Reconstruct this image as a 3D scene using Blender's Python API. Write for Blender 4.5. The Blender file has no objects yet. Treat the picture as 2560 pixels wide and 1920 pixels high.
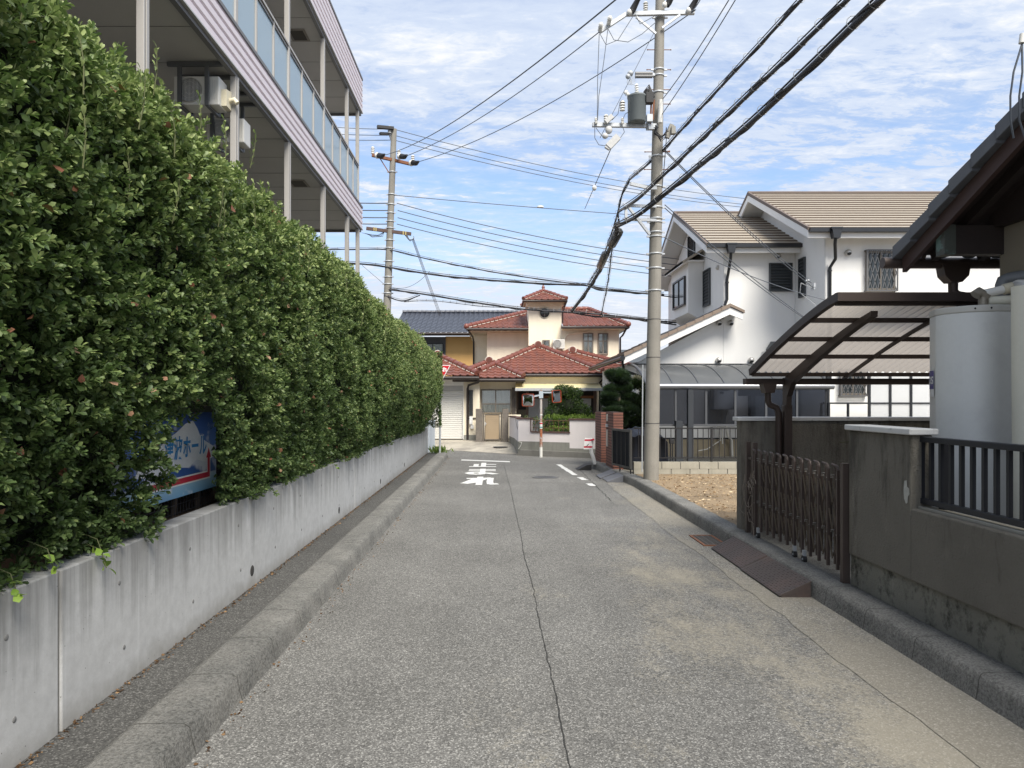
import bpy, math, random
import numpy as np
from mathutils import Vector, noise
R = math.radians
random.seed(7); rng = np.random.default_rng(11)
F, CX, CY, H = 1775.0, 1240.6, 1002.0, 1.7
def W(px, py, Y):                      # photograph pixel (2560 wide) + distance -> point
    return Vector(((px-CX)*Y/F, Y, H+(CY-py)*Y/F))
def wx(px, Y): return (px-CX)*Y/F
def wz(py, Y): return H+(CY-py)*Y/F
scene = bpy.context.scene
col = scene.collection
# ---------------------------------------------------------------- camera
cam = bpy.data.cameras.new('camera'); co = bpy.data.objects.new('camera', cam); col.objects.link(co)
co.location = (0, 0, H); co.rotation_euler = (R(90), 0, 0)
cam.sensor_width = 36; cam.lens = 36*F/2560
cam.shift_x = (1280-CX)/2560; cam.shift_y = (CY-960)/2560
cam.clip_end = 3000; cam.clip_start = .05
scene.camera = co
# ---------------------------------------------------------------- materials
MC = {}
def nodes(name):
    m = bpy.data.materials.new(name); m.use_nodes = True
    nt = m.node_tree; b = nt.nodes['Principled BSDF']
    return m, nt, b, nt.nodes, nt.links
def pos(nt, sx=1, sy=1, sz=1):
    g = nt.nodes.new('ShaderNodeNewGeometry'); mp = nt.nodes.new('ShaderNodeMapping')
    nt.links.new(g.outputs['Position'], mp.inputs[0]); mp.inputs['Scale'].default_value = (sx, sy, sz)
    return mp.outputs[0]
def nz(nt, vec, scale, detail=4, rough=.6):
    n = nt.nodes.new('ShaderNodeTexNoise'); n.inputs['Scale'].default_value = scale
    n.inputs['Detail'].default_value = detail; n.inputs['Roughness'].default_value = rough
    nt.links.new(vec, n.inputs['Vector']); return n.outputs[0]
def ramp(nt, fac, stops):
    r = nt.nodes.new('ShaderNodeValToRGB'); nt.links.new(fac, r.inputs[0])
    el = r.color_ramp.elements
    while len(el) < len(stops): el.new(.5)
    for e, (p, c) in zip(el, stops):
        e.position = p; e.color = (c, c, c, 1) if isinstance(c, (int, float)) else (*c, 1)
    return r.outputs[0]
def mixc(nt, fac, a, b, mode='MIX'):
    m = nt.nodes.new('ShaderNodeMix'); m.data_type = 'RGBA'; m.blend_type = mode
    for s, v in ((0, fac), (6, a), (7, b)):
        if isinstance(v, (int, float)): m.inputs[s].default_value = v if s == 0 else (v, v, v, 1)
        elif isinstance(v, (tuple, list)): m.inputs[s].default_value = (*v, 1)
        else: nt.links.new(v, m.inputs[s])
    return m.outputs[2]
def mth(nt, op, a, b=0.0):
    m = nt.nodes.new('ShaderNodeMath'); m.operation = op
    for i, v in enumerate((a, b)):
        if isinstance(v, (int, float)): m.inputs[i].default_value = v
        else: nt.links.new(v, m.inputs[i])
    return m.outputs[0]
def bump(nt, b, h, strength=.3, dist=.01):
    n = nt.nodes.new('ShaderNodeBump'); n.inputs['Strength'].default_value = strength
    n.inputs['Distance'].default_value = dist
    nt.links.new(h, n.inputs['Height']); nt.links.new(n.outputs[0], b.inputs['Normal'])
def mat(name, c, rough=.6, metal=0, var=.15, scale=2.5, c2=None, thr=(.4, .65), bmp=0, bs=80, bd=.004, streak=None, spec=.5, coat=0):
    if name in MC: return MC[name]
    m, nt, b, N, L = nodes(name)
    p = pos(nt, 1, 1, 1)
    n1 = nz(nt, p, scale, 5); lo = tuple(x*(1-var) for x in c); hi = tuple(min(1, x*(1+var)) for x in c)
    out = ramp(nt, n1, [(.3, lo), (.7, hi)])
    n2 = nz(nt, p, scale*18, 3)
    out = mixc(nt, .5, out, ramp(nt, n2, [(.3, tuple(x*(1-var*.8) for x in c)), (.7, tuple(min(1, x*(1+var*.8)) for x in c))]))
    if c2:
        f = nz(nt, p, scale*.8, 6, .7)
        out = mixc(nt, ramp(nt, f, [(thr[0], 0), (thr[1], 1)]), out, c2)
    if streak:     # (colour, strength, scale)
        f = nz(nt, pos(nt, streak[2], streak[2], streak[2]*.06), 1, 5, .65)
        out = mixc(nt, mth(nt, 'MULTIPLY', ramp(nt, f, [(.48, 0), (.72, 1)]), streak[1]), out, streak[0])
    L.new(out, b.inputs['Base Color'])
    b.inputs['Roughness'].default_value = rough; b.inputs['Metallic'].default_value = metal
    b.inputs['Specular IOR Level'].default_value = spec; b.inputs['Coat Weight'].default_value = coat
    if bmp: bump(nt, b, nz(nt, p, bs, 4), bmp, bd)
    MC[name] = m; return m
def m_asphalt(name, base, tan, speck=1.0, tint=(1.0, 1.0, .985), lo=.55):
    m, nt, b, N, L = nodes(name)
    p = pos(nt)
    v = N.new('ShaderNodeTexVoronoi'); v.inputs['Scale'].default_value = 135; L.new(p, v.inputs['Vector'])
    v2 = N.new('ShaderNodeTexVoronoi'); v2.inputs['Scale'].default_value = 60; L.new(p, v2.inputs['Vector'])
    s = N.new('ShaderNodeSeparateColor'); L.new(v.outputs['Color'], s.inputs[0])
    s2 = N.new('ShaderNodeSeparateColor'); L.new(v2.outputs['Color'], s2.inputs[0])
    k = tuple(base*x for x in tint)
    out = ramp(nt, s.outputs[0], [(0, tuple(x*.34 for x in k)), (.42, tuple(x*.85 for x in k)), (.8, tuple(x*1.3 for x in k)), (1, tuple(min(1, x*3.0*speck) for x in k))])
    out2 = ramp(nt, s2.outputs[0], [(0, tuple(x*.7 for x in k)), (.6, k), (1, tuple(x*1.5 for x in k))])
    out = mixc(nt, .33, out, out2)
    big = nz(nt, p, .55, 5, .6); out = mixc(nt, .75, out, ramp(nt, big, [(.3, .72), (.7, 1.18)]), 'MULTIPLY')
    st = nz(nt, pos(nt, 3.2, .25, 1), 1, 4, .6); out = mixc(nt, .4, out, ramp(nt, st, [(.3, .8), (.7, 1.12)]), 'MULTIPLY')
    if tan:
        f = nz(nt, pos(nt, .9, .45, 1), 1.0, 7, .68)
        g = N.new('ShaderNodeNewGeometry'); sx = N.new('ShaderNodeSeparateXYZ'); L.new(g.outputs['Position'], sx.inputs[0])
        e = mth(nt, 'MULTIPLY', mth(nt, 'ADD', sx.outputs[0], -.2), .075)
        f = mth(nt, 'ADD', f, e); f = mth(nt, 'ADD', f, mth(nt, 'MULTIPLY', mth(nt, 'SUBTRACT', 5.5, sx.outputs[1]), .016)); f = mth(nt, 'ADD', f, mth(nt, 'MULTIPLY', s2.outputs[0], .10))
        out = mixc(nt, mth(nt, 'MULTIPLY', ramp(nt, f, [(lo, 0), (lo+.17, 1)]), .62), out, tan)
    L.new(out, b.inputs['Base Color']); b.inputs['Roughness'].default_value = .85
    b.inputs['Specular IOR Level'].default_value = .3
    bump(nt, b, v.outputs['Distance'], .5, .004)
    return m
def m_concrete_wall():
    m, nt, b, N, L = nodes('cast_concrete')
    p = pos(nt)
    out = ramp(nt, nz(nt, p, 1.3, 6, .6), [(.3, (.47, .475, .465)), (.7, (.64, .645, .635))])
    out = mixc(nt, .45, out, ramp(nt, nz(nt, p, 14, 4), [(.3, .36), (.7, .56)]))
    g = N.new('ShaderNodeNewGeometry'); sx = N.new('ShaderNodeSeparateXYZ'); L.new(g.outputs['Position'], sx.inputs[0])
    # rain streaks running down from the top edge
    f = nz(nt, pos(nt, 1, 9, .35), 1, 6, .7)
    top = mth(nt, 'MULTIPLY', mth(nt, 'ADD', sx.outputs[2], -.35), .75)
    msk = ramp(nt, mth(nt, 'ADD', f, top), [(.62, 0), (.92, 1)])
    out = mixc(nt, mth(nt, 'MULTIPLY', msk, .68), out, (.17, .168, .16))
    w = nz(nt, pos(nt, 1, 16, .5), 1, 4, .6)
    out = mixc(nt, mth(nt, 'MULTIPLY', ramp(nt, w, [(.6, 0), (.75, 1)]), .3), out, (.72, .73, .73))
    lo = ramp(nt, mth(nt, 'ADD', sx.outputs[2], mth(nt, 'MULTIPLY', nz(nt, p, 6, 4), .22)), [(.2, 1), (.36, 0)])
    out = mixc(nt, mth(nt, 'MULTIPLY', lo, .55), out, (.2, .185, .15))
    # bug holes
    v = N.new('ShaderNodeTexVoronoi'); v.inputs['Scale'].default_value = 17; L.new(p, v.inputs['Vector'])
    out = mixc(nt, ramp(nt, v.outputs['Distance'], [(.035, 1), (.06, 0)]), out, (.12, .12, .12))
    L.new(out, b.inputs['Base Color']); b.inputs['Roughness'].default_value = .8
    bump(nt, b, nz(nt, p, 60, 5), .25, .004)
    return m
def m_kerb(name, base=.3):
    m, nt, b, N, L = nodes(name)
    p = pos(nt)
    out = ramp(nt, nz(nt, pos(nt, 1, 1, 1), 62, 6, .8), [(.40, tuple(base*x for x in (.22, .22, .205))), (.52, tuple(base*x for x in (.85, .84, .79))), (.66, tuple(base*x for x in (1.3, 1.28, 1.2)))])
    out = mixc(nt, .4, out, ramp(nt, nz(nt, p, 3.1, 6, .7), [(.36, tuple(base*x for x in (.32, .32, .29))), (.7, tuple(base*x for x in (1.25, 1.2, 1.08)))]))
    g = N.new('ShaderNodeNewGeometry'); sx = N.new('ShaderNodeSeparateXYZ'); L.new(g.outputs['Position'], sx.inputs[0])
    y = mth(nt, 'ABSOLUTE', mth(nt, 'SUBTRACT', mth(nt, 'FRACT', mth(nt, 'MULTIPLY', sx.outputs[1], 1/.62)), .5))
    out = mixc(nt, ramp(nt, y, [(0, 1), (.011, 0)]), out, (.05, .048, .04))
    L.new(out, b.inputs['Base Color']); b.inputs['Roughness'].default_value = .9
    bump(nt, b, nz(nt, p, 46, 6, .75), 1.0, .022)
    return m
def m_stucco(name, c, dark, moss, off=0.0, slope=.16, zs=.8):
    m, nt, b, N, L = nodes(name)
    p = pos(nt)
    out = ramp(nt, nz(nt, p, 1.5, 6, .65), [(.3, tuple(x*.86 for x in c)), (.7, tuple(x*1.12 for x in c))])
    g = N.new('ShaderNodeNewGeometry'); sx = N.new('ShaderNodeSeparateXYZ'); L.new(g.outputs['Position'], sx.inputs[0])
    f = mth(nt, 'ADD', nz(nt, pos(nt, 4, 4, zs), 1.5, 7, .75), mth(nt, 'ADD', mth(nt, 'MULTIPLY', mth(nt, 'ADD', sx.outputs[2], -1.0), slope), off))
    out = mixc(nt, mth(nt, 'MULTIPLY', ramp(nt, f, [(.52, 0), (.70, 1)]), dark), out, (.03, .029, .024))
    f2 = nz(nt, pos(nt, 2, 2, .6), 3, 6, .7)
    out = mixc(nt, mth(nt, 'MULTIPLY', ramp(nt, f2, [(.6, 0), (.75, 1)]), moss), out, tuple(x*1.9 for x in c))
    L.new(out, b.inputs['Base Color']); b.inputs['Roughness'].default_value = .92; b.inputs['Specular IOR Level'].default_value = .2
    bump(nt, b, nz(nt, p, 55, 5, .7), 1.0, .02)
    return m
def m_leaf(name, stops, rough=.42, attr='rnd', tr=.22, spec=.35):
    m, nt, b, N, L = nodes(name)
    a = N.new('ShaderNodeAttribute'); a.attribute_name = attr
    c = ramp(nt, a.outputs['Fac'], stops)
    L.new(c, b.inputs['Base Color']); b.inputs['Roughness'].default_value = rough; b.inputs['Specular IOR Level'].default_value = spec
    t = N.new('ShaderNodeBsdfTranslucent'); L.new(mixc(nt, .5, c, (.16, .30, .05)), t.inputs[0])
    mx = N.new('ShaderNodeMixShader'); mx.inputs[0].default_value = tr
    L.new(b.outputs[0], mx.inputs[1]); L.new(t.outputs[0], mx.inputs[2]); L.new(mx.outputs[0], N['Material Output'].inputs[0])
    return m
def m_glass(name, c, fac=.25, rough=.03, gl=None):
    """thin pane: part tinted see-through, part mirror of what faces it"""
    m, nt, b, N, L = nodes(name)
    t = N.new('ShaderNodeBsdfTransparent'); t.inputs[0].default_value = (*c, 1)
    g = N.new('ShaderNodeBsdfGlossy'); g.inputs['Roughness'].default_value = rough; g.inputs[0].default_value = (*(gl or (.9, .9, .9)), 1)
    f = N.new('ShaderNodeFresnel'); f.inputs[0].default_value = 1.5
    mx = N.new('ShaderNodeMixShader'); L.new(mth(nt, 'MAXIMUM', f.outputs[0], fac), mx.inputs[0])
    L.new(t.outputs[0], mx.inputs[1]); L.new(g.outputs[0], mx.inputs[2]); L.new(mx.outputs[0], N['Material Output'].inputs[0])
    return m
def m_sheet(name, c, tr, rough=.3, see=0.):
    """translucent plastic sheet"""
    m, nt, b, N, L = nodes(name)
    b.inputs['Base Color'].default_value = (*c, 1); b.inputs['Roughness'].default_value = rough
    t = N.new('ShaderNodeBsdfTranslucent'); t.inputs[0].default_value = (*c, 1)
    mx = N.new('ShaderNodeMixShader'); mx.inputs[0].default_value = tr
    L.new(b.outputs[0], mx.inputs[1]); L.new(t.outputs[0], mx.inputs[2])
    s = N.new('ShaderNodeBsdfTransparent'); s.inputs[0].default_value = (*[min(1, x*1.3) for x in c], 1)
    m2 = N.new('ShaderNodeMixShader'); m2.inputs[0].default_value = see
    L.new(mx.outputs[0], m2.inputs[1]); L.new(s.outputs[0], m2.inputs[2]); L.new(m2.outputs[0], N['Material Output'].inputs[0])
    return m
# ---------------------------------------------------------------- mesh helper
class MB:
    def __init__(s): s.v = []; s.f = []; s.mi = []; s.sm = []; s.T = None
    def add(s, pts, faces, mi=0, smooth=False):
        o = len(s.v)
        for p in pts:
            p = Vector(p); s.v.append(s.T(p) if s.T else p)
        for f in faces: s.f.append(tuple(o+i for i in f)); s.mi.append(mi); s.sm.append(smooth)
        return s
    def quad(s, *p, mi=0): return s.add(p, [tuple(range(len(p)))], mi)
    def hexa(s, p, mi=0):
        return s.add(p, [(0, 3, 2, 1), (4, 5, 6, 7), (0, 1, 5, 4), (1, 2, 6, 5), (2, 3, 7, 6), (3, 0, 4, 7)], mi)
    def box(s, x0, x1, y0, y1, z0, z1, mi=0):
        return s.hexa([(x0, y0, z0), (x1, y0, z0), (x1, y1, z0), (x0, y1, z0), (x0, y0, z1), (x1, y0, z1), (x1, y1, z1), (x0, y1, z1)], mi)
    def prism(s, poly, vec, mi=0):
        n = len(poly); vec = Vector(vec); a = [Vector(p) for p in poly]
        return s.add(a+[p+vec for p in a], [tuple(range(n))[::-1], tuple(range(n, 2*n))]+[(i, (i+1) % n, n+(i+1) % n, n+i) for i in range(n)], mi)
    def beam(s, a, b, w, h, up=(0, 0, 1), mi=0):
        a = Vector(a); b = Vector(b); d = (b-a).normalized(); u = Vector(up)
        if abs(d.dot(u)) > .98: u = Vector((0, 1, 0))
        r = d.cross(u).normalized(); u = r.cross(d).normalized(); r = r*w/2; u = u*h/2
        return s.hexa([a-r-u, a+r-u, a+r+u, a-r+u, b-r-u, b+r-u, b+r+u, b-r+u], mi)
    def tube(s, pts, r, n=8, mi=0, caps=True):
        pts = [Vector(p) for p in pts]; k = len(pts); rr = r if isinstance(r, (list, tuple)) else [r]*k
        out = []; pr = None
        for i, p in enumerate(pts):
            d = (pts[min(i+1, k-1)]-pts[max(i-1, 0)])
            d = d.normalized() if d.length > 1e-9 else Vector((0, 0, 1))
            if pr is None:
                u = Vector((0, 0, 1)) if abs(d.z) < .9 else Vector((1, 0, 0)); pr = d.cross(u).normalized()
            pr = (pr-d*pr.dot(d)); pr = pr.normalized() if pr.length > 1e-6 else d.orthogonal().normalized()
            q = d.cross(pr)
            out += [p+(pr*math.cos(2*math.pi*j/n)+q*math.sin(2*math.pi*j/n))*rr[i] for j in range(n)]
        fs = [(i*n+j, i*n+(j+1) % n, (i+1)*n+(j+1) % n, (i+1)*n+j) for i in range(k-1) for j in range(n)]
        s.add(out, fs, mi, True)
        if caps: s.add(out[:n], [tuple(range(n))[::-1]], mi); s.add(out[-n:], [tuple(range(n))], mi)
        return s
    def cyl(s, a, b, r0, r1=None, n=16, mi=0): return s.tube([a, b], [r0, r0 if r1 is None else r1], n, mi)
    def lathe(s, c, prof, n=20, mi=0, axis='z'):
        c = Vector(c); k = len(prof); out = []
        for r, h in prof:
            for j in range(n):
                t = 2*math.pi*j/n; a, b_ = r*math.cos(t), r*math.sin(t)
                out.append(c+(Vector((a, b_, h)) if axis == 'z' else Vector((a, h, b_)) if axis == 'y' else Vector((h, a, b_))))
        return s.add(out, [(i*n+j, i*n+(j+1) % n, (i+1)*n+(j+1) % n, (i+1)*n+j) for i in range(k-1) for j in range(n)]+([] if abs(prof[0][1]-prof[-1][1]) < 1e-6 else [tuple(range(n))[::-1], tuple(range((k-1)*n, k*n))]), mi, True)
    def ell(s, c, rx, ry, rz, n=12, m=8, mi=0):
        c = Vector(c); out = []; fs = []
        for i in range(m+1):
            a = math.pi*i/m
            for j in range(n):
                t = 2*math.pi*j/n; out.append(c+Vector((rx*math.sin(a)*math.cos(t), ry*math.sin(a)*math.sin(t), rz*math.cos(a))))
        for i in range(m):
            for j in range(n): fs.append((i*n+j, (i+1)*n+j, (i+1)*n+(j+1) % n, i*n+(j+1) % n))
        return s.add(out, fs, mi, True)
    def build(s, name, mats, parent=None, bevel=0, label=None, org=None):
        me = bpy.data.meshes.new(name)
        if parent is not None: org = ORG[parent.name]
        elif org is None:
            xs = [p.x for p in s.v]; ys = [p.y for p in s.v]; zs = [p.z for p in s.v]
            org = Vector(((min(xs)+max(xs))/2, (min(ys)+max(ys))/2, min(zs)))
        org = Vector(org)
        me.from_pydata([p-org for p in s.v], [], s.f)
        for m_ in (mats if isinstance(mats, (list, tuple)) else [mats]): me.materials.append(m_)
        me.polygons.foreach_set('material_index', s.mi); me.polygons.foreach_set('use_smooth', s.sm)
        me.update()
        o = bpy.data.objects.new(name, me); col.objects.link(o)
        if parent is not None: o.parent = parent
        else: o.location = org
        ORG[o.name] = org
        if bevel:
            b = o.modifiers.new('bevel', 'BEVEL'); b.width = bevel; b.segments = 2; b.limit_method = 'ANGLE'; b.angle_limit = R(40)
        if label: o['label'] = label
        return o
ORG = {}
def thing(name, label, cat, loc=(0, 0, 0), group=None):
    o = bpy.data.objects.new(name, None); col.objects.link(o); o.location = loc; o.empty_display_size = .3
    ORG[o.name] = Vector(loc); o['label'] = label; o['category'] = cat
    if group: o['group'] = group
    return o
def tag(o, label, cat, group=None):
    o['label'] = label; o['category'] = cat
    if group: o['group'] = group
    return o
def struct(o): o['kind'] = 'structure'; return o
def frame(org, u, out):                # local (u, outward, z) -> world
    org = Vector(org); u = Vector(u).normalized(); out = Vector(out).normalized()
    return lambda p: org+u*p.x+out*p.y+Vector((0, 0, p.z))
def facing_y(Y): return lambda p: Vector((p.x, Y-p.y, p.z))      # walls that face the camera
def facing_x(X): return lambda p: Vector((X-p.y, p.x, p.z))      # walls that face left
def cat(a, b, sag, n=14):
    a = Vector(a); b = Vector(b)
    return [a.lerp(b, i/n)-Vector((0, 0, sag*4*(i/n)*(1-i/n))) for i in range(n+1)]
def text_faces(s, size, offset=0.0):
    c = bpy.data.curves.new('lettering', 'FONT'); c.body = s; c.size = size; c.offset = offset; c.align_x = 'CENTER'; c.align_y = 'CENTER'
    c.resolution_u = 4; c.extrude = 0
    o = bpy.data.objects.new('lettering', c); col.objects.link(o)
    dg = bpy.context.evaluated_depsgraph_get(); dg.update()
    me = o.evaluated_get(dg).to_mesh()
    vs = [v.co.copy() for v in me.vertices]; fs = [tuple(p.vertices) for p in me.polygons]
    o.evaluated_get(dg).to_mesh_clear(); bpy.data.objects.remove(o); bpy.data.curves.remove(c)
    return vs, fs
def mesh_np(name, V, faces_t, nper, mats, parent=None, attr=None, org=(0, 0, 0), smooth=False):
    """V: (n, nper, 3) copies of a template whose faces are faces_t"""
    n = V.shape[0]; org = np.array(ORG[parent.name] if parent is not None else org)
    me = bpy.data.meshes.new(name)
    v = (V.reshape(-1, 3)-org).astype(np.float32)
    lt = np.concatenate([np.array(f) for f in faces_t]); sizes = np.array([len(f) for f in faces_t])
    L = (lt[None, :]+(np.arange(n)*nper)[:, None]).ravel().astype(np.int32)
    tot = np.tile(sizes, n).astype(np.int32); st = np.concatenate([[0], np.cumsum(tot)[:-1]]).astype(np.int32)
    me.vertices.add(len(v)); me.vertices.foreach_set('co', v.ravel())
    me.loops.add(len(L)); me.loops.foreach_set('vertex_index', L)
    me.polygons.add(len(tot)); me.polygons.foreach_set('loop_start', st); me.polygons.foreach_set('loop_total', tot)
    if smooth: me.polygons.foreach_set('use_smooth', np.ones(len(tot), dtype=bool))
    if attr is not None:
        a = me.attributes.new('rnd', 'FLOAT', 'FACE'); a.data.foreach_set('value', np.repeat(attr, len(faces_t)).astype(np.float32))
    for m_ in (mats if isinstance(mats, (list, tuple)) else [mats]): me.materials.append(m_)
    me.update(calc_edges=True); me.validate()
    o = bpy.data.objects.new(name, me); col.objects.link(o)
    if parent is not None: o.parent = parent
    else: o.location = tuple(org)
    ORG[o.name] = Vector(org); return o
def nrm(a): return a/np.maximum(np.linalg.norm(a, axis=-1, keepdims=True), 1e-9)
LEAF8 = (np.array([(0, 0, 0), (0, .38, .03), (0, .75, .02), (0, 1, -.06), (-.19, .42, .09), (.19, .42, .09), (-.25, .76, .07), (.25, .76, .07)]),
         [(0, 1, 4), (0, 5, 1), (4, 1, 2, 6), (1, 5, 7, 2), (6, 2, 3), (2, 7, 3)])
LEAF4 = (np.array([(0, 0, 0), (-.27, .6, .05), (0, 1, -.03), (.27, .6, .05)]), [(0, 3, 2, 1)])
LEAF5 = (np.array([(0, 0, 0), (-.26, .62, .09), (0, .6, 0), (.26, .62, .09), (0, 1, -.03)]), [(0, 2, 4, 1), (0, 3, 4, 2)])
NEEDLE = (np.array([(-.03, 0, 0), (.03, 0, 0), (0, 1, 0)]), [(0, 1, 2)])
def leaves(P, D, S, tpl, wide=1.0):
    """P base points, D directions, S sizes"""
    n = len(P); D = nrm(D); up = nrm(rng.normal(size=(n, 3))+np.array([0, 0, 1.4]))
    X = nrm(np.cross(D, up)); Z = np.cross(X, D)
    t = tpl[0]*np.array([wide, 1, 1])
    return P[:, None, :]+S[:, None, None]*(t[None, :, 0:1]*X[:, None, :]+t[None, :, 1:2]*D[:, None, :]+t[None, :, 2:3]*Z[:, None, :])
def sprigs(P, Nn, count, size, spread=.9, up=.35):
    """whorls of leaves around twig tips -> leaf base points, directions, tip index"""
    n = len(P); A = nrm(Nn+rng.normal(scale=.38, size=(n, 3))+np.array([0, 0, up]))
    o1 = nrm(np.cross(A, np.array([.3, .2, 1.]))); o2 = np.cross(A, o1)
    idx = np.repeat(np.arange(n), count); k = np.tile(np.arange(count), n)
    th = k*2.4+rng.uniform(0, 6.28, n)[idx]+rng.normal(scale=.25, size=n*count)
    back = (k/count)[:, None]
    tilt = spread*(.45+.85*back[:, 0])+rng.normal(scale=.12, size=n*count)
    D = A[idx]*np.cos(tilt)[:, None]+(o1[idx]*np.cos(th)[:, None]+o2[idx]*np.sin(th)[:, None])*np.sin(tilt)[:, None]
    B = P[idx]-A[idx]*back*size*1.5
    return B, D, idx, k
def snoise(P, s, seed=0.):
    return np.array([noise.noise(Vector((p[0]*s+seed, p[1]*s-seed, p[2]*s+2*seed))) for p in P])
# ---------------------------------------------------------------- sky and light
SUN_AZ, SUN_EL = R(159), R(50)
w = bpy.data.worlds.new('World'); scene.world = w; w.use_nodes = True
nt = w.node_tree; N = nt.nodes; L = nt.links
sky = N.new('ShaderNodeTexSky'); sky.sky_type = 'NISHITA'; sky.sun_disc = False
sky.sun_elevation = SUN_EL; sky.sun_rotation = SUN_AZ; sky.air_density = 1.0; sky.dust_density = .6; sky.ozone_density = 3.5
tc = N.new('ShaderNodeTexCoord'); sp = N.new('ShaderNodeSeparateXYZ'); L.new(tc.outputs['Generated'], sp.inputs[0])
zz = mth(nt, 'ADD', mth(nt, 'MAXIMUM', sp.outputs[2], 0.0), .10)
cb = N.new('ShaderNodeCombineXYZ'); L.new(mth(nt, 'DIVIDE', sp.outputs[0], zz), cb.inputs[0]); L.new(mth(nt, 'DIVIDE', sp.outputs[1], zz), cb.inputs[1])
def cmap(rot, sx, sy, loc=(0, 0, 0)):
    m = N.new('ShaderNodeMapping'); L.new(cb.outputs[0], m.inputs[0]); m.inputs['Rotation'].default_value = (0, 0, rot)
    m.inputs['Scale'].default_value = (sx, sy, 1); m.inputs['Location'].default_value = loc; return m.outputs[0]
big = nz(nt, cmap(R(20), .42, .6, (3.1, 1.7, 0)), 1, 3, .5)
mid = nz(nt, cmap(R(-25), 1.6, 3.0, (1.3, 5.2, 0)), 1.5, 9, .62); mid.node.inputs['Distortion'].default_value = .55
fin = nz(nt, cmap(R(-20), 5.5, 11, (0, 0, 2)), 1.9, 7, .68); fin.node.inputs['Distortion'].default_value = .4
f = mth(nt, 'ADD', mth(nt, 'MULTIPLY', big, .8), mth(nt, 'ADD', mth(nt, 'MULTIPLY', mid, .72), mth(nt, 'MULTIPLY', fin, .50)))
cover = ramp(nt, f, [(.84, .14), (.95, .38), (1.07, .68), (1.24, .9)])
hz = ramp(nt, sp.outputs[2], [(.0, .95), (.12, .66), (.28, .1)])
hb = ramp(nt, sp.outputs[2], [(.3, 0.0), (.52, .85)])
cover = mth(nt, 'MINIMUM', mth(nt, 'ADD', cover, mth(nt, 'ADD', hz, mth(nt, 'MULTIPLY', hb, .8))), 1.0)
hi = ramp(nt, mth(nt, 'ADD', mth(nt, 'MULTIPLY', mid, .6), mth(nt, 'MULTIPLY', fin, .45)), [(.42, (.58, .68, .88)), (.56, (.68, .77, .93)), (.70, (.98, .99, 1.0))])
hi = mixc(nt, ramp(nt, sp.outputs[2], [(.0, .8), (.22, 0)]), hi, (.95, .96, .97))
cl = mixc(nt, 1.0, hi, (1, 1, 1), 'MULTIPLY')
bgs = N['Background']; L.new(sky.outputs[0], bgs.inputs[0]); bgs.inputs[1].default_value = .105
blue = N.new('ShaderNodeBackground'); blue.inputs[0].default_value = (1, 1, 1, 1)
bc = N.new('ShaderNodeBackground'); L.new(cl, bc.inputs[0]); bc.inputs[1].default_value = .47
mx = N.new('ShaderNodeMixShader'); L.new(cover, mx.inputs[0]); L.new(bgs.outputs[0], mx.inputs[1]); L.new(bc.outputs[0], mx.inputs[2])
L.new(mx.outputs[0], N['World Output'].inputs[0])
sl = bpy.data.lights.new('sun', 'SUN'); sl.energy = 2.75; sl.angle = R(28); sl.color = (1, .94, .84)
so = bpy.data.objects.new('sun', sl); col.objects.link(so)
sd = Vector((math.sin(SUN_AZ)*math.cos(SUN_EL), math.cos(SUN_AZ)*math.cos(SUN_EL), math.sin(SUN_EL)))
so.rotation_euler = sd.to_track_quat('Z', 'Y').to_euler()
scene.view_settings.view_transform = 'Standard'; scene.view_settings.look = 'None'
scene.view_settings.exposure = 1.15; scene.view_settings.gamma = 1.0
# ---------------------------------------------------------------- shared materials
M_asph = m_asphalt('asphalt', .152, (.33, .30, .235), tint=(1.02, 1.0, .94), lo=.63)
M_apron = m_asphalt('dark_asphalt', .082, None, tint=(1.02, 1.0, .94))
M_conc = m_concrete_wall(); M_kerbL = m_kerb('mossy_kerb', .265); M_kerbR = m_kerb('kerb', .27)
M_gutter = m_asphalt('gutter_concrete', .17, (.27, .245, .195), 1.3, (1.05, 1.02, .94), .53)
M_white = mat('road_paint', (.66, .66, .64), .7, var=.06, c2=(.34, .34, .33), thr=(.58, .74), scale=9)
M_crack = mat('crack', (.03, .03, .028), .95, var=.3)
M_dark = mat('dark_metal', (.028, .028, .03), .45, metal=.3, var=.12)
M_brown = mat('brown_aluminium', (.078, .058, .05), .5, metal=.2, var=.2, scale=5)
M_galv = mat('galvanised', (.46, .48, .50), .5, metal=.3, var=.18, scale=12)
M_rust = mat('rust', (.20, .085, .045), .85, var=.4, scale=14)
M_black = mat('black_rubber', (.018, .018, .02), .6, var=.2)
M_wire = mat('wire_black', (.03, .03, .035), .6, var=.1)
M_wireg = mat('wire_grey', (.10, .115, .14), .6, var=.1)
M_porc = mat('porcelain', (.72, .71, .67), .25, var=.05)
M_pole = mat('pole_concrete', (.245, .232, .205), .85, var=.2, scale=3, streak=((.14, .13, .11), .55, 9), bmp=.2, bs=40)
M_cream = mat('cream_wall', (.86, .785, .63), .85, var=.05, scale=1, bmp=.2, bs=60, streak=((.55, .47, .34), .3, 1.2))
M_wht = mat('white_wall', (.78, .78, .77), .85, var=.03, scale=1.5, bmp=.25, bs=40, streak=((.60, .59, .56), .3, 1.3))
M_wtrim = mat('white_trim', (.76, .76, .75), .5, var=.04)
M_soff = mat('soffit', (.44, .43, .41), .7, var=.05)
M_curt = mat('curtain', (.86, .86, .83), .9, var=.08, scale=6)
M_gl = m_glass('window_glass', (.86, .88, .87), .10)
M_dgl = mat('dark_glass', (.035, .045, .05), .08, var=.3, scale=1.5, spec=.8)
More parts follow.
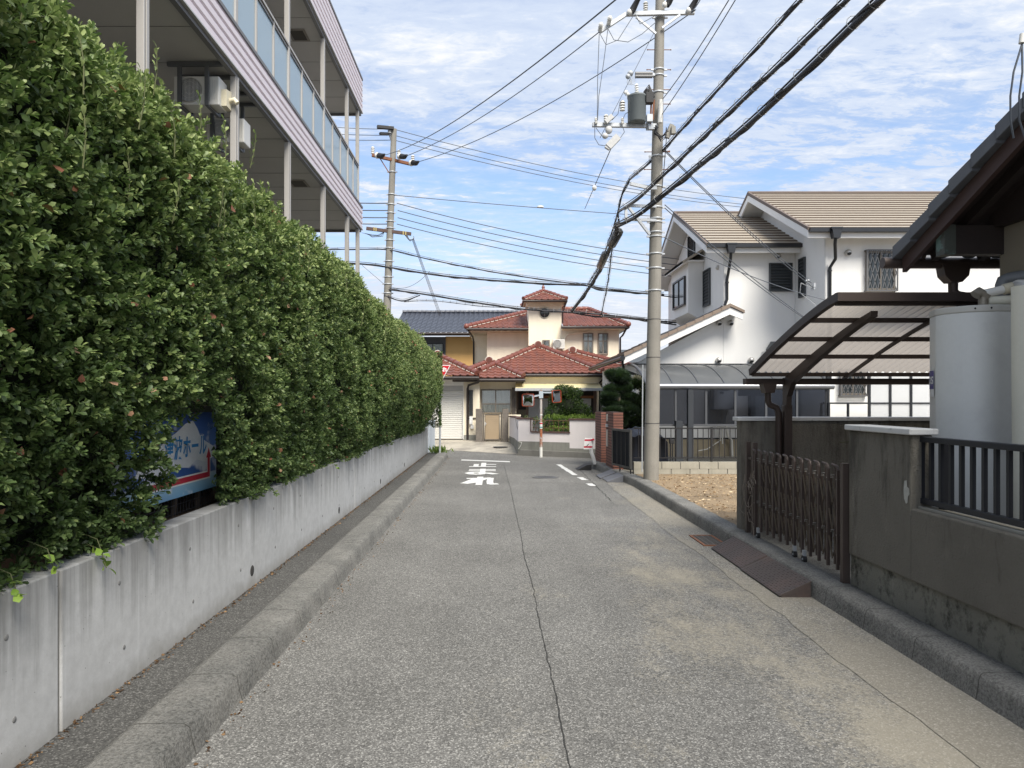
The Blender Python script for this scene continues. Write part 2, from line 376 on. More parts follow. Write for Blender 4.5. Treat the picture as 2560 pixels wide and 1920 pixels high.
M_tan = mat('weathered_earth', (.30, .22, .135), .95, var=.3, scale=2, bmp=1, bs=40, bd=.03, c2=(.16, .12, .075), thr=(.5, .7))
# ---------------------------------------------------------------- ground
m = MB(); m.quad((-900, -300, -.03), (900, -300, -.03), (900, 1500, -.03), (-900, 1500, -.03))
struct(m.build('ground', mat('far_ground', (.16, .155, .14), .95, var=.2, scale=.3)))
m = MB(); m.quad((-1.47, -6, 0), (2.5, -6, 0), (2.5, 17.2, 0), (-1.47, 17.2, 0)); m.quad((-30, 17.2, 0), (12, 17.2, 0), (12, 28, 0), (-30, 28, 0))
struct(m.build('road', M_asph))
m = MB(); m.quad((.24, 14.9, .0022), (2.1, 14.7, .0022), (2.15, 16.9, .0022), (.2, 16.7, .0022)); struct(m.build('road_patch', m_asphalt('patch_asphalt', .165, None, tint=(1.02, 1.0, .94))))
# gutter strip with an uneven inner edge
m = MB(); ys = [i*.12-4 for i in range(int(21.6/.12))]
ed = [2.24+.05*noise.noise(Vector((y*.6, 3, 0)))+.035*noise.noise(Vector((y*3.3, 1, 0)))+(.10 if y > 13 else 0)*(y-13)/5 for y in ys]
def kf(y): return 2.72 if y < 14 else 2.72-.33*min(1, (y-14)/4.2)
pts = [(e, y, .004) for e, y in zip(ed, ys)]+[(kf(y)+.03, y, .004) for y in ys]
n = len(ys); m.add(pts, [(i, n+i, n+i+1, i+1) for i in range(n-1)])
struct(m.build('gutter', M_gutter))
def sweep(prof, ys, fx, jit=0., seed=0.):
    """profile (x, z) list swept along Y, with worn edges"""
    m = MB(); k = len(prof); P = []
    for y in ys:
        for j, (x, z) in enumerate(prof):
            d = jit*noise.noise(Vector((y*5+seed, j*1.7, 0)))+jit*.8*noise.noise(Vector((y*17, j*2.1+seed, 0)))
            P.append((fx(y)+x+d*.6, y, max(z+d if z > .02 else z, .001)))
    m.add(P, [(i*k+j, i*k+j+1, (i+1)*k+j+1, (i+1)*k+j) for i in range(len(ys)-1) for j in range(k-1)], 0, False)
    m.quad(*[P[j] for j in range(k)]); m.quad(*[P[(len(ys)-1)*k+j] for j in range(k)][::-1])
    return m
ysL = [i*.045-1 for i in range(int(22.4/.045))]
m = sweep([(-.32, .0), (-.32, .135), (-.28, .15), (-.14, .153), (-.055, .15), (-.03, .135), (-.018, .06), (0, 0)], ysL, lambda y: -1.44, .010)
for f_ in range(len(m.f)): m.sm[f_] = True
struct(m.build('kerb_left', M_kerbL))
m = MB(); m.box(-2.25, -1.76, -1.2, 21.6, 0.001, .125); struct(m.build('pavement', M_apron))
ysR = [i*.08-3 for i in range(int(21.3/.08))]
m = sweep([(0, 0), (.012, .06), (.02, .12), (.032, .148), (.05, .156), (.14, .16), (.26, .158), (.26, 0)], ysR, kf, .006, 4.)
for f_ in range(len(m.f)): m.sm[f_] = (f_ % 7) < 6
struct(m.build('kerb_right', M_kerbR))
m = MB(); m.box(2.97, 16, -4, 8.65, .001, .15); struct(m.build('forecourt', M_kerbR))
m = MB(); m.box(2.96, 16, 8.65, 15.1, .001, .14); struct(m.build('bare_soil', M_tan))
m = MB(); m.prism([(2.95, 15.1, .001), (12, 15.1, .001), (12, 27, .001), (5.6, 27, .001), (2.62, 18.6, .001)], (0, 0, .145)); struct(m.build('yard', M_gutter))
# leaf litter gathered along the foot of the left wall and in the kerb corner
n = 2600; y_ = rng.uniform(.5, 21, n); xs_ = np.where(rng.uniform(size=n) < .8, -2.062+np.abs(rng.normal(scale=.022, size=n)), -1.43+np.abs(rng.normal(scale=.05, size=n))); z_ = np.where(xs_ < -1.7, .128, .005)
lit = mesh_np('leaf_litter', leaves(np.stack([xs_, y_, z_], 1), nrm(rng.normal(size=(n, 3))*np.array([1, 1, .2])), rng.uniform(.008, .028, n), LEAF4, 1.2), LEAF4[1], 4,
              m_leaf('litter', [(0, (.05, .03, .018)), (.6, (.14, .085, .045)), (1, (.30, .19, .10))], .9, tr=0, spec=.1), attr=rng.uniform(0, 1, n), org=(-2, 10, .12))
lit['kind'] = 'stuff'; tag(lit, 'brown leaf litter gathered along the foot of the retaining wall', 'leaf litter')
# wood chips scattered over the soil
n = 5200; P = np.stack([rng.uniform(3.0, 9.5, n), 8.8+6.2*rng.uniform(0, 1, n), np.full(n, .143)], 1)
D = nrm(rng.normal(size=(n, 3))*np.array([1, 1, .18])); S = rng.uniform(.02, .07, n)
chips = mesh_np('wood_chips', leaves(P+np.array([0, 0, .006]), D, S, LEAF4, .8), LEAF4[1], 4,
                m_leaf('chips', [(0, (.16, .10, .055)), (.5, (.36, .25, .14)), (1, (.62, .50, .34))], .9, tr=.0, spec=.1), attr=rng.uniform(0, 1, n), org=(6, 12, .14))
chips['kind'] = 'stuff'; tag(chips, 'pale wood chips strewn over the bare soil plot', 'wood chips')
m = MB(); pl = [(-6, 26.4, 0), (-3.4, 25.7, 0), (-1.9, 24.6, 0), (-.6, 23.5, 0), (.7, 22.45, 0), (.72, 24, .10), (.6, 27.4, .26), (-6, 27.4, .26)]
m.add([(x, y, z+.006) for x, y, z in pl]+[(-.6, 25.6, .19), (-3.4, 26.3, .2)], [(0, 1, 9), (0, 9, 7), (1, 2, 9), (2, 3, 8), (2, 8, 9), (3, 4, 5), (3, 5, 8), (5, 6, 8), (8, 6, 7), (8, 7, 9)])
struct(m.build('driveway', mat('driveway_concrete', (.42, .385, .32), .9, var=.2, scale=1.4, c2=(.24, .22, .19), thr=(.45, .65), bmp=.3, bs=60)))
# crack down the lane, and its branches
def crack(name, pts, w):
    m = MB(); k = len(pts); a = []
    for i, (x, y) in enumerate(pts):
        ww = w*(.55+.9*random.random()); a += [(x-ww, y, .0045), (x+ww, y, .0045)]
    m.add(a, [(2*i, 2*i+1, 2*i+3, 2*i+2) for i in range(k-1)]); return struct(m.build(name, M_crack))
ys = [1.5+i*.035 for i in range(int(17.9/.035))]
crack('road_crack', [(.375-.0075*y-(.006*(y-14) if y > 14 else 0)+.018*noise.noise(Vector((y*.7, 0, 5)))+.012*noise.noise(Vector((y*7, 2, 5))), y) for y in ys], .0032)
ys = [12+i*.05 for i in range(110)]
crack('gutter_crack', [(1.95+.02*(y-12)+.03*noise.noise(Vector((y*4, 9, 5))), y) for y in ys], .006)
# painted markings
def stroke(m, pts, w, z=.006):
    pts = [Vector((*p, z)) for p in pts]
    for i in range(len(pts)-1):
        d = (pts[i+1]-pts[i]).normalized(); r = Vector((-d.y, d.x, 0))
        a = pts[i]-d*(w/2 if i else 0)*.4; b = pts[i+1]+d*w/2*.4
        m.quad(a+r*w/2, a-r*w/2, b-r*w/2, b+r*w/2)
        z += .0002
        for q in pts[i+1:]: q.z = z
M_LET = (('still', 14.35, 1.5), ('ma', 16.25, 1.45), ('re', 18.2, 1.3))
def glyph(strokes, x0, x1, y0, y1, wx_, wy_, dx=0):
    m = MB(); z = .006
    for s in strokes:
        P = [(x0+(x1-x0)*p[0], y0+(y1-y0)*p[1]) for p in s]
        for i in range(len(P)-1):
            a = Vector((*P[i], 0)); b = Vector((*P[i+1], 0)); d = b-a; l = d.length
            if l < 1e-5: continue
            d /= l
            w_ = wx_*abs(d.y)+wy_*abs(d.x); r = Vector((-d.y, d.x, 0))*w_/2; e = d*.03
            m.quad(*[(q.x, q.y, z) for q in (a+r-e, a-r-e, b-r+e, b+r+e)]); z += .00012
    return m
re_ = [[(.45, 1), (.45, 0)], [(.05, .78), (.36, .80), (.0, .17), (.25, .30), (.62, .80), (.80, .84), (.78, .4), (.80, .08), (1.0, .10)]]
ma_ = [[(.02, .88), (.98, .88)], [(.02, .64), (.98, .64)], [(.52, 1), (.52, .14)], [(.52, .30), (.38, .38), (.12, .34), (.0, .2), (.12, .06), (.35, .0), (.5, .08), (.56, .22), (.75, .20), (1.0, .03)]]
to_ = [[(.0, .05), (1, .05)], [(.52, 1), (.52, .08)], [(.22, .68), (.22, .08)], [(.56, .60), (1, .60)]]
m = MB()
for g_, x0, x1, y0, y1 in ((re_, -.70, .06, 14.25, 15.9), (ma_, -.70, .02, 16.3, 17.75), (to_, -.72, .02, 18.15, 19.45)):
    q = glyph(g_, x0+.05, x1-.05, y0+.08, y1-.08, .135, .17); m.add(q.v, q.f)
struct(m.build('road_lettering', M_white)); 
m = MB(); m.quad((-1.0, 20.5, .006), (-1.0, 20.2, .006), (.38, 19.6, .006), (.38, 19.9, .006)); struct(m.build('stop_line', M_white))
m = MB()
for a, b in (((1.66, 18.9), (1.80, 16.2)), ((1.85, 15.75), (1.9, 15.2)), ((1.9, 14.55), (1.93, 14.15))):
    k = 14
    for i in range(k):
        t0, t1 = i/k, (i+1)/k; w_ = .05+.025*random.random()
        x0, y0 = a[0]+(b[0]-a[0])*t0, a[1]+(b[1]-a[1])*t0; x1, y1 = a[0]+(b[0]-a[0])*t1, a[1]+(b[1]-a[1])*t1
        m.quad((x0-w_, y0, .006), (x0+w_, y0, .006), (x1+w_, y1, .006), (x1-w_, y1, .006))
struct(m.build('edge_line', M_white))
def manhole(x, y, r, z, label):
    t = thing('manhole_cover', label, 'manhole cover', (x, y, z))
    m = MB(); m.lathe((x, y, z), [(r, .0), (r, .008), (r*.9, .009)], 32)
    m.build('rim', mat('manhole_rim', (.12, .12, .115), .7), t)
    m = MB(); m.lathe((x, y, z), [(r*.88, .0), (r*.88, .010), (r*.8, .011), (r*.5, .010), (0.01, .011)], 32)
    for i in range(-4, 5):
        for j in range(-4, 5):
            if (i*i+j*j) < 17: m.box(x+i*r*.17-r*.05, x+i*r*.17+r*.05, y+j*r*.17-r*.05, y+j*r*.17+r*.05, z+.009, z+.014)
    m.build('lid', mat('manhole_lid', (.10, .10, .105), .6, metal=.3), t)
manhole(1.09, 15.7, .29, .002, 'round iron manhole cover set in the asphalt lane')
manhole(.15, 24.3, .26, .12, 'round manhole cover in the concrete driveway by the tan gate')
t = thing('drain_grate', 'steel drain grating set in the gutter by the rusty ramps', 'drain grate', (2.58, 8.6, 0))
m = MB(); x0, x1, y0, y1 = 2.42, 2.71, 8.28, 8.92
for a in ((x0, x1, y0, y0+.03), (x0, x1, y1-.03, y1), (x0, x0+.03, y0+.031, y1-.031), (x1-.03, x1, y0+.031, y1-.031)): m.box(*a, .005, .016)
m.build('grate_frame', M_rust, t)
m = MB()
for i in range(17): m.box(x0+.031, x1-.031, y0+.04+i*.034, y0+.05+i*.034, .006, .014)
for i in range(3): m.box(x0+.07+i*.07, x0+.08+i*.07, y0+.032, y1-.032, .007, .0145)
m.build('grating', mat('grate_dark', (.13, .12, .11), .6, metal=.4, var=.2), t)
m = MB(); m.quad((x0+.01, y0+.01, .0048), (x1-.01, y0+.01, .0048), (x1-.01, y1-.01, .0048), (x0+.01, y1-.01, .0048)); m.build('pit', M_black, t)
# ================================================================ LEFT SIDE
# ---- retaining wall
t = thing('retaining_wall', 'grey cast concrete retaining wall with rain streaks below the tall hedge', 'wall', (-2.15, 10, .1))
m = MB(); joints = [-1.5, 3.37, 10.4, 17.4, 21.5]
for a, b in zip(joints[:-1], joints[1:]): m.box(-2.22, -2.07, a+.012, b-.012, .1, .895)
m.build('wall_panels', M_conc, t, bevel=.008)
m = MB()
for y in joints[1:-1]: m.box(-2.21, -2.082, y-.0115, y+.0115, .1, .888)
m.build('joint_filler', mat('joint', (.22, .215, .20), .9), t)
M_hole = mat('hole', (.05, .048, .045), .95)
for y in (6.02, 9.35, 12.7, 16.0, 2.7):
    m = MB(); m.lathe((-2.069, y, .26), [(.001, .003), (.034, .003), (.045, .001), (.047, -.004)], 16, 0, 'x'); m.build('weep_hole', M_hole, t)
m = MB()
for i in range(20):
    for z in (.33, .70):
        y = 3.0+i*.9+(.05 if z < .5 else 0); m.lathe((-2.0695, y, z), [(.001, .002), (.011, .002), (.014, 0)], 10, 0, 'x')
m.build('tie_holes', mat('tie_hole', (.2, .2, .195), .9), t)
m = MB(); m.box(-2.9, -2.225, -1.2, 21.4, .1, .84); struct(m.build('hedge_bed', mat('leaf_litter_soil', (.10, .065, .04), .95, var=.4, scale=9, bmp=1, bs=40, bd=.02)))
# ---- white end panel beyond the wall
m = MB(); m.box(-2.2, -2.02, 21.7, 23.4, .0, 1.02); m.box(-2.23, -1.99, 21.66, 23.43, 1.02, 1.06)
tag(m.build('garden_wall', mat('pale_blue_paint', (.66, .72, .78), .7, var=.05), bevel=.01), 'low pale blue wall standing past the end of the concrete retaining wall', 'wall')
# ---- hedge
def htop(y): return 3.50+.05*np.sin(y*.9)-.37*np.clip((y-5)/13, 0, 1)
def hprof(y, s):
    """s 0..1 up the face, 1..1.6 over the top: returns x, z"""
    far = np.clip((y-8)/11, 0, 1); T = htop(y)
    s1 = np.clip(s, 0, 1)
    zf = .90+(T-.34-.90)*s1
    xf = -2.10+(.22+.20*far)*np.sin(np.clip(s1*1.5, 0, 1)*np.pi/2)+.06*far*np.sin(s1*np.pi)+.06*s1
    a = np.clip((s-1)/.25, 0, 1)*np.pi/2
    x = xf-.34*(1-np.cos(a)); z = zf+.34*np.sin(a)
    b = np.clip((s-1.25)/.35, 0, 1); x = x-b*.75
    return x, z
def hpts(n, y0, y1, smax=1.6):
    y = rng.uniform(y0, y1, n); s = rng.uniform(0, smax, n)**1.0
    x, z = hprof(y, s); e = .004
    x2, z2 = hprof(y, s+e); tx, tz = x2-x, z2-z
    Nn = nrm(np.stack([tz, np.zeros(n), -tx], 1)); P = np.stack([x, y, z], 1)
    return P, Nn, s
def gap(P):   # the opening in front of the banner, flared towards the lane
    fl = 2.3/np.maximum(-P[:, 0], 1.2); y, z = P[:, 1]*fl, 1.7+(P[:, 2]-1.7)*fl
    edge = 5.42+(1.66-z)*(-.72)+.12*np.sin(z*17)+.08*np.sin(z*41)
    return (y > np.maximum(edge, 4.9)) & (y < 5.90+.04*np.sin(z*23)) & (z < 1.66+.04*np.sin(y*19)) & (P[:, 0] > -2.6) & (z > .2)
hedge = thing('hedge', 'tall clipped evergreen hedge growing along the top of the retaining wall', 'hedge', (-2.4, 10, .85))
def hedge_layer(name, n, y0, y1, depth, dj, cnt, size, tpl, stops_shift=0., nmult=1.0):
    P, Nn, s = hpts(n, y0, y1)
    c1 = snoise(P, 1.15, 3.); c2 = snoise(P, 3.6, 9.); c3 = snoise(P, 8.5, 5.)
    off = .085*c1+.06*c2+.045*c3-depth+rng.normal(scale=dj, size=n)
    keep = (rng.uniform(size=n) < np.clip(.84+1.4*c2+1.2*c3, .07, 1)) & ~gap(P)
    P = P+Nn*off[:, None]; keep &= ~gap(P)
    end = P[:, 1] > 20.0+.3*c1; P[end, 1] -= .1
    P, Nn, off, c1, s = P[keep], Nn[keep], off[keep], c1[keep], s[keep]
    B, D, idx, k = sprigs(P, Nn, cnt, size)
    S = size*rng.uniform(.75, 1.25, len(B))*(1.05-.35*(k < 3))
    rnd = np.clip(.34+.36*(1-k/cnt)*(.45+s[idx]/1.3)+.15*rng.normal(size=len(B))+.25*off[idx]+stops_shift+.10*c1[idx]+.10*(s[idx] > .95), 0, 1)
    return leaves(B, D, S, tpl, .95), rnd
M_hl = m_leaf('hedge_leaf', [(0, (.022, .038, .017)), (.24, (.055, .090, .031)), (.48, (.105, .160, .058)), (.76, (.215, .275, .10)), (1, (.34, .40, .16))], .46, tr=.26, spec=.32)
A = []
for (n, y0, y1, dep, dj, cnt, size) in ((7200, 1.7, 4.6, .0, .035, 11, .040), (5200, 1.7, 4.6, .14, .05, 9, .044),
                                         (7400, 4.6, 8.0, .0, .035, 10, .040), (4600, 4.6, 8.0, .14, .05, 8, .045)):
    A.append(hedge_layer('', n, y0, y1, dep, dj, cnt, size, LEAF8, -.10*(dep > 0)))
V = np.concatenate([a[0] for a in A]); r_ = np.concatenate([a[1] for a in A])
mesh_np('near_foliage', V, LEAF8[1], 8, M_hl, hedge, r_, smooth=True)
A = []
for (n, y0, y1, dep, dj, cnt, size) in ((12500, 8.0, 13.0, .0, .03, 9, .041), (5200, 8.0, 13.0, .14, .05, 7, .05),
                                         (14500, 13.0, 20.3, .0, .03, 8, .043), (5200, 13.0, 20.3, .14, .05, 6, .055)):
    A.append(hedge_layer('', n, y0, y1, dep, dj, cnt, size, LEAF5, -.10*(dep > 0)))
# rounded far end of the hedge
n = 1800; th = rng.uniform(0, math.pi, n); z = rng.uniform(.95, 3.1, n); xc = -2.05
P = np.stack([xc+.47*np.cos(th), 20.1+.5*np.sin(th), z], 1); Nn = nrm(np.stack([np.cos(th), np.sin(th), 0*th+.1], 1))
P += Nn*(.1*snoise(P, 2, 4))[:, None]; B, D, idx, k = sprigs(P, Nn, 8, .047)
A.append((leaves(B, D, .047*rng.uniform(.7, 1.2, len(B)), LEAF5), np.clip(.45+.16*rng.normal(size=len(B)), 0, 1)))
V = np.concatenate([a[0] for a in A]); r_ = np.concatenate([a[1] for a in A])
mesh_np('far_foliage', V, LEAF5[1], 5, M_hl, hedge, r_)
# long shoots standing proud of the top
m = MB(); SB = []; SD = []
sh = [W(392, 120, 3.9), W(640, 335, 5.4), W(560, 300, 4.8), W(498, 240, 4.4)]
for i in range(90):
    y = random.uniform(2.4, 19.5)
    x, z = hprof(np.array([y]), np.array([random.uniform(.8, 1.3)])); base = Vector((float(x[0]), y, float(z[0])-.05))
    sh.append(base+Vector((random.uniform(-.05, .12), random.uniform(-.06, .06), random.uniform(.08, .22))))
for tip in sh:
    tip = Vector(tip); base = tip-Vector((random.uniform(-.02, .05), 0, .26)); m = MB(); m.tube([base, base.lerp(tip, .5)+Vector((.01, 0, 0)), tip], [.004, .003, .002], 5); m.build('twig', mat('twig', (.10, .11, .045), .8), hedge)
    for j in range(13):
        q = base.lerp(tip, .05+.95*j/12); th = j*2.4; SB.append(q); SD.append((math.cos(th)*.7, math.sin(th)*.7, .75+j*.05))
mesh_np('shoots', leaves(np.array(SB), np.array(SD), rng.uniform(.03, .05, len(SB)), LEAF8), LEAF8[1], 8, M_hl, hedge, rng.uniform(.6, 1, len(SB)), smooth=True)
# branches inside, twigs, dead leaves, inner mass
m2 = MB()
for i in range(44):
    y = 1.9+i*.42; x = -2.42+random.uniform(-.08, .08)
    p = [Vector((x, y, .84)), Vector((x+.05, y+.05, 1.5)), Vector((x-.04, y-.08, 2.3)), Vector((x+.04, y, 3.05))]
    m2.tube(p, [.022, .018, .013, .006], 6)
    for j in range(9):
        q = p[1].lerp(p[3], random.random()); m2.tube([q, q+Vector((.28+random.uniform(-.1, .1), random.uniform(-.2, .2), random.uniform(-.1, .25)))], [.006, .003], 4)
m2.build('trunk', mat('bark', (.13, .10, .075), .95, var=.3, scale=10), hedge)
n = 340; P, Nn, s = hpts(n, 1.8, 19.5, 1.1); P += Nn*(.07*snoise(P, 3.6, 9.)+.08*snoise(P, 1.15, 3.)+.01)[:, None]; g_ = ~gap(P); P = P[g_]
mesh_np('dead_leaves', leaves(P, rng.normal(size=(len(P), 3))+np.array([.6, 0, -.5]), rng.uniform(.035, .06, len(P)), LEAF8, 1.5), LEAF8[1], 8,
        m_leaf('dead_leaf', [(0, (.14, .05, .025)), (.6, (.33, .15, .09)), (1, (.5, .32, .2))], .7, tr=.1), hedge, rng.uniform(0, 1, len(P)), smooth=True)
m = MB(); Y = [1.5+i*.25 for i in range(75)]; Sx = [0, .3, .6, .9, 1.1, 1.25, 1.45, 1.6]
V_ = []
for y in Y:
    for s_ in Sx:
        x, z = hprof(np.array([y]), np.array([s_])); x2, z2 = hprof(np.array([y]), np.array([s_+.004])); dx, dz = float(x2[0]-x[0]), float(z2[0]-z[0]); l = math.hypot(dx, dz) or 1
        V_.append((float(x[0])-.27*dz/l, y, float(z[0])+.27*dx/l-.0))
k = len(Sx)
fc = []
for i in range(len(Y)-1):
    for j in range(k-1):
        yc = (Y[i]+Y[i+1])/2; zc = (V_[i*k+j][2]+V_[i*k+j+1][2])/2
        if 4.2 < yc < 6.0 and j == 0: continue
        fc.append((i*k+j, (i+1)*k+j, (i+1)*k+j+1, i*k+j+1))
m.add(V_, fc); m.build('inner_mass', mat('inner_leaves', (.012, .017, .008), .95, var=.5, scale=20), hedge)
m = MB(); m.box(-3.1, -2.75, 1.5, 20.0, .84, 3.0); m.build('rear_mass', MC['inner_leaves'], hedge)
# creeper leaves hanging over the wall
vine = thing('creeper', 'light green creeper sprigs hanging over the top edge of the concrete wall', 'climbing plant', (-2.1, 3.9, .9))
M_cr = m_leaf('creeper_leaf', [(0, (.12, .22, .03)), (1, (.28, .42, .07))], .5)
for (px, py) in ((252, 1420), (245, 1395), (28, 1492), (835, 1172), (120, 1425)):
    p = W(px, py, 2.05*F/(CX-px)); p.x += .03; q = Vector((-2.16, p.y+.02, p.z+.13)); m = MB(); m.tube([q, (q+p)/2+Vector((.03, 0, .03)), p], .0025, 5); m.build('stem', MC['twig'], vine)
    for j in range(5): mesh_np('leaf', leaves(np.array([q.lerp(p, .5+.12*j)+Vector((.01, 0, 0))]), np.array([(random.uniform(.2, 1), random.uniform(-1, 1), random.uniform(-.8, .3))]), np.array([random.uniform(.04, .06)]), LEAF8, 1.4), LEAF8[1], 8, M_cr, vine, rng.uniform(0, 1, 1))
# ---- wire mesh fence and banner
t = thing('mesh_fence', 'black wire mesh fence seen below the blue banner in the hedge gap', 'fence', (-2.36, 5.2, .86))
m = MB()
for i in range(44): y = 4.0+i*.05; m.cyl((-2.335, y, .86), (-2.335, y, 1.62), .0022, n=5)
for i in range(12): z = .88+i*.062; m.cyl((-2.33, 4.0, z), (-2.33, 6.2, z), .0026, n=5)
m.build('wire_mesh', M_wire, t)
for y in (6.05, 4.1): m = MB(); m.cyl((-2.36, y, .85), (-2.36, y, 1.7), .02); m.build('post', M_wire, t)
def m_banner():
    m, nt, b, N, L = nodes('banner_print'); p = pos(nt); s = N.new('ShaderNodeSeparateXYZ'); L.new(p, s.inputs[0])
    h = mth(nt, 'DIVIDE', mth(nt, 'SUBTRACT', s.outputs[2], 1.0), .65)
    base = ramp(nt, h, [(0, (.16, .36, .58)), (.13, (.30, .52, .68)), (.2, (.42, .55, .66)), (.21, (.035, .10, .33)), (.55, (.06, .17, .48)), (1, (.012, .05, .26))])
    c = ramp(nt, mth(nt, 'ADD', nz(nt, pos(nt, 1, 3.2, 4.2), 1.3, 5, .5), mth(nt, 'MULTIPLY', mth(nt, 'ABSOLUTE', mth(nt, 'SUBTRACT', h, .42)), -.55)), [(.40, 0), (.50, 1)])
    out = mixc(nt, mth(nt, 'MULTIPLY', c, .8), base, (.72, .74, .78)); L.new(out, b.inputs['Base Color']); b.inputs['Roughness'].default_value = .35
    return m
t = thing('banner', 'blue sky-and-sea advertising banner with white lettering and a red arrow in the hedge gap', 'banner', (-2.3, 5.0, 1.0))
m = MB(); m.box(-2.306, -2.30, 4.2, 5.83, 1.0, 1.66); m.build('panel', m_banner(), t)
def letters(s, size, place, mats, parent, name='lettering', off=0.0, lab=None):
    vs, fs = text_faces(s, size, off); m = MB(); m.add([place(v) for v in vs], fs); return m.build(name, mats, parent, label=lab)
pl = lambda d: (lambda v: Vector((-2.30+d, 5.27+v.x*.85, 1.345+v.y*1.05)))
m = MB(); cl = [(4.5, 1.2), (4.62, 1.30), (4.8, 1.36), (4.95, 1.43), (5.1, 1.47), (5.25, 1.53), (5.38, 1.55), (5.46, 1.49), (5.52, 1.42), (5.62, 1.38), (5.75, 1.34), (5.80, 1.30), (5.78, 1.25), (5.6, 1.22), (5.45, 1.25), (5.3, 1.20), (5.1, 1.22), (4.9, 1.17), (4.7, 1.19)]
m.add([(-2.2985, y, z) for y, z in cl], [tuple(range(len(cl)))]); m.build('cloud_print', mat('cloud_print', (.70, .72, .76), .4, var=.12, scale=7), t)
letters('津波ホール', .168, pl(.003), mat('sign_white', (.8, .8, .8), .5, var=.02), t, 'lettering_outline', .010)
letters('津波ホール', .168, pl(.005), mat('sign_blue', (.03, .22, .50), .5, var=.02), t, off=.004)
def arrow(m, g, x):
    z = 1.115; m.quad((x, 4.62-g, z-.02-g), (x, 5.69+g, z-.02-g), (x, 5.69+g, z+.02+g), (x, 4.62-g, z+.02+g)); m.quad((x, 5.645-g, z+.02+g), (x, 5.69+g, z+.02+g), (x, 5.69+g, 1.25), (x, 5.645-g, 1.25))
    m.quad((x, 5.62-g*1.6, 1.25-g*.6), (x, 5.715+g*1.6, 1.25-g*.6), (x, 5.6675, 1.33+g*1.5))
m = MB(); arrow(m, .012, -2.297); m.build('arrow_border', MC['sign_white'], t)
m = MB(); arrow(m, 0, -2.2955); m.build('arrow', mat('sign_red', (.50, .02, .05), .5, var=.03), t)
# ---- stop sign
t = thing('stop_sign', 'red triangular Japanese stop sign on a grey pole at the end of the hedge', 'road sign', (-1.675, 21.1, .1))
m = MB(); m.tube([(-1.675, 21.1, .1), (-1.665, 21.1, 2.72)], .031, 12); m.build('pole', M_galv, t)
sx, sy, sz, hw = -1.665, 21.05, 2.76, .315
def tri(hw, y, dz=0): return [(sx-hw, y, sz-dz), (sx, y, sz-dz-hw*1.78), (sx+hw, y, sz-dz)]
m = MB(); m.prism(tri(hw, sy+.004), (0, .006, 0)); m.build('sign_back', M_galv, t)
m = MB(); m.quad(*[(x, sy, z) for x, y, z in tri(hw, 0)]); m.build('white_border', MC['sign_white'], t)
m = MB(); m.quad(*[(x, sy-.003, z) for x, y, z in tri(hw*.90, 0, .019)]); m.build('red_face', mat('sign_face_red', (.55, .015, .03), .35, var=.03), t)
letters('止まれ', .14, lambda v: Vector((sx+v.x, sy-.006, sz-.145+v.y)), MC['sign_white'], t, off=.009)
m = MB(); m.beam((sx, sy+.02, sz-.12), (sx, sy+.02, sz-.17), .09, .03); m.cyl((-1.675, 21.1, 1.62), (-1.674, 21.1, 1.66), .04); m.build('clamp', M_galv, t)
# weeds at its foot
n = 150; P = np.stack([-1.72+rng.normal(scale=.12, size=n), 21.35+rng.normal(scale=.12, size=n), np.full(n, .12)], 1)
wd = mesh_np('weeds', leaves(P, rng.normal(size=(n, 3))*.5+np.array([0, 0, 1]), rng.uniform(.1, .28, n), LEAF4, .35), LEAF4[1], 4,
             m_leaf('weed', [(0, (.09, .15, .03)), (1, (.2, .28, .06))], .7), attr=rng.uniform(0, 1, n), org=(-1.7, 21.35, .12)); tag(wd, 'small tuft of weeds at the foot of the stop sign', 'weeds')
wd['kind'] = 'stuff'
# ---- apartment building with balconies
bl = thing('apartment_building', 'three storey building with lilac ribbed balcony bands behind the hedge', 'building', (-6, 8, 0))
XF = -3.52; Y0, YE = 1.5, 18.65
M_rib = mat('lilac_cladding', (.70, .64, .68), .55, metal=0, var=.04, scale=4, spec=.4); M_post = mat('balcony_post', (.40, .385, .365), .5, var=.06)
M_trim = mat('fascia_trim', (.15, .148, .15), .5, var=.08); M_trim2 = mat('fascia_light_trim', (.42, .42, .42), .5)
def fascia(z0, z1, nr):
    h = (z1-z0)/nr; pr = []
    for i in range(nr):
        b = z0+i*h; pr += [(0, b), (.012, b+.008), (.012, b+h*.66), (-.022, b+h*.80), (-.022, b+h*.97)]
    pr.append((0, z1)); mm = MB(); mm.prism([(XF+x, Y0, z) for x, z in [(-.10, z0)]+pr+[(-.10, z1)]][::-1], (0, YE-Y0, 0)); return mm
fascia(6.20, 6.74, 4).build('balcony_fascia', M_rib, bl); fascia(9.26, 10.10, 6).build('roof_fascia', M_rib, bl)
m = MB()
for z in (6.745, 10.105): m.box(XF-.13, XF+.02, Y0, YE+.01, z, z+.05)
for z in (6.12, 9.17): m.box(XF-.09, XF-.022, Y0, YE-.02, z, z+.075); m.box(-7.5, XF-.10, YE-.08, YE-.02, z, z+.10)
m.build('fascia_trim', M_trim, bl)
m = MB()
for z in (6.176, 9.235): m.box(XF-.021, XF+.022, Y0, YE, z, z+.02)
m.build('fascia_edge', M_trim2, bl)
for z, yy in ((6.17, 6.70), (9.22, 10.0)):
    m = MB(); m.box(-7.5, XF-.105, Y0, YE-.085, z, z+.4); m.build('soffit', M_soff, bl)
m = MB()
for z in (6.166, 9.216):
    y = Y0+.6
    while y < YE: m.box(-7.4, XF-.11, y, y+.008, z, z+.003); y += .91
m.build('soffit_joints', mat('soffit_joint', (.17, .165, .16), .8), bl)
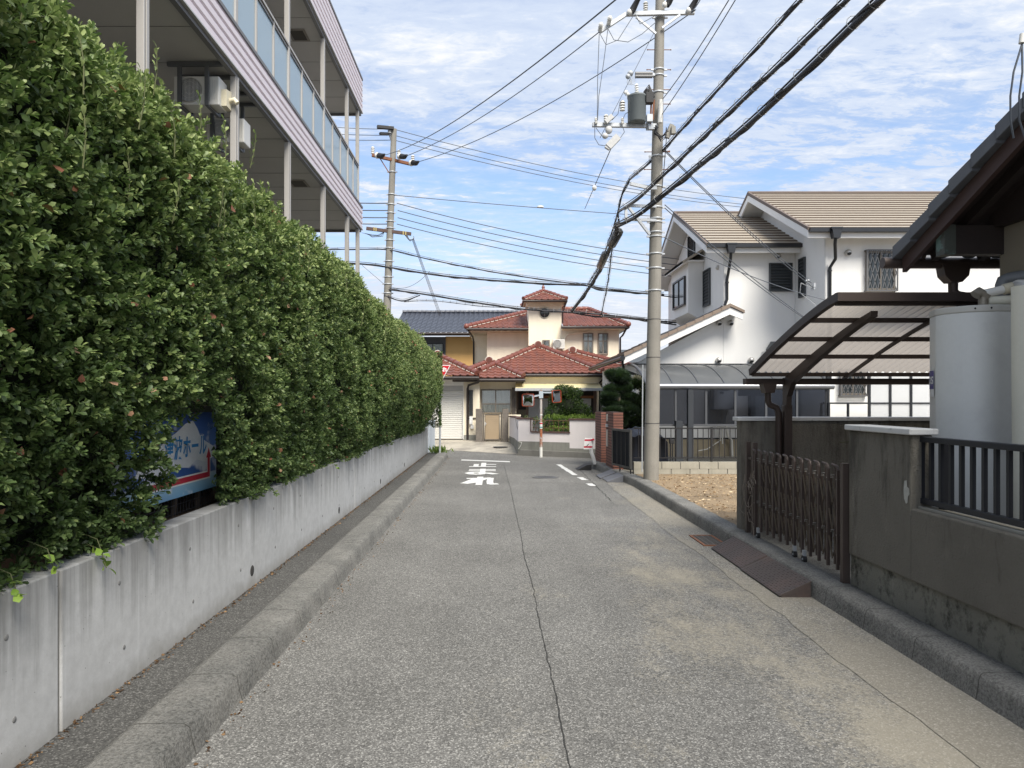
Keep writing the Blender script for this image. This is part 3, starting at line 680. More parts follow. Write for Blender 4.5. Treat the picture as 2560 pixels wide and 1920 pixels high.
for z, y in ((6.162, 14.35), (9.212, 14.35)):
    m = MB(); m.box(-4.25, -3.88, y, y+.5, z, z+.003); q = m.build('soffit_vent', mat('vent_frame', (.22, .2, .17), .7), bl)
    m = MB(); m.box(-4.2, -3.93, y+.06, y+.44, z-.004, z-.001); m.build('vent_grille', mat('vent_dark', (.05, .045, .035), .8), q)
for y in (2.3, 4.75, 7.18, 9.7, 12.16, 14.65, 17.0, 18.3):
    w_ = .11 if y < 5 else .09; m = MB(); m.box(XF-.10, XF-.02, y-w_/2, y+w_/2, 0, 6.12); m.box(XF-.018, XF-.008, y-.012, y+w_/2, 0, 6.12); m.build('lower_post', M_post, bl, bevel=.006)
    m = MB(); m.box(XF-.10, XF-.02, y-w_/2, y+w_/2, 6.80, 9.17); m.build('upper_post', M_post, bl, bevel=.006)
ps = [2.3, 4.75, 7.18, 9.7, 12.16, 14.65, 17.0, 18.3]; M_fgl = m_sheet('frosted_glass', (.50, .63, .72), .35, .10)
m = MB(); m.box(XF-.075, XF-.015, Y0, 18.3, 7.76, 7.80); m.build('handrail', M_post, bl)
m = MB(); m.box(XF-.07, XF-.03, Y0, 18.3, 7.70, 7.735); m.build('lower_rail', M_trim, bl)
for a, b in zip(ps[:-1], ps[1:]):
    k = 3 if b-a > 1.5 else 2
    for i in range(k):
        y0 = a+(b-a)*i/k; y1 = a+(b-a)*(i+1)/k
        m = MB(); m.box(XF-.055, XF-.048, y0+.03, y1-.03, 6.80, 7.695); m.build('glass_panel', M_fgl, bl)
        if i: m = MB(); m.box(XF-.08, XF-.025, y0-.022, y0+.022, 6.80, 7.76); m.build('baluster', M_post, bl)
m = MB(); m.box(-7.9, -7.5, Y0, YE-.02, 0, 10.0); m.box(-7.9, XF-.11, Y0, YE-.3, 9.65, 9.99); m.build('wall', mat('building_wall', (.34, .32, .31), .85, var=.06), bl)
for y in (4.5, 9.5, 14):
    for z in (3.4, 6.8): m = MB(); m.box(-7.5, -7.47, y, y+1.7, z, z+1.9); m.build('window', M_dgl, bl)
def ac_unit(name, x0, x1, y0, y1, z0, z1, label, parent=None, vent_right=True, hang=None):
    t = thing(name, label, 'air conditioner', ((x0+x1)/2, y0, z0))
    Mw = mat('ac_white', (.66, .65, .61), .45, var=.03)
    m = MB(); m.box(x0, x1, y0, y1, z0, z1); m.build('casing', Mw, t, bevel=.012)
    cx, cz = x0+(x1-x0)*.36, (z0+z1)/2; r = (z1-z0)*.42
    m = MB(); m.lathe((cx, y0-.004, cz), [(r*.98, .002), (r*.98, 0), (r*.9, -.001)], 28, 0, 'y')
    m.build('fan_opening', mat('fan_dark', (.22, .22, .23), .6), t)
    m = MB()
    for i in range(3):
        a0 = i*2.09+.4; m.quad(*[(cx+r*q*math.cos(a0+a), y0-.008, cz+r*q*math.sin(a0+a)) for q, a in ((.15, -.4), (.85, -.35), (.85, .55), (.15, .5))])
    m.build('fan_blades', mat('fan_blade', (.28, .28, .28), .5), t)
    m = MB()
    for i in range(19):
        u = -r+2*r*i/18; hh = math.sqrt(max(r*r-u*u, 0)); m.cyl((cx+u, y0-.016, cz-hh), (cx+u, y0-.016, cz+hh), .0035, n=4)
    m.lathe((cx, y0-.016, cz), [(r*1.02, -.004), (r*1.02, .016), (r*.97, .016), (r*.97, -.004)], 28, 0, 'y')
    for q in (.35, .68): m.tube([(cx+r*q*math.cos(a*.3), y0-.018, cz+r*q*math.sin(a*.3)) for a in range(22)], .002, 4)
    m.build('grille', Mw, t)
    m = MB()
    for i in range(6): m.box(x1-.17+i*.026, x1-.163+i*.026, y0-.004, y0-.001, z0+.07, z1-.05)
    m.build('front_ribs', mat('ac_rib', (.5, .5, .47), .5), t)
    if vent_right:
        m = MB(); m.prism([(x1, y0+.08, z0+.02), (x1, y1, z0+.02), (x1, y1, z0+.28), (x1, y0+.08, z0+.24)], (.07, 0, 0)); m.tube([(x1+.06, y1-.08, z0+.13), (x1+.13, y1-.08, z0+.15), (x1+.17, y1-.08, z0+.10)], .034, 10)
        m.build('valve_cover', mat('ac_cream', (.72, .66, .5), .5), t)
    if hang:
        m = MB(); Mh = mat('hanger_steel', (.12, .125, .13), .5, metal=.4)
        for y in (y0-.05, y1+.05):
            m.beam((x0-.06, y, hang-.035), (x1+.06, y, hang-.035), .045, .05)
            for x in (x0+.1, x1-.14): m.beam((x, y, hang-.06), (x, y, z0-.03), .05, .035)
        for x in (x0+.1, x1-.14): m.beam((x, y0-.05, z0-.022), (x, y1+.05, z0-.022), .04, .03)
        m.build('hanging_bracket', Mh, t)
    return t
ac_unit('air_conditioner', -4.27, -3.67, 9.40, 9.68, 5.62, 6.0, 'white outdoor air conditioner hung under the balcony, nearer of the two', hang=6.165)
ac_unit('air_conditioner', -4.20, -3.66, 10.3, 10.58, 5.45, 5.80, 'white outdoor air conditioner hung under the balcony, half hidden behind a post', vent_right=False, hang=6.165)
# ================================================================ RED-TILED CREAM HOUSE
M_rtile = mat('red_tile', (.19, .066, .044), .45, var=.35, scale=2.2, c2=(.10, .045, .038), thr=(.5, .72), spec=.55)
M_rridge = mat('red_ridge_tile', (.19, .065, .048), .35, var=.25, scale=5)
M_mortar = mat('mortar', (.50, .45, .40), .9, var=.06)
M_btile = mat('dark_tile', (.055, .062, .082), .35, var=.2, scale=3, spec=.6)
M_gut = mat('dark_gutter', (.035, .026, .024), .45, var=.1)
def tile_face(m, e0, e1, r1, r0, tw=.265, course=.26, amp=.028, lip=.022, flat=False, mi=0, lipmi=0):
    e0, e1, r1, r0 = map(Vector, (e0, e1, r1, r0)); u = (e1-e0).normalized(); n = (e1-e0).cross(r0-e0).normalized()
    if n.z < 0: n = -n
    v = n.cross(u).normalized()
    if v.z < 0: v = -v
    Lr = (r0-e0).dot(v); a0, b0 = 0.0, (e1-e0).length; a1, b1 = (r0-e0).dot(u), (r1-e0).dot(u)
    rows = max(2, round(Lr/course)); ch = Lr/rows
    for k in range(rows):
        v0, v1 = k*ch-(0 if k == 0 else .02), (k+1)*ch
        def rng_(vv): t = min(1, max(0, vv/Lr)); return a0+(a1-a0)*t, b0+(b1-b0)*t
        l0, h0 = rng_(v0); l1, h1 = rng_(v1); lo, hi = min(l0, l1), max(h0, h1)
        if flat: us = [lo, hi]
        else:
            st = tw/6; us = [i*st for i in range(int(lo/st), int(hi/st)+2)]
        pts = []; fs = []
        for uu in us:
            ph = (uu/tw) % 1; hgt = 0 if flat else amp*(math.cos(2*math.pi*ph)*.6+.35*math.cos(4*math.pi*ph+.8))
            c0 = min(max(uu, l0), h0); c1 = min(max(uu, l1), h1)
            pts += [e0+u*c0+v*v0+n*(hgt+lip-.035), e0+u*c0+v*v0+n*(hgt+lip), e0+u*c1+v*v1+n*(hgt)]
        q = len(us)
        m.add(pts, [(3*i+1, 3*i+4, 3*i+5, 3*i+2) for i in range(q-1)], mi, not flat)
        m.add(pts, [(3*i, 3*i+3, 3*i+4, 3*i+1) for i in range(q-1)], lipmi)
    return m
def ridge(m, mm, a, b, r=.10, seg=.27, side=None, cap=False):
    a = Vector(a); b = Vector(b); d = b-a; n = max(1, round(d.length/seg)); d /= n
    for i in range(n):
        p = a+d*i; q = p+d*1.12; j = Vector((0, 0, random.uniform(-.006, .006)))
        m.tube([p+j, p+d*.06+j, p+d*.12+j, q+j], [r*1.13, r*1.2, r*1.08, r*.96], 10)
    if mm is not None:
        dn = d.normalized(); s = dn.cross(Vector((0, 0, 1))).normalized()
        for sg in (1, -1):
            for i in range(n*1):
                p = a+d*(i+.5)+s*sg*r*1.15-Vector((0, 0, r*.55)); mm.tube([p-dn*seg*.36, p+dn*seg*.02-Vector((0,0,r*.12)), p+dn*seg*.36], r*.2, 5)
    if cap: m.ell(a, r*1.25, r*1.25, r*1.25, 12, 8)
def end_cap(parent, p, r=.16):
    """arched ridge-end tile facing the street"""
    p = Vector(p); m = MB(); m.tube([p+Vector((0, -.12, 0)), p+Vector((0, .3, .02))], r, 16); q = m.build('ridge_end', M_rridge, parent)
    m = MB(); m.tube([p+Vector((0, -.125, 0)), p+Vector((0, -.115, 0))], r*.62, 16); m.build('ridge_end_face', mat('tile_shade', (.13, .045, .032), .5), q)
    m = MB(); m.tube([p+Vector((-r*1.12*math.cos(a), -.10, r*1.12*math.sin(a)-.02)) for a in [i*math.pi/12-.35 for i in range(17)]], .028, 6)
    m.build('mortar', M_mortar, q)
def tri_hip(parent, name, xc, xl, xr, ye, ya, ze, za, depth, caps=True, gut=True):
    """hipped roof end facing the camera: front triangle and two long flanks running back"""
    roof = MB(); A = (xc, ya, za)
    tile_face(roof, (xl, ye, ze), (xr, ye, ze), A, A)
    tile_face(roof, (xr, ye, ze), (xr, ya+depth, ze), (xc, ya+depth, za), A)
    tile_face(roof, (xl, ya+depth, ze), (xl, ye, ze), A, (xc, ya+depth, za))
    ro = roof.build(name, M_rtile, parent)
    m = MB(); mm = MB()
    up = Vector((0, 0, .07))
    for c in ((xl, ye, ze), (xr, ye, ze)): ridge(m, mm, Vector(c)+up*.8+(Vector(A)-Vector(c))*.04, Vector(A)+up*.5)
    ridge(m, mm, Vector(A)+up, Vector((xc, ya+depth, za))+up, .11)
    m.build('ridge_tiles', M_rridge, ro); mm.build('mortar', M_mortar, ro)
    if caps: end_cap(ro, (xc, ya-.12, za+.05), .13)
    m = MB(); m.prism([(xl+.05, ye+.05, ze-.12), (xr-.05, ye+.05, ze-.12), (xr-.05, ya+depth, ze-.12), (xl+.05, ya+depth, ze-.12)], (0, 0, .06)); m.build('eave_soffit', mat('eave_cream', (.60, .52, .38), .8, var=.06), ro)
    if gut:
        m = MB(); m.tube([(xl+.0, ye-.03, ze-.09), (xr-.0, ye-.03, ze-.10)], .062, 8); m.box(xl+.04, xr-.04, ye+.03, ye+.055, ze-.16, ze-.03); m.box(xr-.065, xr-.04, ye+.06, ya+depth, ze-.16, ze-.03); m.build('gutter', M_gut, ro)
    return ro
def sash(parent, T, u0, u1, z0, z1, fm, mull=(), trans=(), curt=True, name='window', fw=.05, glass=None, lab=None, curt_mat=None):
    """window: frame ring proud of the wall > glass, curtain, bars"""
    m = MB(); m.T = T
    m.box(u0, u1, .01, .07, z0, z0+fw); m.box(u0, u1, .01, .07, z1-fw, z1); m.box(u0, u0+fw, .01, .069, z0+fw, z1-fw); m.box(u1-fw, u1, .01, .069, z0+fw, z1-fw)
    for q in mull: m.box(q-fw*.4, q+fw*.4, .01, .06, z0+fw, z1-fw)
    for q in trans: m.box(u0+fw, u1-fw, .01, .055, q-fw*.4, q+fw*.4)
    f = m.build(name, fm, parent, label=lab)
    m = MB(); m.T = T; m.box(u0+fw, u1-fw, .03, .036, z0+fw, z1-fw); m.build('pane', glass or (M_gl if curt else M_dgl), f)
    if curt:
        m = MB(); m.T = T; n = max(10, int((u1-u0)*40)); P = []
        for i in range(n+1):
            u = u0+fw+(u1-u0-2*fw)*i/n; d = .016+.006*math.sin(u*55+2*math.sin(u*9)); P += [(u, d, z0+fw), (u, d, z1-fw)]
        m.add(P, [(2*i, 2*i+2, 2*i+3, 2*i+1) for i in range(n)], 0, True); m.build('curtain', curt_mat or M_curt, f)
    return f
ho = thing('cream_house', 'two storey cream house with red tiled roofs and a square lookout tower', 'house', (1, 29, .2))
ye = 27.0
# ground floor walls
m = MB(); m.box(-5.2, -1.235, 26.6, 26.8, 2.28, 2.60); m.box(-1.22, -.62, 26.6, 26.85, .2, 2.60); m.box(-.645, -.62, 26.85, 27.05, .2, 2.6)
m.box(-5.2, -4.1, 26.6, 26.8, .2, 2.28); m.box(-.62, .76, 27.05, 27.25, .2, 2.50); m.box(.8, 1.04, 27.45, 27.6, 2.2, 2.70)
m.box(1.04, 3.88, 27.0, 27.2, 2.20, 2.70); m.box(3.93, 6.6, 28.5, 28.7, .2, 2.70); m.box(-5.2, 6.3, 28.8, 29.0, .2, 2.66); m.box(3.93, 4.05, 27.6, 28.5, .2, 2.66)
m.build('ground_floor_wall', M_cream, ho)
m = MB(); m.box(-1.212, -.61, 26.58, 26.599, .2, .42); m.build('wall_base', mat('plinth_grey', (.27, .27, .24), .9), ho)
tri_hip(ho, 'garage_roof', -2.28, -3.95, -.63, 25.9, 27.8, 2.63, 3.47, 2.6)
tri_hip(ho, 'porch_roof', -.275, -1.62, 1.075, 26.35, 27.75, 2.56, 3.23, 2.2)
tri_hip(ho, 'lounge_roof', 1.72, -.72, 4.13, 26.8, 29.3, 2.755, 3.97, 2.0)
tri_hip(ho, 'side_roof', 3.2, .7, 6.3, 28.0, 30.0, 2.80, 3.80, 1.0)
# shutter
s = thing  # (keeps names short)
m = MB(); m.box(-4.0, -1.23, 26.57, 26.6, 2.27, 2.51); m.build('shutter_header', M_wtrim, ho)
m = MB(); m.box(-4.0, -1.25, 26.585, 26.66, 2.07, 2.27); m.build('shutter_box', mat('grey_box', (.42, .42, .41), .6), ho)
m = MB(); n = 25; z0, z1 = .27, 2.08; P = []
for i in range(n):
    a = z0+(z1-z0)*i/n; h = (z1-z0)/n
    for q, d in ((0, .0), (.12, .022), (.6, .026), (.85, .0)): P += [(-4.0, 26.66-d, a+h*q), (-1.25, 26.66-d, a+h*q)]
m.add(P, [(2*i, 2*i+1, 2*i+3, 2*i+2) for i in range(len(P)//2-1)]); m.build('garage_shutter', mat('shutter_white', (.72, .71, .67), .5, var=.05), ho)
m = MB(); m.box(-1.249, -1.221, 26.55, 26.67, .26, 2.5); m.build('shutter_rail', M_wtrim, ho)
# lattice window, meter and pipes right of the shutter
T = facing_y(26.6)
sash(ho, T, -1.02, -.87, 1.15, 2.10, mat('dark_frame', (.05, .045, .045), .5), curt=False, mull=(-.945,), trans=(1.35, 1.6, 1.85), fw=.02)
m = MB(); m.box(-1.0, -.88, 26.5, 26.6, .82, 1.12); m.box(-.96, -.84, 26.53, 26.6, .66, .80); m.build('meter_box', M_wtrim, ho)
m = MB(); m.tube([(-.65, 25.95, 2.5), (-.65, 26.0, 2.38), (-1.03, 26.5, 2.28), (-1.07, 26.55, 2.15), (-1.07, 26.55, .25)], .042, 8); m.build('downpipe', M_gut, ho)
m = MB(); m.box(-1.06, -.72, 26.555, 26.599, 1.03, 1.07); m.build('wall_band', M_gut, ho)
# window of the middle room
M_alu = mat('bronze_frame', (.21, .185, .155), .5, metal=.2, var=.08)
sash(ho, facing_y(27.05), -.58, .58, 1.22, 2.14, M_alu, mull=(-.02,), trans=(1.58,))
m = MB(); m.box(.60, .74, 26.93, 27.03, 1.15, 2.2); m.build('shutter_case', mat('case_brown', (.10, .085, .075), .6), ho)
m = MB(); m.box(-.55, .9, 26.6, 26.72, .3, 1.12); m.box(-.57, .92, 26.58, 26.74, 1.12, 1.18); m.build('planter_wall', M_cream, ho)
# lounge front under the awning
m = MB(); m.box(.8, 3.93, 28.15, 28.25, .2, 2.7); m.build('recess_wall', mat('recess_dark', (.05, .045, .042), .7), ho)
m = MB(); m.prism([(.72, 26.32, 2.17), (.72, 27.0, 2.36), (.72, 27.0, 2.34), (.72, 26.32, 2.145)], (3.2, 0, 0)); m.build('awning', mat('awning_yellow', (.66, .58, .34), .8, var=.12, scale=5), ho)
m = MB(); m.box(.70, 3.94, 26.25, 26.31, 2.07, 2.17); m.build('awning_gutter', M_galv, ho)
m = MB(); m.box(1.25, 3.85, 28.10, 28.14, 1.80, 1.90); m.build('beam', mat('orange_wood', (.42, .19, .09), .7, var=.2), ho)
for a, b in ((1.27, 2.05), (2.08, 2.85), (2.88, 3.75)):
    m = MB(); m.box(a, b, 28.08, 28.12, .5, 1.79); m.build('shoji_panel', mat('pale_panel', (.68, .72, .75), .6, var=.04), ho)
m = MB(); m.box(.85, 1.24, 28.06, 28.12, .4, 1.35); m.build('porch_door', mat('olive_panel', (.26, .235, .17), .6), ho)
for x in (.80, 1.2, 3.82):
    m = MB(); m.box(x-.05, x+.05, 27.42, 27.52, .2, 2.2); m.build('porch_post', mat('post_brown', (.16, .115, .09), .7), ho)
sash(ho, facing_y(28.5), 4.08, 4.50, .80, 2.30, M_alu, curt=True, mull=(4.29,), trans=(1.0, 1.2, 1.6))
m = MB()
for i in range(7): m.cyl((4.08+i*.07, 28.38, .7), (4.08+i*.07, 28.38, 2.4), .008, n=5)
for z in (.75, 1.1, 1.3, 1.9, 2.35): m.cyl((4.05, 28.38, z), (4.53, 28.38, z), .008, n=5)
m.build('window_grille', M_dark, ho)
m = MB(); m.tube([(4.1, 26.9, 2.62), (4.02, 27.2, 2.45), (3.99, 27.38, 2.4), (3.98, 27.4, .3)], .035, 8); m.build('downpipe', M_gut, ho)
# upper floor and tower
m = MB(); m.box(2.81, 5.28, 30.5, 30.7, 2.6, 4.93); m.box(5.08, 5.28, 30.7, 35, 2.6, 4.93); m.build('upper_wall', M_cream, ho); m = MB(); m.box(-.41, 1.385, 31.2, 31.4, 2.6, 4.86); m.box(-.41, -.3, 31.4, 32.5, 2.6, 4.86); m.box(-1.0, -.41, 32.4, 32.6, 2.6, 4.86); m.box(-1.0, -.9, 32.6, 35, 2.6, 4.86)
m.build('upper_wall', M_cream, ho)
m = MB(); m.box(1.385, 2.81, 30.5, 31.9, 2.6, 5.80); m.box(1.30, 2.90, 30.42, 31.98, 5.80, 5.93); m.build('tower', M_cream, ho, bevel=.01)
rf = MB(); z = 5.98; a, b, y0, y1 = 1.14, 2.98, 30.0, 32.2; ap = (2.06, 31.1, 6.50)
for e in (((a, y0, z), (b, y0, z)), ((b, y0, z), (b, y1, z)), ((b, y1, z), (a, y1, z)), ((a, y1, z), (a, y0, z))): tile_face(rf, e[0], e[1], ap, ap)
ro = rf.build('tower_roof', M_rtile, ho); m = MB(); mm = MB()
for c in ((a, y0, z), (b, y0, z), (b, y1, z), (a, y1, z)): ridge(m, mm, Vector(c)+Vector((0, 0, .05)), Vector(ap)+Vector((0, 0, .03)), .075)
m.build('ridge_tiles', M_rridge, ro); mm.build('mortar', M_mortar, ro)
m = MB(); m.lathe((2.06, 31.1, 6.52), [(.13, 0), (.10, .05), (.05, .08), (.08, .14), (.05, .2), (.02, .26), (.035, .29), (.005, .36)], 12); m.build('finial', M_rridge, ro)
m = MB(); m.box(a+.05, b-.05, y0+.05, y1-.05, z-.06, z-.02); m.build('eave_soffit', MC['eave_cream'], ro)
m = MB(); m.tube([(a, y0, z-.06), (b, y0, z-.06), (b, y1, z-.06)], .05, 8); m.tube([(b, y0, z-.08), (b-.1, y0+.25, z-.35), (2.85, 30.46, z-.5), (2.85, 30.46, 5.0)], .03, 8); m.build('gutter', M_gut, ro)
cx, cz = 2.08, wz(782, 30.5)
m = MB(); m.lathe((cx, 30.47, cz), [(.24, 0), (.24, .04), (.20, .04), (.20, 0)], 28, 0, 'y'); m.box(cx-.012, cx+.012, 30.46, 30.475, cz-.2, cz+.2); m.box(cx-.2, cx+.2, 30.462, 30.474, cz-.012, cz+.012); f_ = m.build('round_window', mat('grey_frame', (.12, .125, .12), .5), ho)
m = MB(); m.lathe((cx, 30.485, cz), [(.2, 0), (.2, .01)], 28, 0, 'y'); m.build('pane', M_dgl, f_)
rf = MB(); e0, e1 = (-1.28, 30.5, 4.84), (5.58, 30.0, 4.88); r0, r1 = (1.9, 33.6, 5.98), (4.35, 33.6, 6.0); bk0, bk1 = (-1.28, 36.6, 4.84), (5.58, 36.6, 4.88)
tile_face(rf, (-1.28, 30.5, 4.84), (1.39, 30.5, 4.84), (1.39, 33.6, 5.98), r0)   # left of tower
tile_face(rf, (2.81, 30.0, 4.88), e1, r1, (2.81, 33.5, 5.99)); tile_face(rf, e1, bk1, r1, r1); tile_face(rf, bk0, (-1.28, 30.5, 4.84), r0, r0)
ro = rf.build('upper_roof', M_rtile, ho); m = MB(); mm = MB(); up = Vector((0, 0, .06))
ridge(m, mm, Vector(e0)+up, Vector(r0)+up, .10, cap=True); ridge(m, mm, Vector(e1)+up, Vector(r1)+up, .10, cap=True); ridge(m, None, Vector(r0)+up, Vector(r1)+up, .10)
m.build('ridge_tiles', M_rridge, ro); mm.build('mortar', M_mortar, ro)
m = MB(); m.prism([(-1.2, 30.6, 4.70), (1.38, 30.6, 4.70), (1.38, 36, 4.70), (-1.2, 36, 4.70)], (0, 0, .06)); m.prism([(2.82, 30.1, 4.74), (5.5, 30.1, 4.74), (5.5, 36, 4.74), (2.82, 36, 4.74)], (0, 0, .06)); m.build('eave_soffit', MC['eave_cream'], ro)
m = MB(); m.tube([(-1.28, 30.47, 4.77), (1.36, 30.47, 4.77)], .06, 8); m.tube([(2.74, 29.97, 4.80), (5.58, 29.97, 4.80), (5.62, 36, 4.80)], .06, 8)
m.build('gutter', M_gut, ro); m = MB(); m.tube([(5.5, 30.0, 4.75), (5.4, 30.3, 4.5), (5.32, 30.46, 4.4), (5.32, 30.46, 2.7)], .04, 8); m.build('downpipe', M_gut, ro); m = MB(); m.tube([(-1.2, 30.55, 4.72), (-1.05, 31.5, 4.55), (-1.03, 32.35, 4.4), (-1.03, 32.35, 2.7)], .04, 8); m.build('downpipe', M_gut, ro)
T = facing_y(30.5)
for a, b in ((1457, 1483), (1494.5, 1520)):
    u0, u1 = wx(a, 30.5), wx(b, 30.5); sash(ho, T, u0, u1, wz(886, 30.5), wz(833, 30.5), M_alu, mull=((u0+u1)/2,), trans=(wz(853, 30.5),), name='window')
sash(ho, T, wx(1356, 30.5), wx(1374.5, 30.5), wz(880, 30.5), wz(850, 30.5), M_alu, mull=())
t = ac_unit('air_conditioner', wx(1382.5, 30.2), wx(1412, 30.2), 30.2, 30.42, wz(871.5, 30.2), wz(848, 30.2), 'white outdoor air conditioner on the upper wall of the cream house', vent_right=False)
m = MB(); m.beam((wx(1388, 30.2), 30.2, wz(872.5, 30.2)), (wx(1388, 30.2), 30.5, wz(872.5, 30.2)), .03, .03); m.beam((wx(1407, 30.2), 30.2, wz(872.5, 30.2)), (wx(1407, 30.2), 30.5, wz(872.5, 30.2)), .03, .03); m.build('wall_bracket', M_galv, t)
m = MB(); m.tube([W(1411, 855, 30.42), W(1412, 845, 30.45), W(1419, 836, 30.45), W(1440, 833, 30.45), W(1477, 829, 30.45)], .03, 8); m.build('pipe_cover', M_cream, ho)
# ---- gate and its pillars
M_peb = mat('pebble_render', (.17, .15, .13), .95, var=.35, scale=10, bmp=1, bs=60, bd=.01)
for a, b, lab in ((1189.5, 1206, 'left pebble-dash gate pillar beside the white garage shutter'), (1256, 1271.6, 'right pebble-dash gate pillar beside the pale garden wall')):
    m = MB(); x0, x1 = wx(a, 26.0), wx(b, 26.0); m.box(x0, x1, 25.88, 26.12, .15, wz(1022, 26.0)); tag(m.build('gate_pillar', M_peb, bevel=.01), lab, 'gate pillar', 'pillars of the tan gate')
t = thing('entrance_gate', 'tan slatted aluminium entrance gate between the pebble-dash pillars', 'gate', (-.12, 26.0, .23)); M_gf = mat('gate_frame', (.15, .13, .11), .5, metal=.2)
x0, x1 = wx(1206.5, 26.0), wx(1255.5, 26.0)
m = MB(); m.box(x0, x0+.06, 25.96, 26.04, .2, wz(1030, 26.0)); m.box(x1-.06, x1, 25.96, 26.04, .2, wz(1030, 26.0)); m.box(x0+.075, x1-.09, 25.97, 26.03, .27, .30); m.box(x0+.075, x1-.09, 25.97, 26.03, wz(1037, 26.0), wz(1035, 26.0)); m.box(x0+.075, x0+.10, 25.97, 26.03, .30, wz(1037, 26.0)); m.box(x1-.115, x1-.09, 25.97, 26.03, .30, wz(1037, 26.0)); m.build('gate_frame', M_gf, t)
m = MB(); zt = wz(1037, 26.0); n = 11
for i in range(n): m.box(x0+.10, x1-.115, 25.985, 26.00, .30+(zt-.30)*i/n, .30+(zt-.30)*(i+.93)/n)
m.box(x0+.10, x1-.115, 26.005, 26.015, .30, zt); m.build('slat_panel', mat('tan_slats', (.36, .275, .18), .5, var=.08), t)
m = MB(); m.box(x0+.075, x0+.11, 25.94, 25.97, .80, .92); m.cyl((x0+.09, 25.94, .86), (x0+.16, 25.93, .86), .01); m.build('handle', M_galv, t)
# ---- pale garden wall with stepped top
t = thing('stepped_garden_wall', 'pale pink garden wall with a stepped brown coping above grey concrete', 'wall', (2, 21.7, 0))
M_pink = mat('pale_pink_paint', (.70, .655, .65), .8, var=.04, scale=1.5, streak=((.5, .46, .44), .35, 1.5)); M_cop = mat('brown_coping', (.085, .045, .038), .6, var=.1)
M_base = mat('wall_concrete', (.22, .22, .195), .9, var=.2, scale=4, streak=((.10, .10, .085), .6, 3), bmp=.4, bs=50); M_base2 = mat('foot_concrete', (.17, .165, .15), .9, var=.25, scale=3, streak=((.09, .085, .075), .6, 3))
A = Vector((.69, 22.2, 0)); B = Vector((3.35, 20.85, 0)); du = (B-A).normalized(); dn = Vector((du.y, -du.x, 0))
def atpx(px):   # where the photographed column meets the wall line
    k = (px-CX)/F; s = (k*A.y-A.x)/(du.x-k*du.y); return s
s1, s2, s3, s4 = 0.0, atpx(1327.5), atpx(1424), (B-A).length
Tw = frame(A, du, dn)
m = MB(); m.T = Tw; m.box(s1, s2, -.14, 0, .44, 1.13); m.box(s2, s3, -.14, 0, .44, .72); m.box(s3, s4, -.14, 0, .27, 1.12)
C = Vector((.62, 24.4, 0)); D_ = Vector((.47, 25.88, 0))
for p, q, z0, z1 in ((A, C, .42, 1.12), (C, D_, .42, 1.11)): m.T = None; m.prism([(p.x, p.y, z0), (p.x+.14, p.y, z0), (q.x+.14, q.y, z0), (q.x, q.y, z0)], (0, 0, z1-z0))
m.build('painted_wall', M_pink, t)
m = MB(); m.T = Tw; m.box(s1-.03, s2+.02, -.17, .03, 1.13, 1.17); m.box(s2-.02, s2+.0, -.16, .02, .745, 1.129); m.box(s2+.001, s3+.02, -.17, .03, .72, .755); m.box(s3-.03, s4, -.17, .03, 1.12, 1.165); m.T = None
for p, q in ((A, C), (C, D_)): m.prism([(p.x-.03, p.y+.03, 1.121), (p.x+.17, p.y+.03, 1.121), (q.x+.17, q.y, 1.121), (q.x-.03, q.y, 1.121)], (0, 0, .04))
m.build('coping', M_cop, t)
m = MB(); m.T = Tw; m.box(s1, s3-.005, -.14, .004, .15, .439); m.box(s3-.004, s4, -.14, .004, .12, .269); m.T = None
for p, q in ((A, C), (C, D_)): m.prism([(p.x-.004, p.y, .05), (p.x+.14, p.y, .05), (q.x+.14, q.y, .05), (q.x-.004, q.y, .05)], (0, 0, .369))
m.build('concrete_base', M_base, t)
m = MB(); m.T = Tw; m.add([(s1-.05, .10, 0), (s4, .10, 0), (s4, .10, .16), (s1+.12, .10, .17), (s1+.12, .006, .18), (s4, .006, .17)], [(0, 1, 2, 3), (3, 2, 5, 4)]); m.add([(s1-.05, .10, 0), (s1-.05, -.05, 0), (s1+.12, .006, .18), (s1+.12, .10, .17)], [(0, 3, 2, 1)]); m.build('footing', M_base2, t)
m = MB(); m.T = Tw; m.tube([(.02, .02, .42), (.13, .03, .40), (.10, .04, .3), (.03, .05, .2)], .008, 6); m.build('drain_hose', M_porc, t)
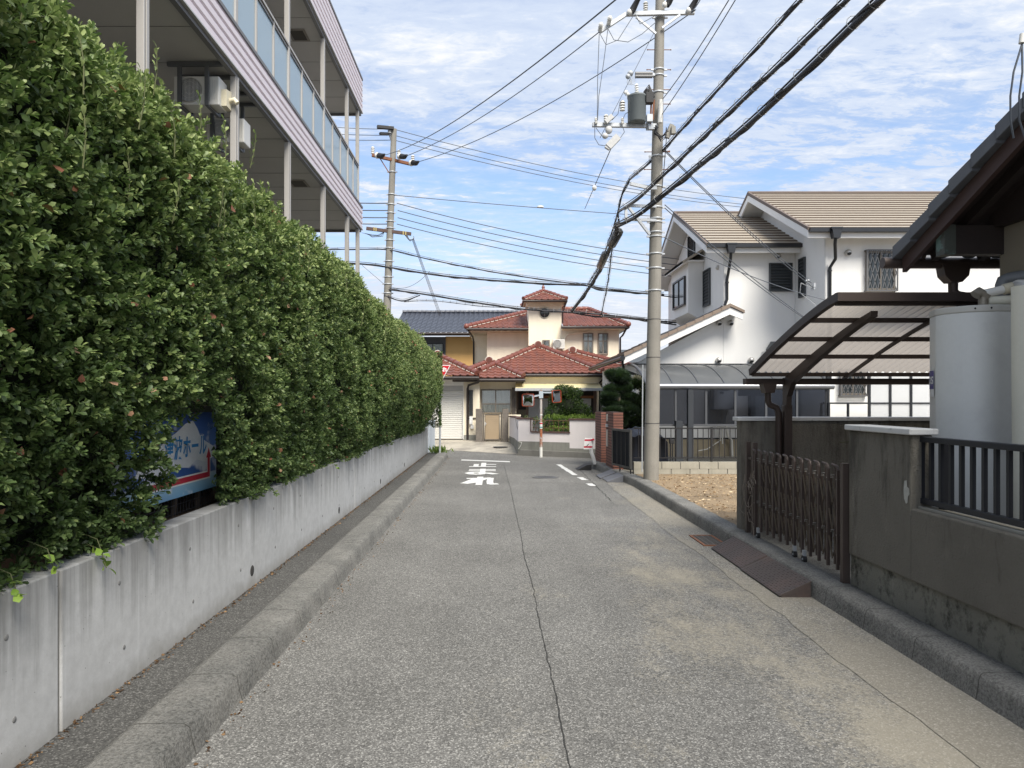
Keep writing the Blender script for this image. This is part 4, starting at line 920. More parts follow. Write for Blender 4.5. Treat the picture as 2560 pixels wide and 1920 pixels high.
# ---- garden behind it
def bush(name, label, category, blobs, n, size, stops, trunk=None, cs=.68, rag=1.0, tpl=LEAF5, sp=.8, spec=.4, cnt=5, rough=.45, wide=1.0, attr_up=.25, group=None, core=True):
    c0 = Vector(trunk[0]) if trunk else Vector((blobs[0][0], blobs[0][1], blobs[0][2]-blobs[0][5]))
    t = thing(name, label, category, tuple(c0), group)
    tot = sum(b[3]*b[4]+b[3]*b[5] for b in blobs); VV = []; RR = []
    for bx, by, bz, rx, ry, rz in blobs:
        k = int(n*(rx*ry+rx*rz)/tot); d = nrm(rng.normal(size=(k, 3))); rr = np.array([rx, ry, rz]); c = np.array([bx, by, bz])
        P = c+d*rr; q = snoise(P, 2.2, 1.); q2 = snoise(P, 7., 2.); f = 1+rag*(.20*q+.14*q2)-rag*rng.uniform(0, .25, k)**1.3
        keep = (q2+.5*q > -.42+.2*rng.normal(size=k)); P = c+d*rr*f[:, None]; P, d2, q = P[keep], d[keep], q[keep]
        Bp, Dd, idx, kk = sprigs(P, d2, cnt, size, sp)
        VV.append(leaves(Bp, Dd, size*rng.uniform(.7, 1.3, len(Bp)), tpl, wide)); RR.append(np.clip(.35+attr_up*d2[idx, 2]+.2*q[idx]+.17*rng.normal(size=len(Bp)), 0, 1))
    V = np.concatenate(VV)
    mesh_np('crown', V, tpl[1], V.shape[1], m_leaf(name+'_leaf', stops, rough, spec=spec), t, np.concatenate(RR))
    if core:
        m = MB()
        for bx, by, bz, rx, ry, rz in blobs: m.ell((bx, by, bz), rx*cs, ry*cs, rz*cs, 10, 6)
        m.build('inner_mass', MC['inner_leaves'], t)
    if trunk:
        m = MB()
        for path in trunk[1]: m.tube(path[0], path[1], 7)
        m.build('trunk', MC['bark'], t)
    return t
GR = [(0, (.012, .026, .010)), (.4, (.035, .065, .018)), (.75, (.085, .13, .03)), (1, (.15, .20, .06))]
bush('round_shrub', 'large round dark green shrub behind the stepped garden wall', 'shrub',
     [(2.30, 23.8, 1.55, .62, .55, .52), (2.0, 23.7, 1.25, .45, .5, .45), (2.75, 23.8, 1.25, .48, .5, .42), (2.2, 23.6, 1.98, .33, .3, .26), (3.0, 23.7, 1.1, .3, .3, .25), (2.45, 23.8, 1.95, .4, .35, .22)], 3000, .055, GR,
     trunk=((2.35, 23.8, .2), [([(2.35, 23.8, .2), (2.3, 23.8, .9), (2.4, 23.8, 1.5)], [.05, .04, .02])]))
BG = [(0, (.03, .055, .01)), (.4, (.09, .15, .022)), (.8, (.20, .29, .05)), (1, (.30, .38, .09))]
bush('low_hedge', 'bright green low hedge behind the pale garden wall', 'hedge', [(x, 22.9-.35*(x-2), .93+.06*math.sin(x*9), .34, .3, .32) for x in (1.75, 2.1, 2.45, 2.8, 3.15, 3.4)]+[(x, 22.4-.4*(x-2), .62, .3, .25, .3) for x in (1.8, 2.1)], 2600, .05, BG)
bush('rose_bush', 'straggly rose bush with thin red stems in the low part of the garden wall', 'shrub', [(.98, 22.7, .95, .2, .2, .3), (1.3, 22.6, .85, .25, .2, .35)], 190, .05, [(0, (.05, .07, .02)), (.6, (.10, .14, .04)), (1, (.35, .33, .22))], core=False,
     trunk=((1.15, 22.65, .2), [([(1.15+.1*i-.3, 22.65, .2), (1.1+.14*i-.4, 22.6+.02*i, .7), (1.15+.19*i-.55, 22.6, 1.15)], [.012, .009, .004]) for i in range(7)]))
m = MB()
for i in range(12): m.cyl((.95+i*.14, 22.33-.068*i+.16, .45), (.95+i*.14, 22.33-.068*i+.16, 1.1), .007, n=5)
for z in (.6, .85, 1.08): m.cyl((.9, 22.52, z), (2.6, 21.72, z), .008, n=5)
tag(m.build('garden_trellis', mat('trellis_brown', (.16, .08, .05), .7)), 'thin brown metal trellis standing inside the lowered garden wall', 'trellis')
m = MB(); m.box(.85, 3.6, 22.9, 27.0, .05, .3); struct(m.build('garden_soil', MC['leaf_litter_soil']))
# ---- convex mirrors
t = thing('traffic_mirror', 'pair of orange rimmed square convex mirrors on a rusty pole at the junction', 'traffic mirror', (1.35, 21.4, 0))
m = MB(); m.tube([(1.35, 21.4, .30), (1.35, 21.4, 1.0)], .042, 12, 1); m.tube([(1.35, 21.4, 1.0), (1.35, 21.4, 2.04)], .038, 12, 0); m.tube([(1.35, 21.4, 0), (1.35, 21.4, .30)], .047, 12, 2)
m.build('pole', [mat('worn_pole', (.50, .47, .44), .6, var=.15, scale=6, c2=(.30, .13, .07), thr=(.48, .58)), mat('rusty_pole', (.42, .40, .38), .7, scale=7, c2=(.34, .12, .055), thr=(.36, .46)), M_porc], t)
m = MB(); m.tube([(1.35, 21.4, 1.26), (1.35, 21.4, 1.30)], .046, 12, 0); m.tube([(1.35, 21.4, .86), (1.35, 21.4, 1.06)], .045, 14, 0); m.tube([(1.35, 21.4, 1.0), (1.35, 21.4, 1.04)], .0465, 14, 1); m.tube([(1.35, 21.4, .89), (1.35, 21.4, .92)], .0465, 14, 2)
m.build('pole_sticker', [M_porc, MC['sign_red'], mat('sticker_teal', (.05, .25, .26), .5)], t)
m = MB(); m.beam((1.35, 21.37, 1.88), (.98, 21.28, 1.80), .03, .045); m.beam((1.35, 21.37, 1.95), (1.72, 21.28, 1.95), .03, .045); m.box(1.29, 1.41, 21.34, 21.46, 1.78, 1.99); m.build('bracket', mat('bracket_blue_grey', (.45, .52, .57), .5), t)
M_org = mat('orange_rim', (.36, .06, .02), .5, var=.08); M_mir = mat('mirror', (.60, .62, .62), .06, metal=1, var=.02)
def rr(w, h, r, n=5):
    o = []
    for cx, cz, a0 in ((w-r, h-r, 0), (-w+r, h-r, 90), (-w+r, -h+r, 180), (w-r, -h+r, 270)):
        o += [(cx+r*math.cos(R(a0+90*i/n)), cz+r*math.sin(R(a0+90*i/n))) for i in range(n+1)]
    return o
for cx, cz, yaw, roll in ((.955, 1.72, 24, 0), (1.79, 1.83, -42, 4)):
    ca, sa = math.cos(R(yaw)), math.sin(R(yaw)); o = Vector((cx, 21.2, cz))
    T = (lambda o, ca, sa, ro: lambda p: o+Vector(((p.x*math.cos(R(ro))-p.z*math.sin(R(ro)))*ca+p.y*sa, -(p.x)*sa+p.y*ca, p.x*math.sin(R(ro))+p.z*math.cos(R(ro)))))(o, ca, sa, roll)
    pr = rr(.19, .185, .05); m = MB(); m.T = T; n = len(pr)
    m.add([(x*1.02, .0, z*1.02) for x, z in pr]+[(x, -.035, z) for x, z in pr]+[(x*.96, -.035, z*.96) for x, z in pr]+[(x*.96, 0, z*.96) for x, z in pr], [(i+k*n, (i+1) % n+k*n, (i+1) % n+(k+1)*n, i+(k+1)*n) for k in range(3) for i in range(n)]+[tuple(range(n))])
    q = m.build('mirror_rim', M_org, t)
    m = MB(); m.T = T; P = [(0, -.055, 0)]; ks = (.25, .5, .75, .92)
    for k in ks: P += [(x*k, -.055+.045*k*k, z*k) for x, z in pr]
    m.add(P, [(0, 1+(i+1) % n, 1+i) for i in range(n)]+[(1+k*n+i, 1+k*n+(i+1) % n, 1+(k+1)*n+(i+1) % n, 1+(k+1)*n+i) for k in range(3) for i in range(n)], 0, True); m.build('mirror_face', M_mir, q)
# ---- dark-roofed house behind on the left
t = thing('dark_roofed_house', 'house with a dark tiled roof and orange wall behind the cream house', 'house', (-2, 40, 0))
rf = MB(); tile_face(rf, (-5.4, 37, 5.28), (2.2, 37, 5.28), (2.2, 41, 6.78), (-5.4, 41, 6.78), .28, .3, .035); rf.build('roof', M_btile, t)
m = MB(); ridge(m, None, (-5.4, 41, 6.84), (2.2, 41, 6.84), .09); m.build('ridge_tiles', M_btile, t)
m = MB(); m.box(-5.4, 2.0, 37.02, 37.1, 5.1, 5.22); m.tube([(-5.4, 36.95, 5.2), (2, 36.95, 5.2)], .06, 8); m.build('gutter', M_gut, t)
m = MB(); x0, x1 = wx(1114, 38), .6; m.box(x0, x1, 38, 38.2, 0, 5.15); m.box(-5.2, wx(1037, 38), 38, 38.2, 0, 5.15); m.box(-5.2, .6, 38.2, 41, 0, 5.0); m.build('orange_wall', mat('orange_wall', (.66, .40, .15), .8, var=.05), t)
m = MB(); x0, x1 = wx(1037, 38), wx(1114, 38); m.box(x0, x1, 37.95, 38.15, 0, 5.12)
i = x0
while i < x1: m.box(i, i+.03, 37.93, 37.95, 0, 5.12); i += .09
m.build('ribbed_siding', mat('dark_siding', (.10, .105, .11), .6), t)
T = facing_y(37.92); sash(t, T, wx(1055, 37.9), wx(1109, 37.9), wz(905, 37.9), wz(858, 37.9), M_dark, mull=(wx(1081, 37.9),), trans=(wz(878, 37.9),))
# small far houses right of the cream house
for x, y, w_, h, rc, lab in ((9.3, 52, 3.2, 2.6, (.20, .24, .30), 'far small house with a blue-grey gable roof beyond the pine'), (11.5, 60, 3, 4.8, (.08, .09, .10), 'far white house with a dark roof beyond the cream house')):
    t = thing('distant_house', lab, 'house', (x, y, 0)); m = MB(); m.box(x-w_/2, x+w_/2, y, y+5, 0, h); m.build('wall', M_wht, t)
    m = MB(); tile_face(m, (x-w_/2-.4, y-.5, h), (x+w_/2+.4, y-.5, h), (x+w_/2+.4, y+2.5, h+1.4), (x-w_/2-.4, y+2.5, h+1.4), flat=True, course=.3); tile_face(m, (x+w_/2+.4, y+5.5, h), (x-w_/2-.4, y+5.5, h), (x-w_/2-.4, y+2.5, h+1.4), (x+w_/2+.4, y+2.5, h+1.4), flat=True, course=.3); m.build('roof', mat('far_roof'+str(x), rc, .6), t)
# ================================================================ RIGHT SIDE
# ---- white house
wh = thing('white_house', 'large white rendered house with tan tiled gable roofs and black gutters', 'house', (8, 20, 0))
M_ttile = mat('tan_slate', (.345, .305, .25), .75, var=.12, scale=3); M_tlip = mat('slate_edge_shade', (.16, .12, .095), .8, var=.15)  # slate lips coloured darker to paint in the shade line under each course
M_vrg = mat('verge_brown', (.13, .10, .085), .7); M_blk = mat('black_gutter', (.018, .02, .024), .35, var=.05)
M_sof2 = mat('house_soffit', (.62, .62, .61), .8, var=.03)
def gable(parent, name, X0, X1, Ye, Yr, Yb, Ze, Zr, course=.30):
    """roof with its ridge along X; near eave at Ye"""
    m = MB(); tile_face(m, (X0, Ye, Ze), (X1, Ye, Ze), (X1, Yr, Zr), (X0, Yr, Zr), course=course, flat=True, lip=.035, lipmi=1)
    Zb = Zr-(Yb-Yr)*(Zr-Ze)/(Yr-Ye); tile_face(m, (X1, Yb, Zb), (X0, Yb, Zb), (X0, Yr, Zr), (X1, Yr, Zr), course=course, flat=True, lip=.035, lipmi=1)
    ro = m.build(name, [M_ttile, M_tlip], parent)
    m = MB(); m.prism([(X0, Ye+.03, Ze-.03), (X0, Ye+.03, Ze-.23), (X0, Yr, Zr-.24), (X0, Yb, Zb-.23), (X0, Yb, Zb-.03), (X0, Yr, Zr-.035)], (.05, 0, 0)); m.box(X0+.05, X1, Ye+.03, Ye+.08, Ze-.23, Ze-.04)
    m.build('bargeboard', M_wtrim, ro)
    m = MB(); m.prism([(X0-.015, Ye, Ze+.035), (X0-.015, Ye, Ze-.04), (X0-.015, Yr, Zr-.045), (X0-.015, Yb, Zb-.04), (X0-.015, Yb, Zb+.035), (X0-.015, Yr, Zr+.055)], (.075, 0, 0)); m.build('verge_trim', M_vrg, ro)
    m = MB(); P = [(X0+.05, Ye+.08, Ze-.20), (X0+.05, Yr, Zr-.22), (X0+.05, Yb, Zb-.20)]; P2 = [(X1, p[1], p[2]) for p in P]; m.add(P+P2, [(0, 1, 4, 3), (1, 2, 5, 4)]); m.build('soffit', M_sof2, ro)
    m = MB(); m.box(X0+.02, X1, Ye-.09, Ye+.02, Ze-.10, Ze-.0); m.build('gutter', M_blk, ro); m = MB(); m.tube([(X0, Yr, Zr+.03), (X1, Yr, Zr+.03)], .05, 8); m.build('ridge_cap', M_vrg, ro)
    return ro
XR, YR0 = 8.42, 18.2       # right block
gable(wh, 'main_roof', 7.78, 20, 17.70, 21.95, 26.2, 6.0, 8.10)
gable(wh, 'wing_roof', 5.80, 8.45, 19.60, 23.2, 26.8, 6.03, 7.82)
m = MB(); m.box(XR, 20, YR0, YR0+.2, 0, 5.93); m.prism([(XR, YR0+.2, 0), (XR, 25.7, 0), (XR, 25.7, 6.0), (XR, 21.95, 7.87), (XR, YR0+.2, 5.95)], (.2, 0, 0))
m.build('main_wall', M_wht, wh)
m = MB(); m.box(6.40, XR-.005, 20.0, 20.2, 0, 5.93); m.prism([(6.40, 20.2, 0), (6.40, 26.4, 0), (6.40, 26.4, 5.95), (6.40, 23.2, 7.55), (6.40, 20.2, 5.98)], (.2, 0, 0)); m.box(3.95, 6.395, 20.003, 20.2, 0, 2.75); m.prism([(3.95, 20.003, 2.75), (6.395, 20.003, 2.75), (6.395, 20.003, 4.0), (6.3, 20.003, 4.0)], (0, .19, 0)); m.box(3.95, 4.15, 20.2, 26.4, 0, 2.8)
m.build('wing_wall', M_wht, wh)
# lower lean-to roof with the short gable peak
L0 = (3.49, 2.93); AP = (6.38, 4.28); R0_ = (6.74, 4.12)
m = MB()
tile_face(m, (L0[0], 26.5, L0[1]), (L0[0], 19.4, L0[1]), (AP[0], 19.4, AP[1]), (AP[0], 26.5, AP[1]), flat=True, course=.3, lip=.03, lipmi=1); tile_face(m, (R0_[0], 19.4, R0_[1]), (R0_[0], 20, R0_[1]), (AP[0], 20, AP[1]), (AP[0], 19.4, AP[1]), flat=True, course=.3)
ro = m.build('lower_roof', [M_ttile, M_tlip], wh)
m = MB(); m.prism([(L0[0], 19.4, L0[1]-.02), (AP[0], 19.4, AP[1]-.02), (R0_[0], 19.4, R0_[1]-.02), (R0_[0], 19.4, R0_[1]-.20), (AP[0], 19.4, AP[1]-.22), (L0[0], 19.4, L0[1]-.22)], (0, .05, 0)); m.build('bargeboard', M_wtrim, ro)
m = MB()
n = 12
for i in range(n):
    a = i/n; b = (i+1.04)/n; z0, z1 = L0[1]+(AP[1]-L0[1])*a, L0[1]+(AP[1]-L0[1])*b; x0, x1 = L0[0]+(AP[0]-L0[0])*a, L0[0]+(AP[0]-L0[0])*min(b, 1)
    m.prism([(x0, 19.36, z0-.02), (x1, 19.36, z1-.03), (x1, 19.36, z1+.065), (x0, 19.36, z0+.085)], (0, .20, 0))
m.prism([(AP[0], 19.36, AP[1]), (R0_[0]+.04, 19.36, R0_[1]-.02), (R0_[0]+.04, 19.36, R0_[1]+.05), (AP[0], 19.36, AP[1]+.08)], (0, .20, 0)); m.build('verge_tiles', mat('verge_tan', (.22, .17, .135), .7, var=.15), ro)
m = MB(); m.add([(L0[0], 19.45, L0[1]-.2), (AP[0], 19.45, AP[1]-.2), (AP[0], 20.0, AP[1]-.2), (L0[0], 20.0, L0[1]-.2)], [(0, 1, 2, 3)]); m.build('soffit', M_sof2, ro)
m = MB(); m.tube([(L0[0]-.05, 19.3, L0[1]-.07), (L0[0]-.05, 26, L0[1]-.07)], .07, 8); m.tube([(L0[0]-.02, 19.5, L0[1]-.12), (L0[0]+.05, 19.7, L0[1]-.38), (4.05, 19.95, L0[1]-.55), (4.2, 19.97, 2.2), (4.2, 19.97, .3)], .04, 8); m.build('gutter', M_blk, ro)
# corner boards, gutters' downpipes
def downpipe(pts, hx, hy, hz):
    m = MB(); m.tube(pts, .042, 8); m.prism([(hx-.12, hy-.07, hz), (hx+.12, hy-.07, hz), (hx+.08, hy-.07, hz-.22), (hx-.08, hy-.07, hz-.22)], (0, .16, 0)); m.box(hx-.14, hx+.14, hy-.08, hy+.1, hz, hz+.05)
    for z in [z_ for z_ in (5.0, 4.2, 3.4) if z_ > pts[-1][2]+.25]:
        q = pts[-2]; m.tube([(q[0], q[1], z), (q[0], q[1], z+.04)], .055, 8)
    m.build('downpipe', M_blk, wh)
x = wx(2090, 17.6); downpipe([(x, 17.62, 5.75), (x, 17.65, 5.6), (8.60, 18.0, 5.3), (8.52, 18.13, 5.1), (8.52, 18.13, 2.0)], x, 17.6, 5.95)
x = wx(1828, 19.5); downpipe([(x, 19.52, 5.78), (x, 19.55, 5.62), (6.50, 19.85, 5.35), (6.48, 19.93, 5.1), (6.48, 19.93, 4.55), (6.42, 19.95, 4.38)], x, 19.5, 5.98)
m = MB(); m.tube([(6.36, 19.96, 4.36), (6.30, 19.97, 4.30), (4.05, 19.97, 3.26)], .035, 8); m.build('sloping_drain', M_blk, wh)
# windows
M_shut = mat('dark_louvre', (.055, .062, .068), .4, metal=.2)
def louvre(T, u0, u1, z0, z1, n=10, lab=None):
    m = MB(); m.T = T; fw = .035
    m.box(u0, u1, 0, .06, z0, z0+fw); m.box(u0, u1, 0, .06, z1-fw, z1); m.box(u0, u0+fw, 0, .059, z0+fw, z1-fw); m.box(u1-fw, u1, 0, .059, z0+fw, z1-fw); f = m.build('louvred_window', M_shut, wh, label=lab)
    m = MB(); m.T = T; h = (z1-z0-2*fw)/n
    for i in range(n): z = z0+fw+i*h; m.prism([(u0+fw, .012, z+h*.95), (u0+fw, .045, z+h*.1), (u0+fw, .038, z+.0), (u0+fw, .005, z+h*.85)], (u1-u0-2*fw, 0, 0))
    m.box(u0+fw, u1-fw, 0, .004, z0+fw, z1-fw); m.build('slats', M_shut, f)
Tf, Ts, Tm = facing_y(20.0), facing_x(6.40), facing_x(XR)
louvre(Tf, wx(1922, 20), wx(1979.5, 20), wz(729, 20), wz(658, 20), 9)
louvre(Tm, 19.3, 19.68, 4.54, 5.62, 10)
q = lambda px, X: X*F/(px-CX)
louvre(Ts, q(1777, 6.4), q(1761, 6.4), wz(765, 21.5), wz(674, 21.5), 11)
louvre(Ts, q(1738.6, 6.4), q(1722.8, 6.4), wz(643, 23.2), wz(587, 23.2), 10)
# bay window on the gable
m = MB(); m.box(5.92, 6.395, 21.9, 24.0, 4.42, 5.98); m.prism([(6.395, 21.9, 4.42), (5.92, 21.9, 4.42), (6.395, 21.9, 4.15)], (0, 2.1, 0)); q_ = m.build('bay_window', M_wht, wh)
m = MB(); m.prism([(5.72, 21.75, 6.0), (6.39, 21.75, 6.40), (6.39, 21.75, 6.32), (5.72, 21.75, 5.92)], (0, 2.4, 0)); m.build('bay_roof', M_ttile, q_); m = MB(); m.box(5.75, 6.39, 21.78, 24.1, 5.981, 6.02); m.prism([(5.75, 21.78, 5.9), (5.75, 24.1, 5.9), (5.75, 24.1, 6.0), (5.75, 21.78, 6.0)], (-.03, 0, 0)); m.build('bay_trim', M_wtrim, q_)
f_ = sash(wh, facing_x(5.92), 22.15, 23.6, 4.70, 5.60, mat('black_frame', (.02, .02, .022), .4), mull=(22.9,), curt=False)
def lattice_window(u0, u1, z0, z1, Y, d=.11):
    sash(wh, facing_y(Y), u0, u1, z0, z1, M_alu, mull=((u0+u1)/2,), curt=False)
    m = MB(); T = facing_y(Y); m.T = T; fw = .03
    m.box(u0-.03, u1+.03, d, d+.03, z0-.03, z0); m.box(u0-.03, u1+.03, d, d+.03, z1, z1+.03); m.box(u0-.03, u0, d, d+.03, z0, z1); m.box(u1, u1+.03, d, d+.03, z0, z1)
    for x in (u0-.03, u1): m.box(x, x+.03, 0, d, z0-.03, z0); m.box(x, x+.03, 0, d, z1, z1+.03)
    n = 5; st = (u1-u0)/n; hgt = z1-z0; sl = st*2/(hgt*.62)
    def seg(a, b):
        (ua, za), (ub, zb) = a, b; m.beam((ua, d+.015, za), (ub, d+.015, zb), .010, .016)
    for k in range(-4, n+5):
        for sg in (1, -1):
            a = u0+k*st*.82; pts = []
            ts = [0, 1]; f = lambda t: a+sg*t*st*1.9
            lo, hi = 0., 1.
            fa, fb = f(0), f(1)
            if max(fa, fb) < u0 or min(fa, fb) > u1: continue
            def cl(v): return (v-a)/(sg*st*1.9)
            t0, t1 = sorted((cl(u0), cl(u1))); lo, hi = max(0, t0), min(1, t1)
            if hi-lo > .02: seg((f(lo), z0+hgt*lo), (f(hi), z0+hgt*hi))
    m.build('lattice_grille', mat('grille_grey', (.13, .13, .135), .5, metal=.3), wh)
lattice_window(wx(2168, 18.1), wx(2241, 18.1), wz(725, 18.1), wz(627, 18.1), YR0)
lattice_window(wx(2103, 18.1), wx(2166, 18.1), wz(988, 18.1), wz(925, 18.1), YR0)
for px, py, Y in ((1945, 640, 19.95), (2121, 631, 18.15), (1798, 807, 19.95), (1827, 807, 19.95), (1797, 900, 19.95), (1878, 900, 19.95)):
    c = W(px, py, Y); m = MB(); m.ell(c, .085, .09, .085, 14, 8); qq = m.build('vent_cap', mat('vent_steel', (.55, .54, .52), .35, metal=.6), wh); m = MB(); m.ell(c+Vector((0, -.03, -.035)), .06, .07, .045, 12, 6); m.build('vent_opening', M_black, qq)
c = Vector((6.38, 20.45, wz(668, 20.4))); m = MB(); m.ell(c, .07, .06, .07); m.build('vent_cap', MC['vent_steel'], wh)
x0 = wx(1913, 19.6); m = MB(); m.box(x0+.05, x0+1.1, 19.62, 19.99, 2.80, 3.08); m.build('box_window', M_wht, wh)
m = MB(); m.prism([(x0-.02, 19.5, 3.08), (x0+.30, 19.99, 3.34), (x0+1.2, 19.99, 3.34), (x0+1.2, 19.5, 3.08)], (0, 0, .03)); m.build('box_window_roof', M_shut, wh)
m = MB(); m.box(6.41, 6.47, 19.975, 19.99, 4.5, 5.9); m.box(8.43, 8.49, 18.175, 18.19, 0, 5.9); m.build('corner_trim', M_wtrim, wh)
m = MB(); m.box(3.9, 8.4, 19.96, 19.99, .62, .66); m.build('base_line', M_blk, wh); m = MB(); m.box(3.9, 8.4, 19.965, 19.992, 0, .615); m.build('foundation', mat('foundation', (.33, .28, .20), .9, var=.15), wh)
# electricity bracket
c = W(2032, 722, 18.1); m = MB(); m.beam(c+Vector((0, .1, 0)), c+Vector((0, -.1, 0)), .03, .05); m.cyl(c+Vector((0, -.08, .03)), c+Vector((0, -.08, .13)), .035); m.cyl(c+Vector((-.2, -.05, .2)), c+Vector((-.12, -.05, .2)), .03); m.tube([c, c+Vector((-.3, 0, .15)), c+Vector((-.33, 0, -.1)), c+Vector((.05, 0, -.4)), c+Vector((.06, 0, -.8))], .009, 6); m.build('service_bracket', M_galv, wh)
# ---- lean-to terrace with smoked panels in front of the wing
tr = thing('terrace_shelter', 'glazed lean-to terrace with a curved grey roof and smoked side panels on the white house', 'terrace roof', (6, 18.7, 0))
XL, XRr, YW, YF, ZW = 3.70, 8.2, 19.9, 17.4, wz(912, 20)
def arc(t): return YW+(YF-YW)*t, ZW-.12*t-.52*t**2.6
m = MB(); P = []; n = 14
for i in range(n+1): y, z = arc(i/n); P += [(XL, y, z), (XRr, y, z)]
m.add(P, [(2*i, 2*i+1, 2*i+3, 2*i+2) for i in range(n)], 0, True); m.build('roof_sheet', m_sheet('grey_sheet', (.30, .315, .33), .4, .12, .5), tr)
for k in range(8):
    x = XL+(XRr-XL)*k/7; m = MB(); m.tube([(x, arc(i/n)[0], arc(i/n)[1]+.0) for i in range(n+1)], .022 if 0 < k < 7 else .04, 6); m.build('rib', mat('shelter_frame', (.10, .105, .115), .4, metal=.3), tr)
y, z = arc(1); m = MB(); m.tube([(XL-.05, y-.03, z-.02), (XRr+.05, y-.03, z-.02)], .075, 12); m.build('gutter', mat('shelter_gutter', (.22, .23, .25), .3, metal=.4), tr)
m = MB(); m.box(XL, XRr, YW, YW+.05, ZW-.02, ZW+.03); m.build('wall_plate', M_blk, tr)
M_fr = MC['shelter_frame']; ZT, ZB = z-.10, 1.13
mx_ = [wx(p, YF) for p in (1650, 1689, 1765, 1838, 1915, 1992, 2066)]; mx_[0] = 3.8
for i, x in enumerate(mx_): m = MB(); m.box(x-.025, x+.025, YF-.02, YF+.03, ZB, ZT); m.build('mullion', M_fr, tr)
M_smk = m_glass('smoked_panel', (.46, .47, .51), .06, .08, (.5, .55, .65))
for a, b in zip(mx_[:-1], mx_[1:]): m = MB(); m.box(a+.025, b-.025, YF, YF+.006, ZB, ZT); m.build('smoked_panel', M_smk, tr)
m = MB(); m.box(3.8, mx_[-1], YF-.03, YF+.04, ZB-.05, ZB); m.box(3.8, mx_[-1], YF-.02, YF+.03, ZT, ZT+.04); m.build('rail', M_fr, tr)
for a, b in ((1718, 1731), (1688, 1704.5)):
    m = MB(); m.box(wx(a, YF-.1), wx(b, YF-.1), YF-.2, YF-.06 if a > 1700 else YF-.05, .14, ZT if a > 1700 else wz(1052, YF-.1)); m.build('post', mat('charcoal_post', (.045, .05, .058), .45, metal=.2), tr)
m = MB(); m.box(wx(2066, 17.4), wx(2072, 17.4), YF-.05, YF+.05, .14, wz(938, 17.4)); m.build('end_post', M_blk, tr)
# gas heater and pipes inside
t = thing('gas_water_heater', 'gas water heater on the white wall behind the smoked terrace panels', 'water heater', (6.7, 19.7, 1.4))
x0, x1 = wx(1784, 19.6), wx(1836, 19.6); m = MB(); m.box(x0, x1, 19.55, 19.94, wz(1024, 19.6), wz(968, 19.6)); m.build('casing', mat('heater_grey', (.42, .43, .44), .5), t, bevel=.01)
m = MB(); m.box(x0+.16, x0+.42, 19.535, 19.549, wz(976, 19.6), wz(974, 19.6)); m.box(x0+.16, x0+.26, 19.535, 19.549, wz(984, 19.6), wz(979, 19.6)); m.build('exhaust_slot', M_black, t)
m = MB(); m.tube([(x0+.42, 19.7, 1.5), (x0+.40, 19.75, 1.0), (x0+.46, 19.8, .72), (x0+.58, 19.85, .6), (x0+.60, 19.85, .12)], .035, 8); m.tube([(x0+.2, 19.8, 1.5), (x0+.2, 19.85, .9), (x0+.28, 19.85, .6), (x0-.1, 19.85, .35), (x0-.35, 19.85, .3)], .015, 6); m.tube([(x0+.3, 19.8, 1.5), (x0+.31, 19.8, .5)], .02, 6); m.build('pipes', M_porc, t)
m = MB(); m.box(wx(1845, 19.3), wx(1902, 19.3), 19.0, 19.3, wz(990, 19.3), 2.1); m.cyl((wx(1869, 19.3), 19.15, .2), (wx(1869, 19.3), 19.15, wz(990, 19.3)), .04); tag(m.build('notice_board', M_dark), 'dark rectangular board on a post behind the smoked terrace panels', 'board')
m = MB(); m.box(7.15, 8.35, 19.6, 19.95, .2, 2.3); q_ = tag(m.build('storage_cabinet', mat('cabinet_blue', (.12, .14, .17), .5, var=.1), bevel=.01), 'dark blue storage cabinet against the wall behind the smoked panels', 'cabinet')
# framed clear panels right of the terrace
t = thing('panel_fence', 'black framed fence with pale translucent panels before the white house', 'fence', (11, 17, 0))
Y = 17.2; m = MB(); M_pan = m_sheet('pale_panel_sheet', (.72, .73, .74), .3, .25, .45); panes = []
xs = [wx(p, Y) for p in (2072, 2173, 2225, 2277, 2329, 2381, 2440)]
for i, x in enumerate(xs): m.box(x-.025, x+.025, Y-.03, Y+.03, .14, wz(938, Y)) if i != 0 else m.box(x-.02, x+.02, Y-.03, Y+.03, .14, wz(1008, Y))
x = wx(2120, Y); m.box(x-.02, x+.02, Y-.03, Y+.03, .14, wz(1010, Y)); m.box(xs[0]+.02, xs[-1], Y-.025, Y+.025, wz(1010, Y), wz(1006, Y)); m.box(xs[0], xs[-1], Y-.025, Y+.025, wz(1050, Y), wz(1046, Y)); m.box(xs[0], xs[-1], Y-.025, Y+.025, wz(938, Y), wz(934, Y))
m.build('frame', M_blk, t)
for a, b in zip(xs[1:-1], xs[2:]):
    for z0, z1 in ((wz(1046, Y), wz(1010, Y)), (wz(1006, Y), wz(938, Y))): m = MB(); m.box(a+.025, b-.025, Y, Y+.006, z0, z1); m.build('panel', M_pan, t)
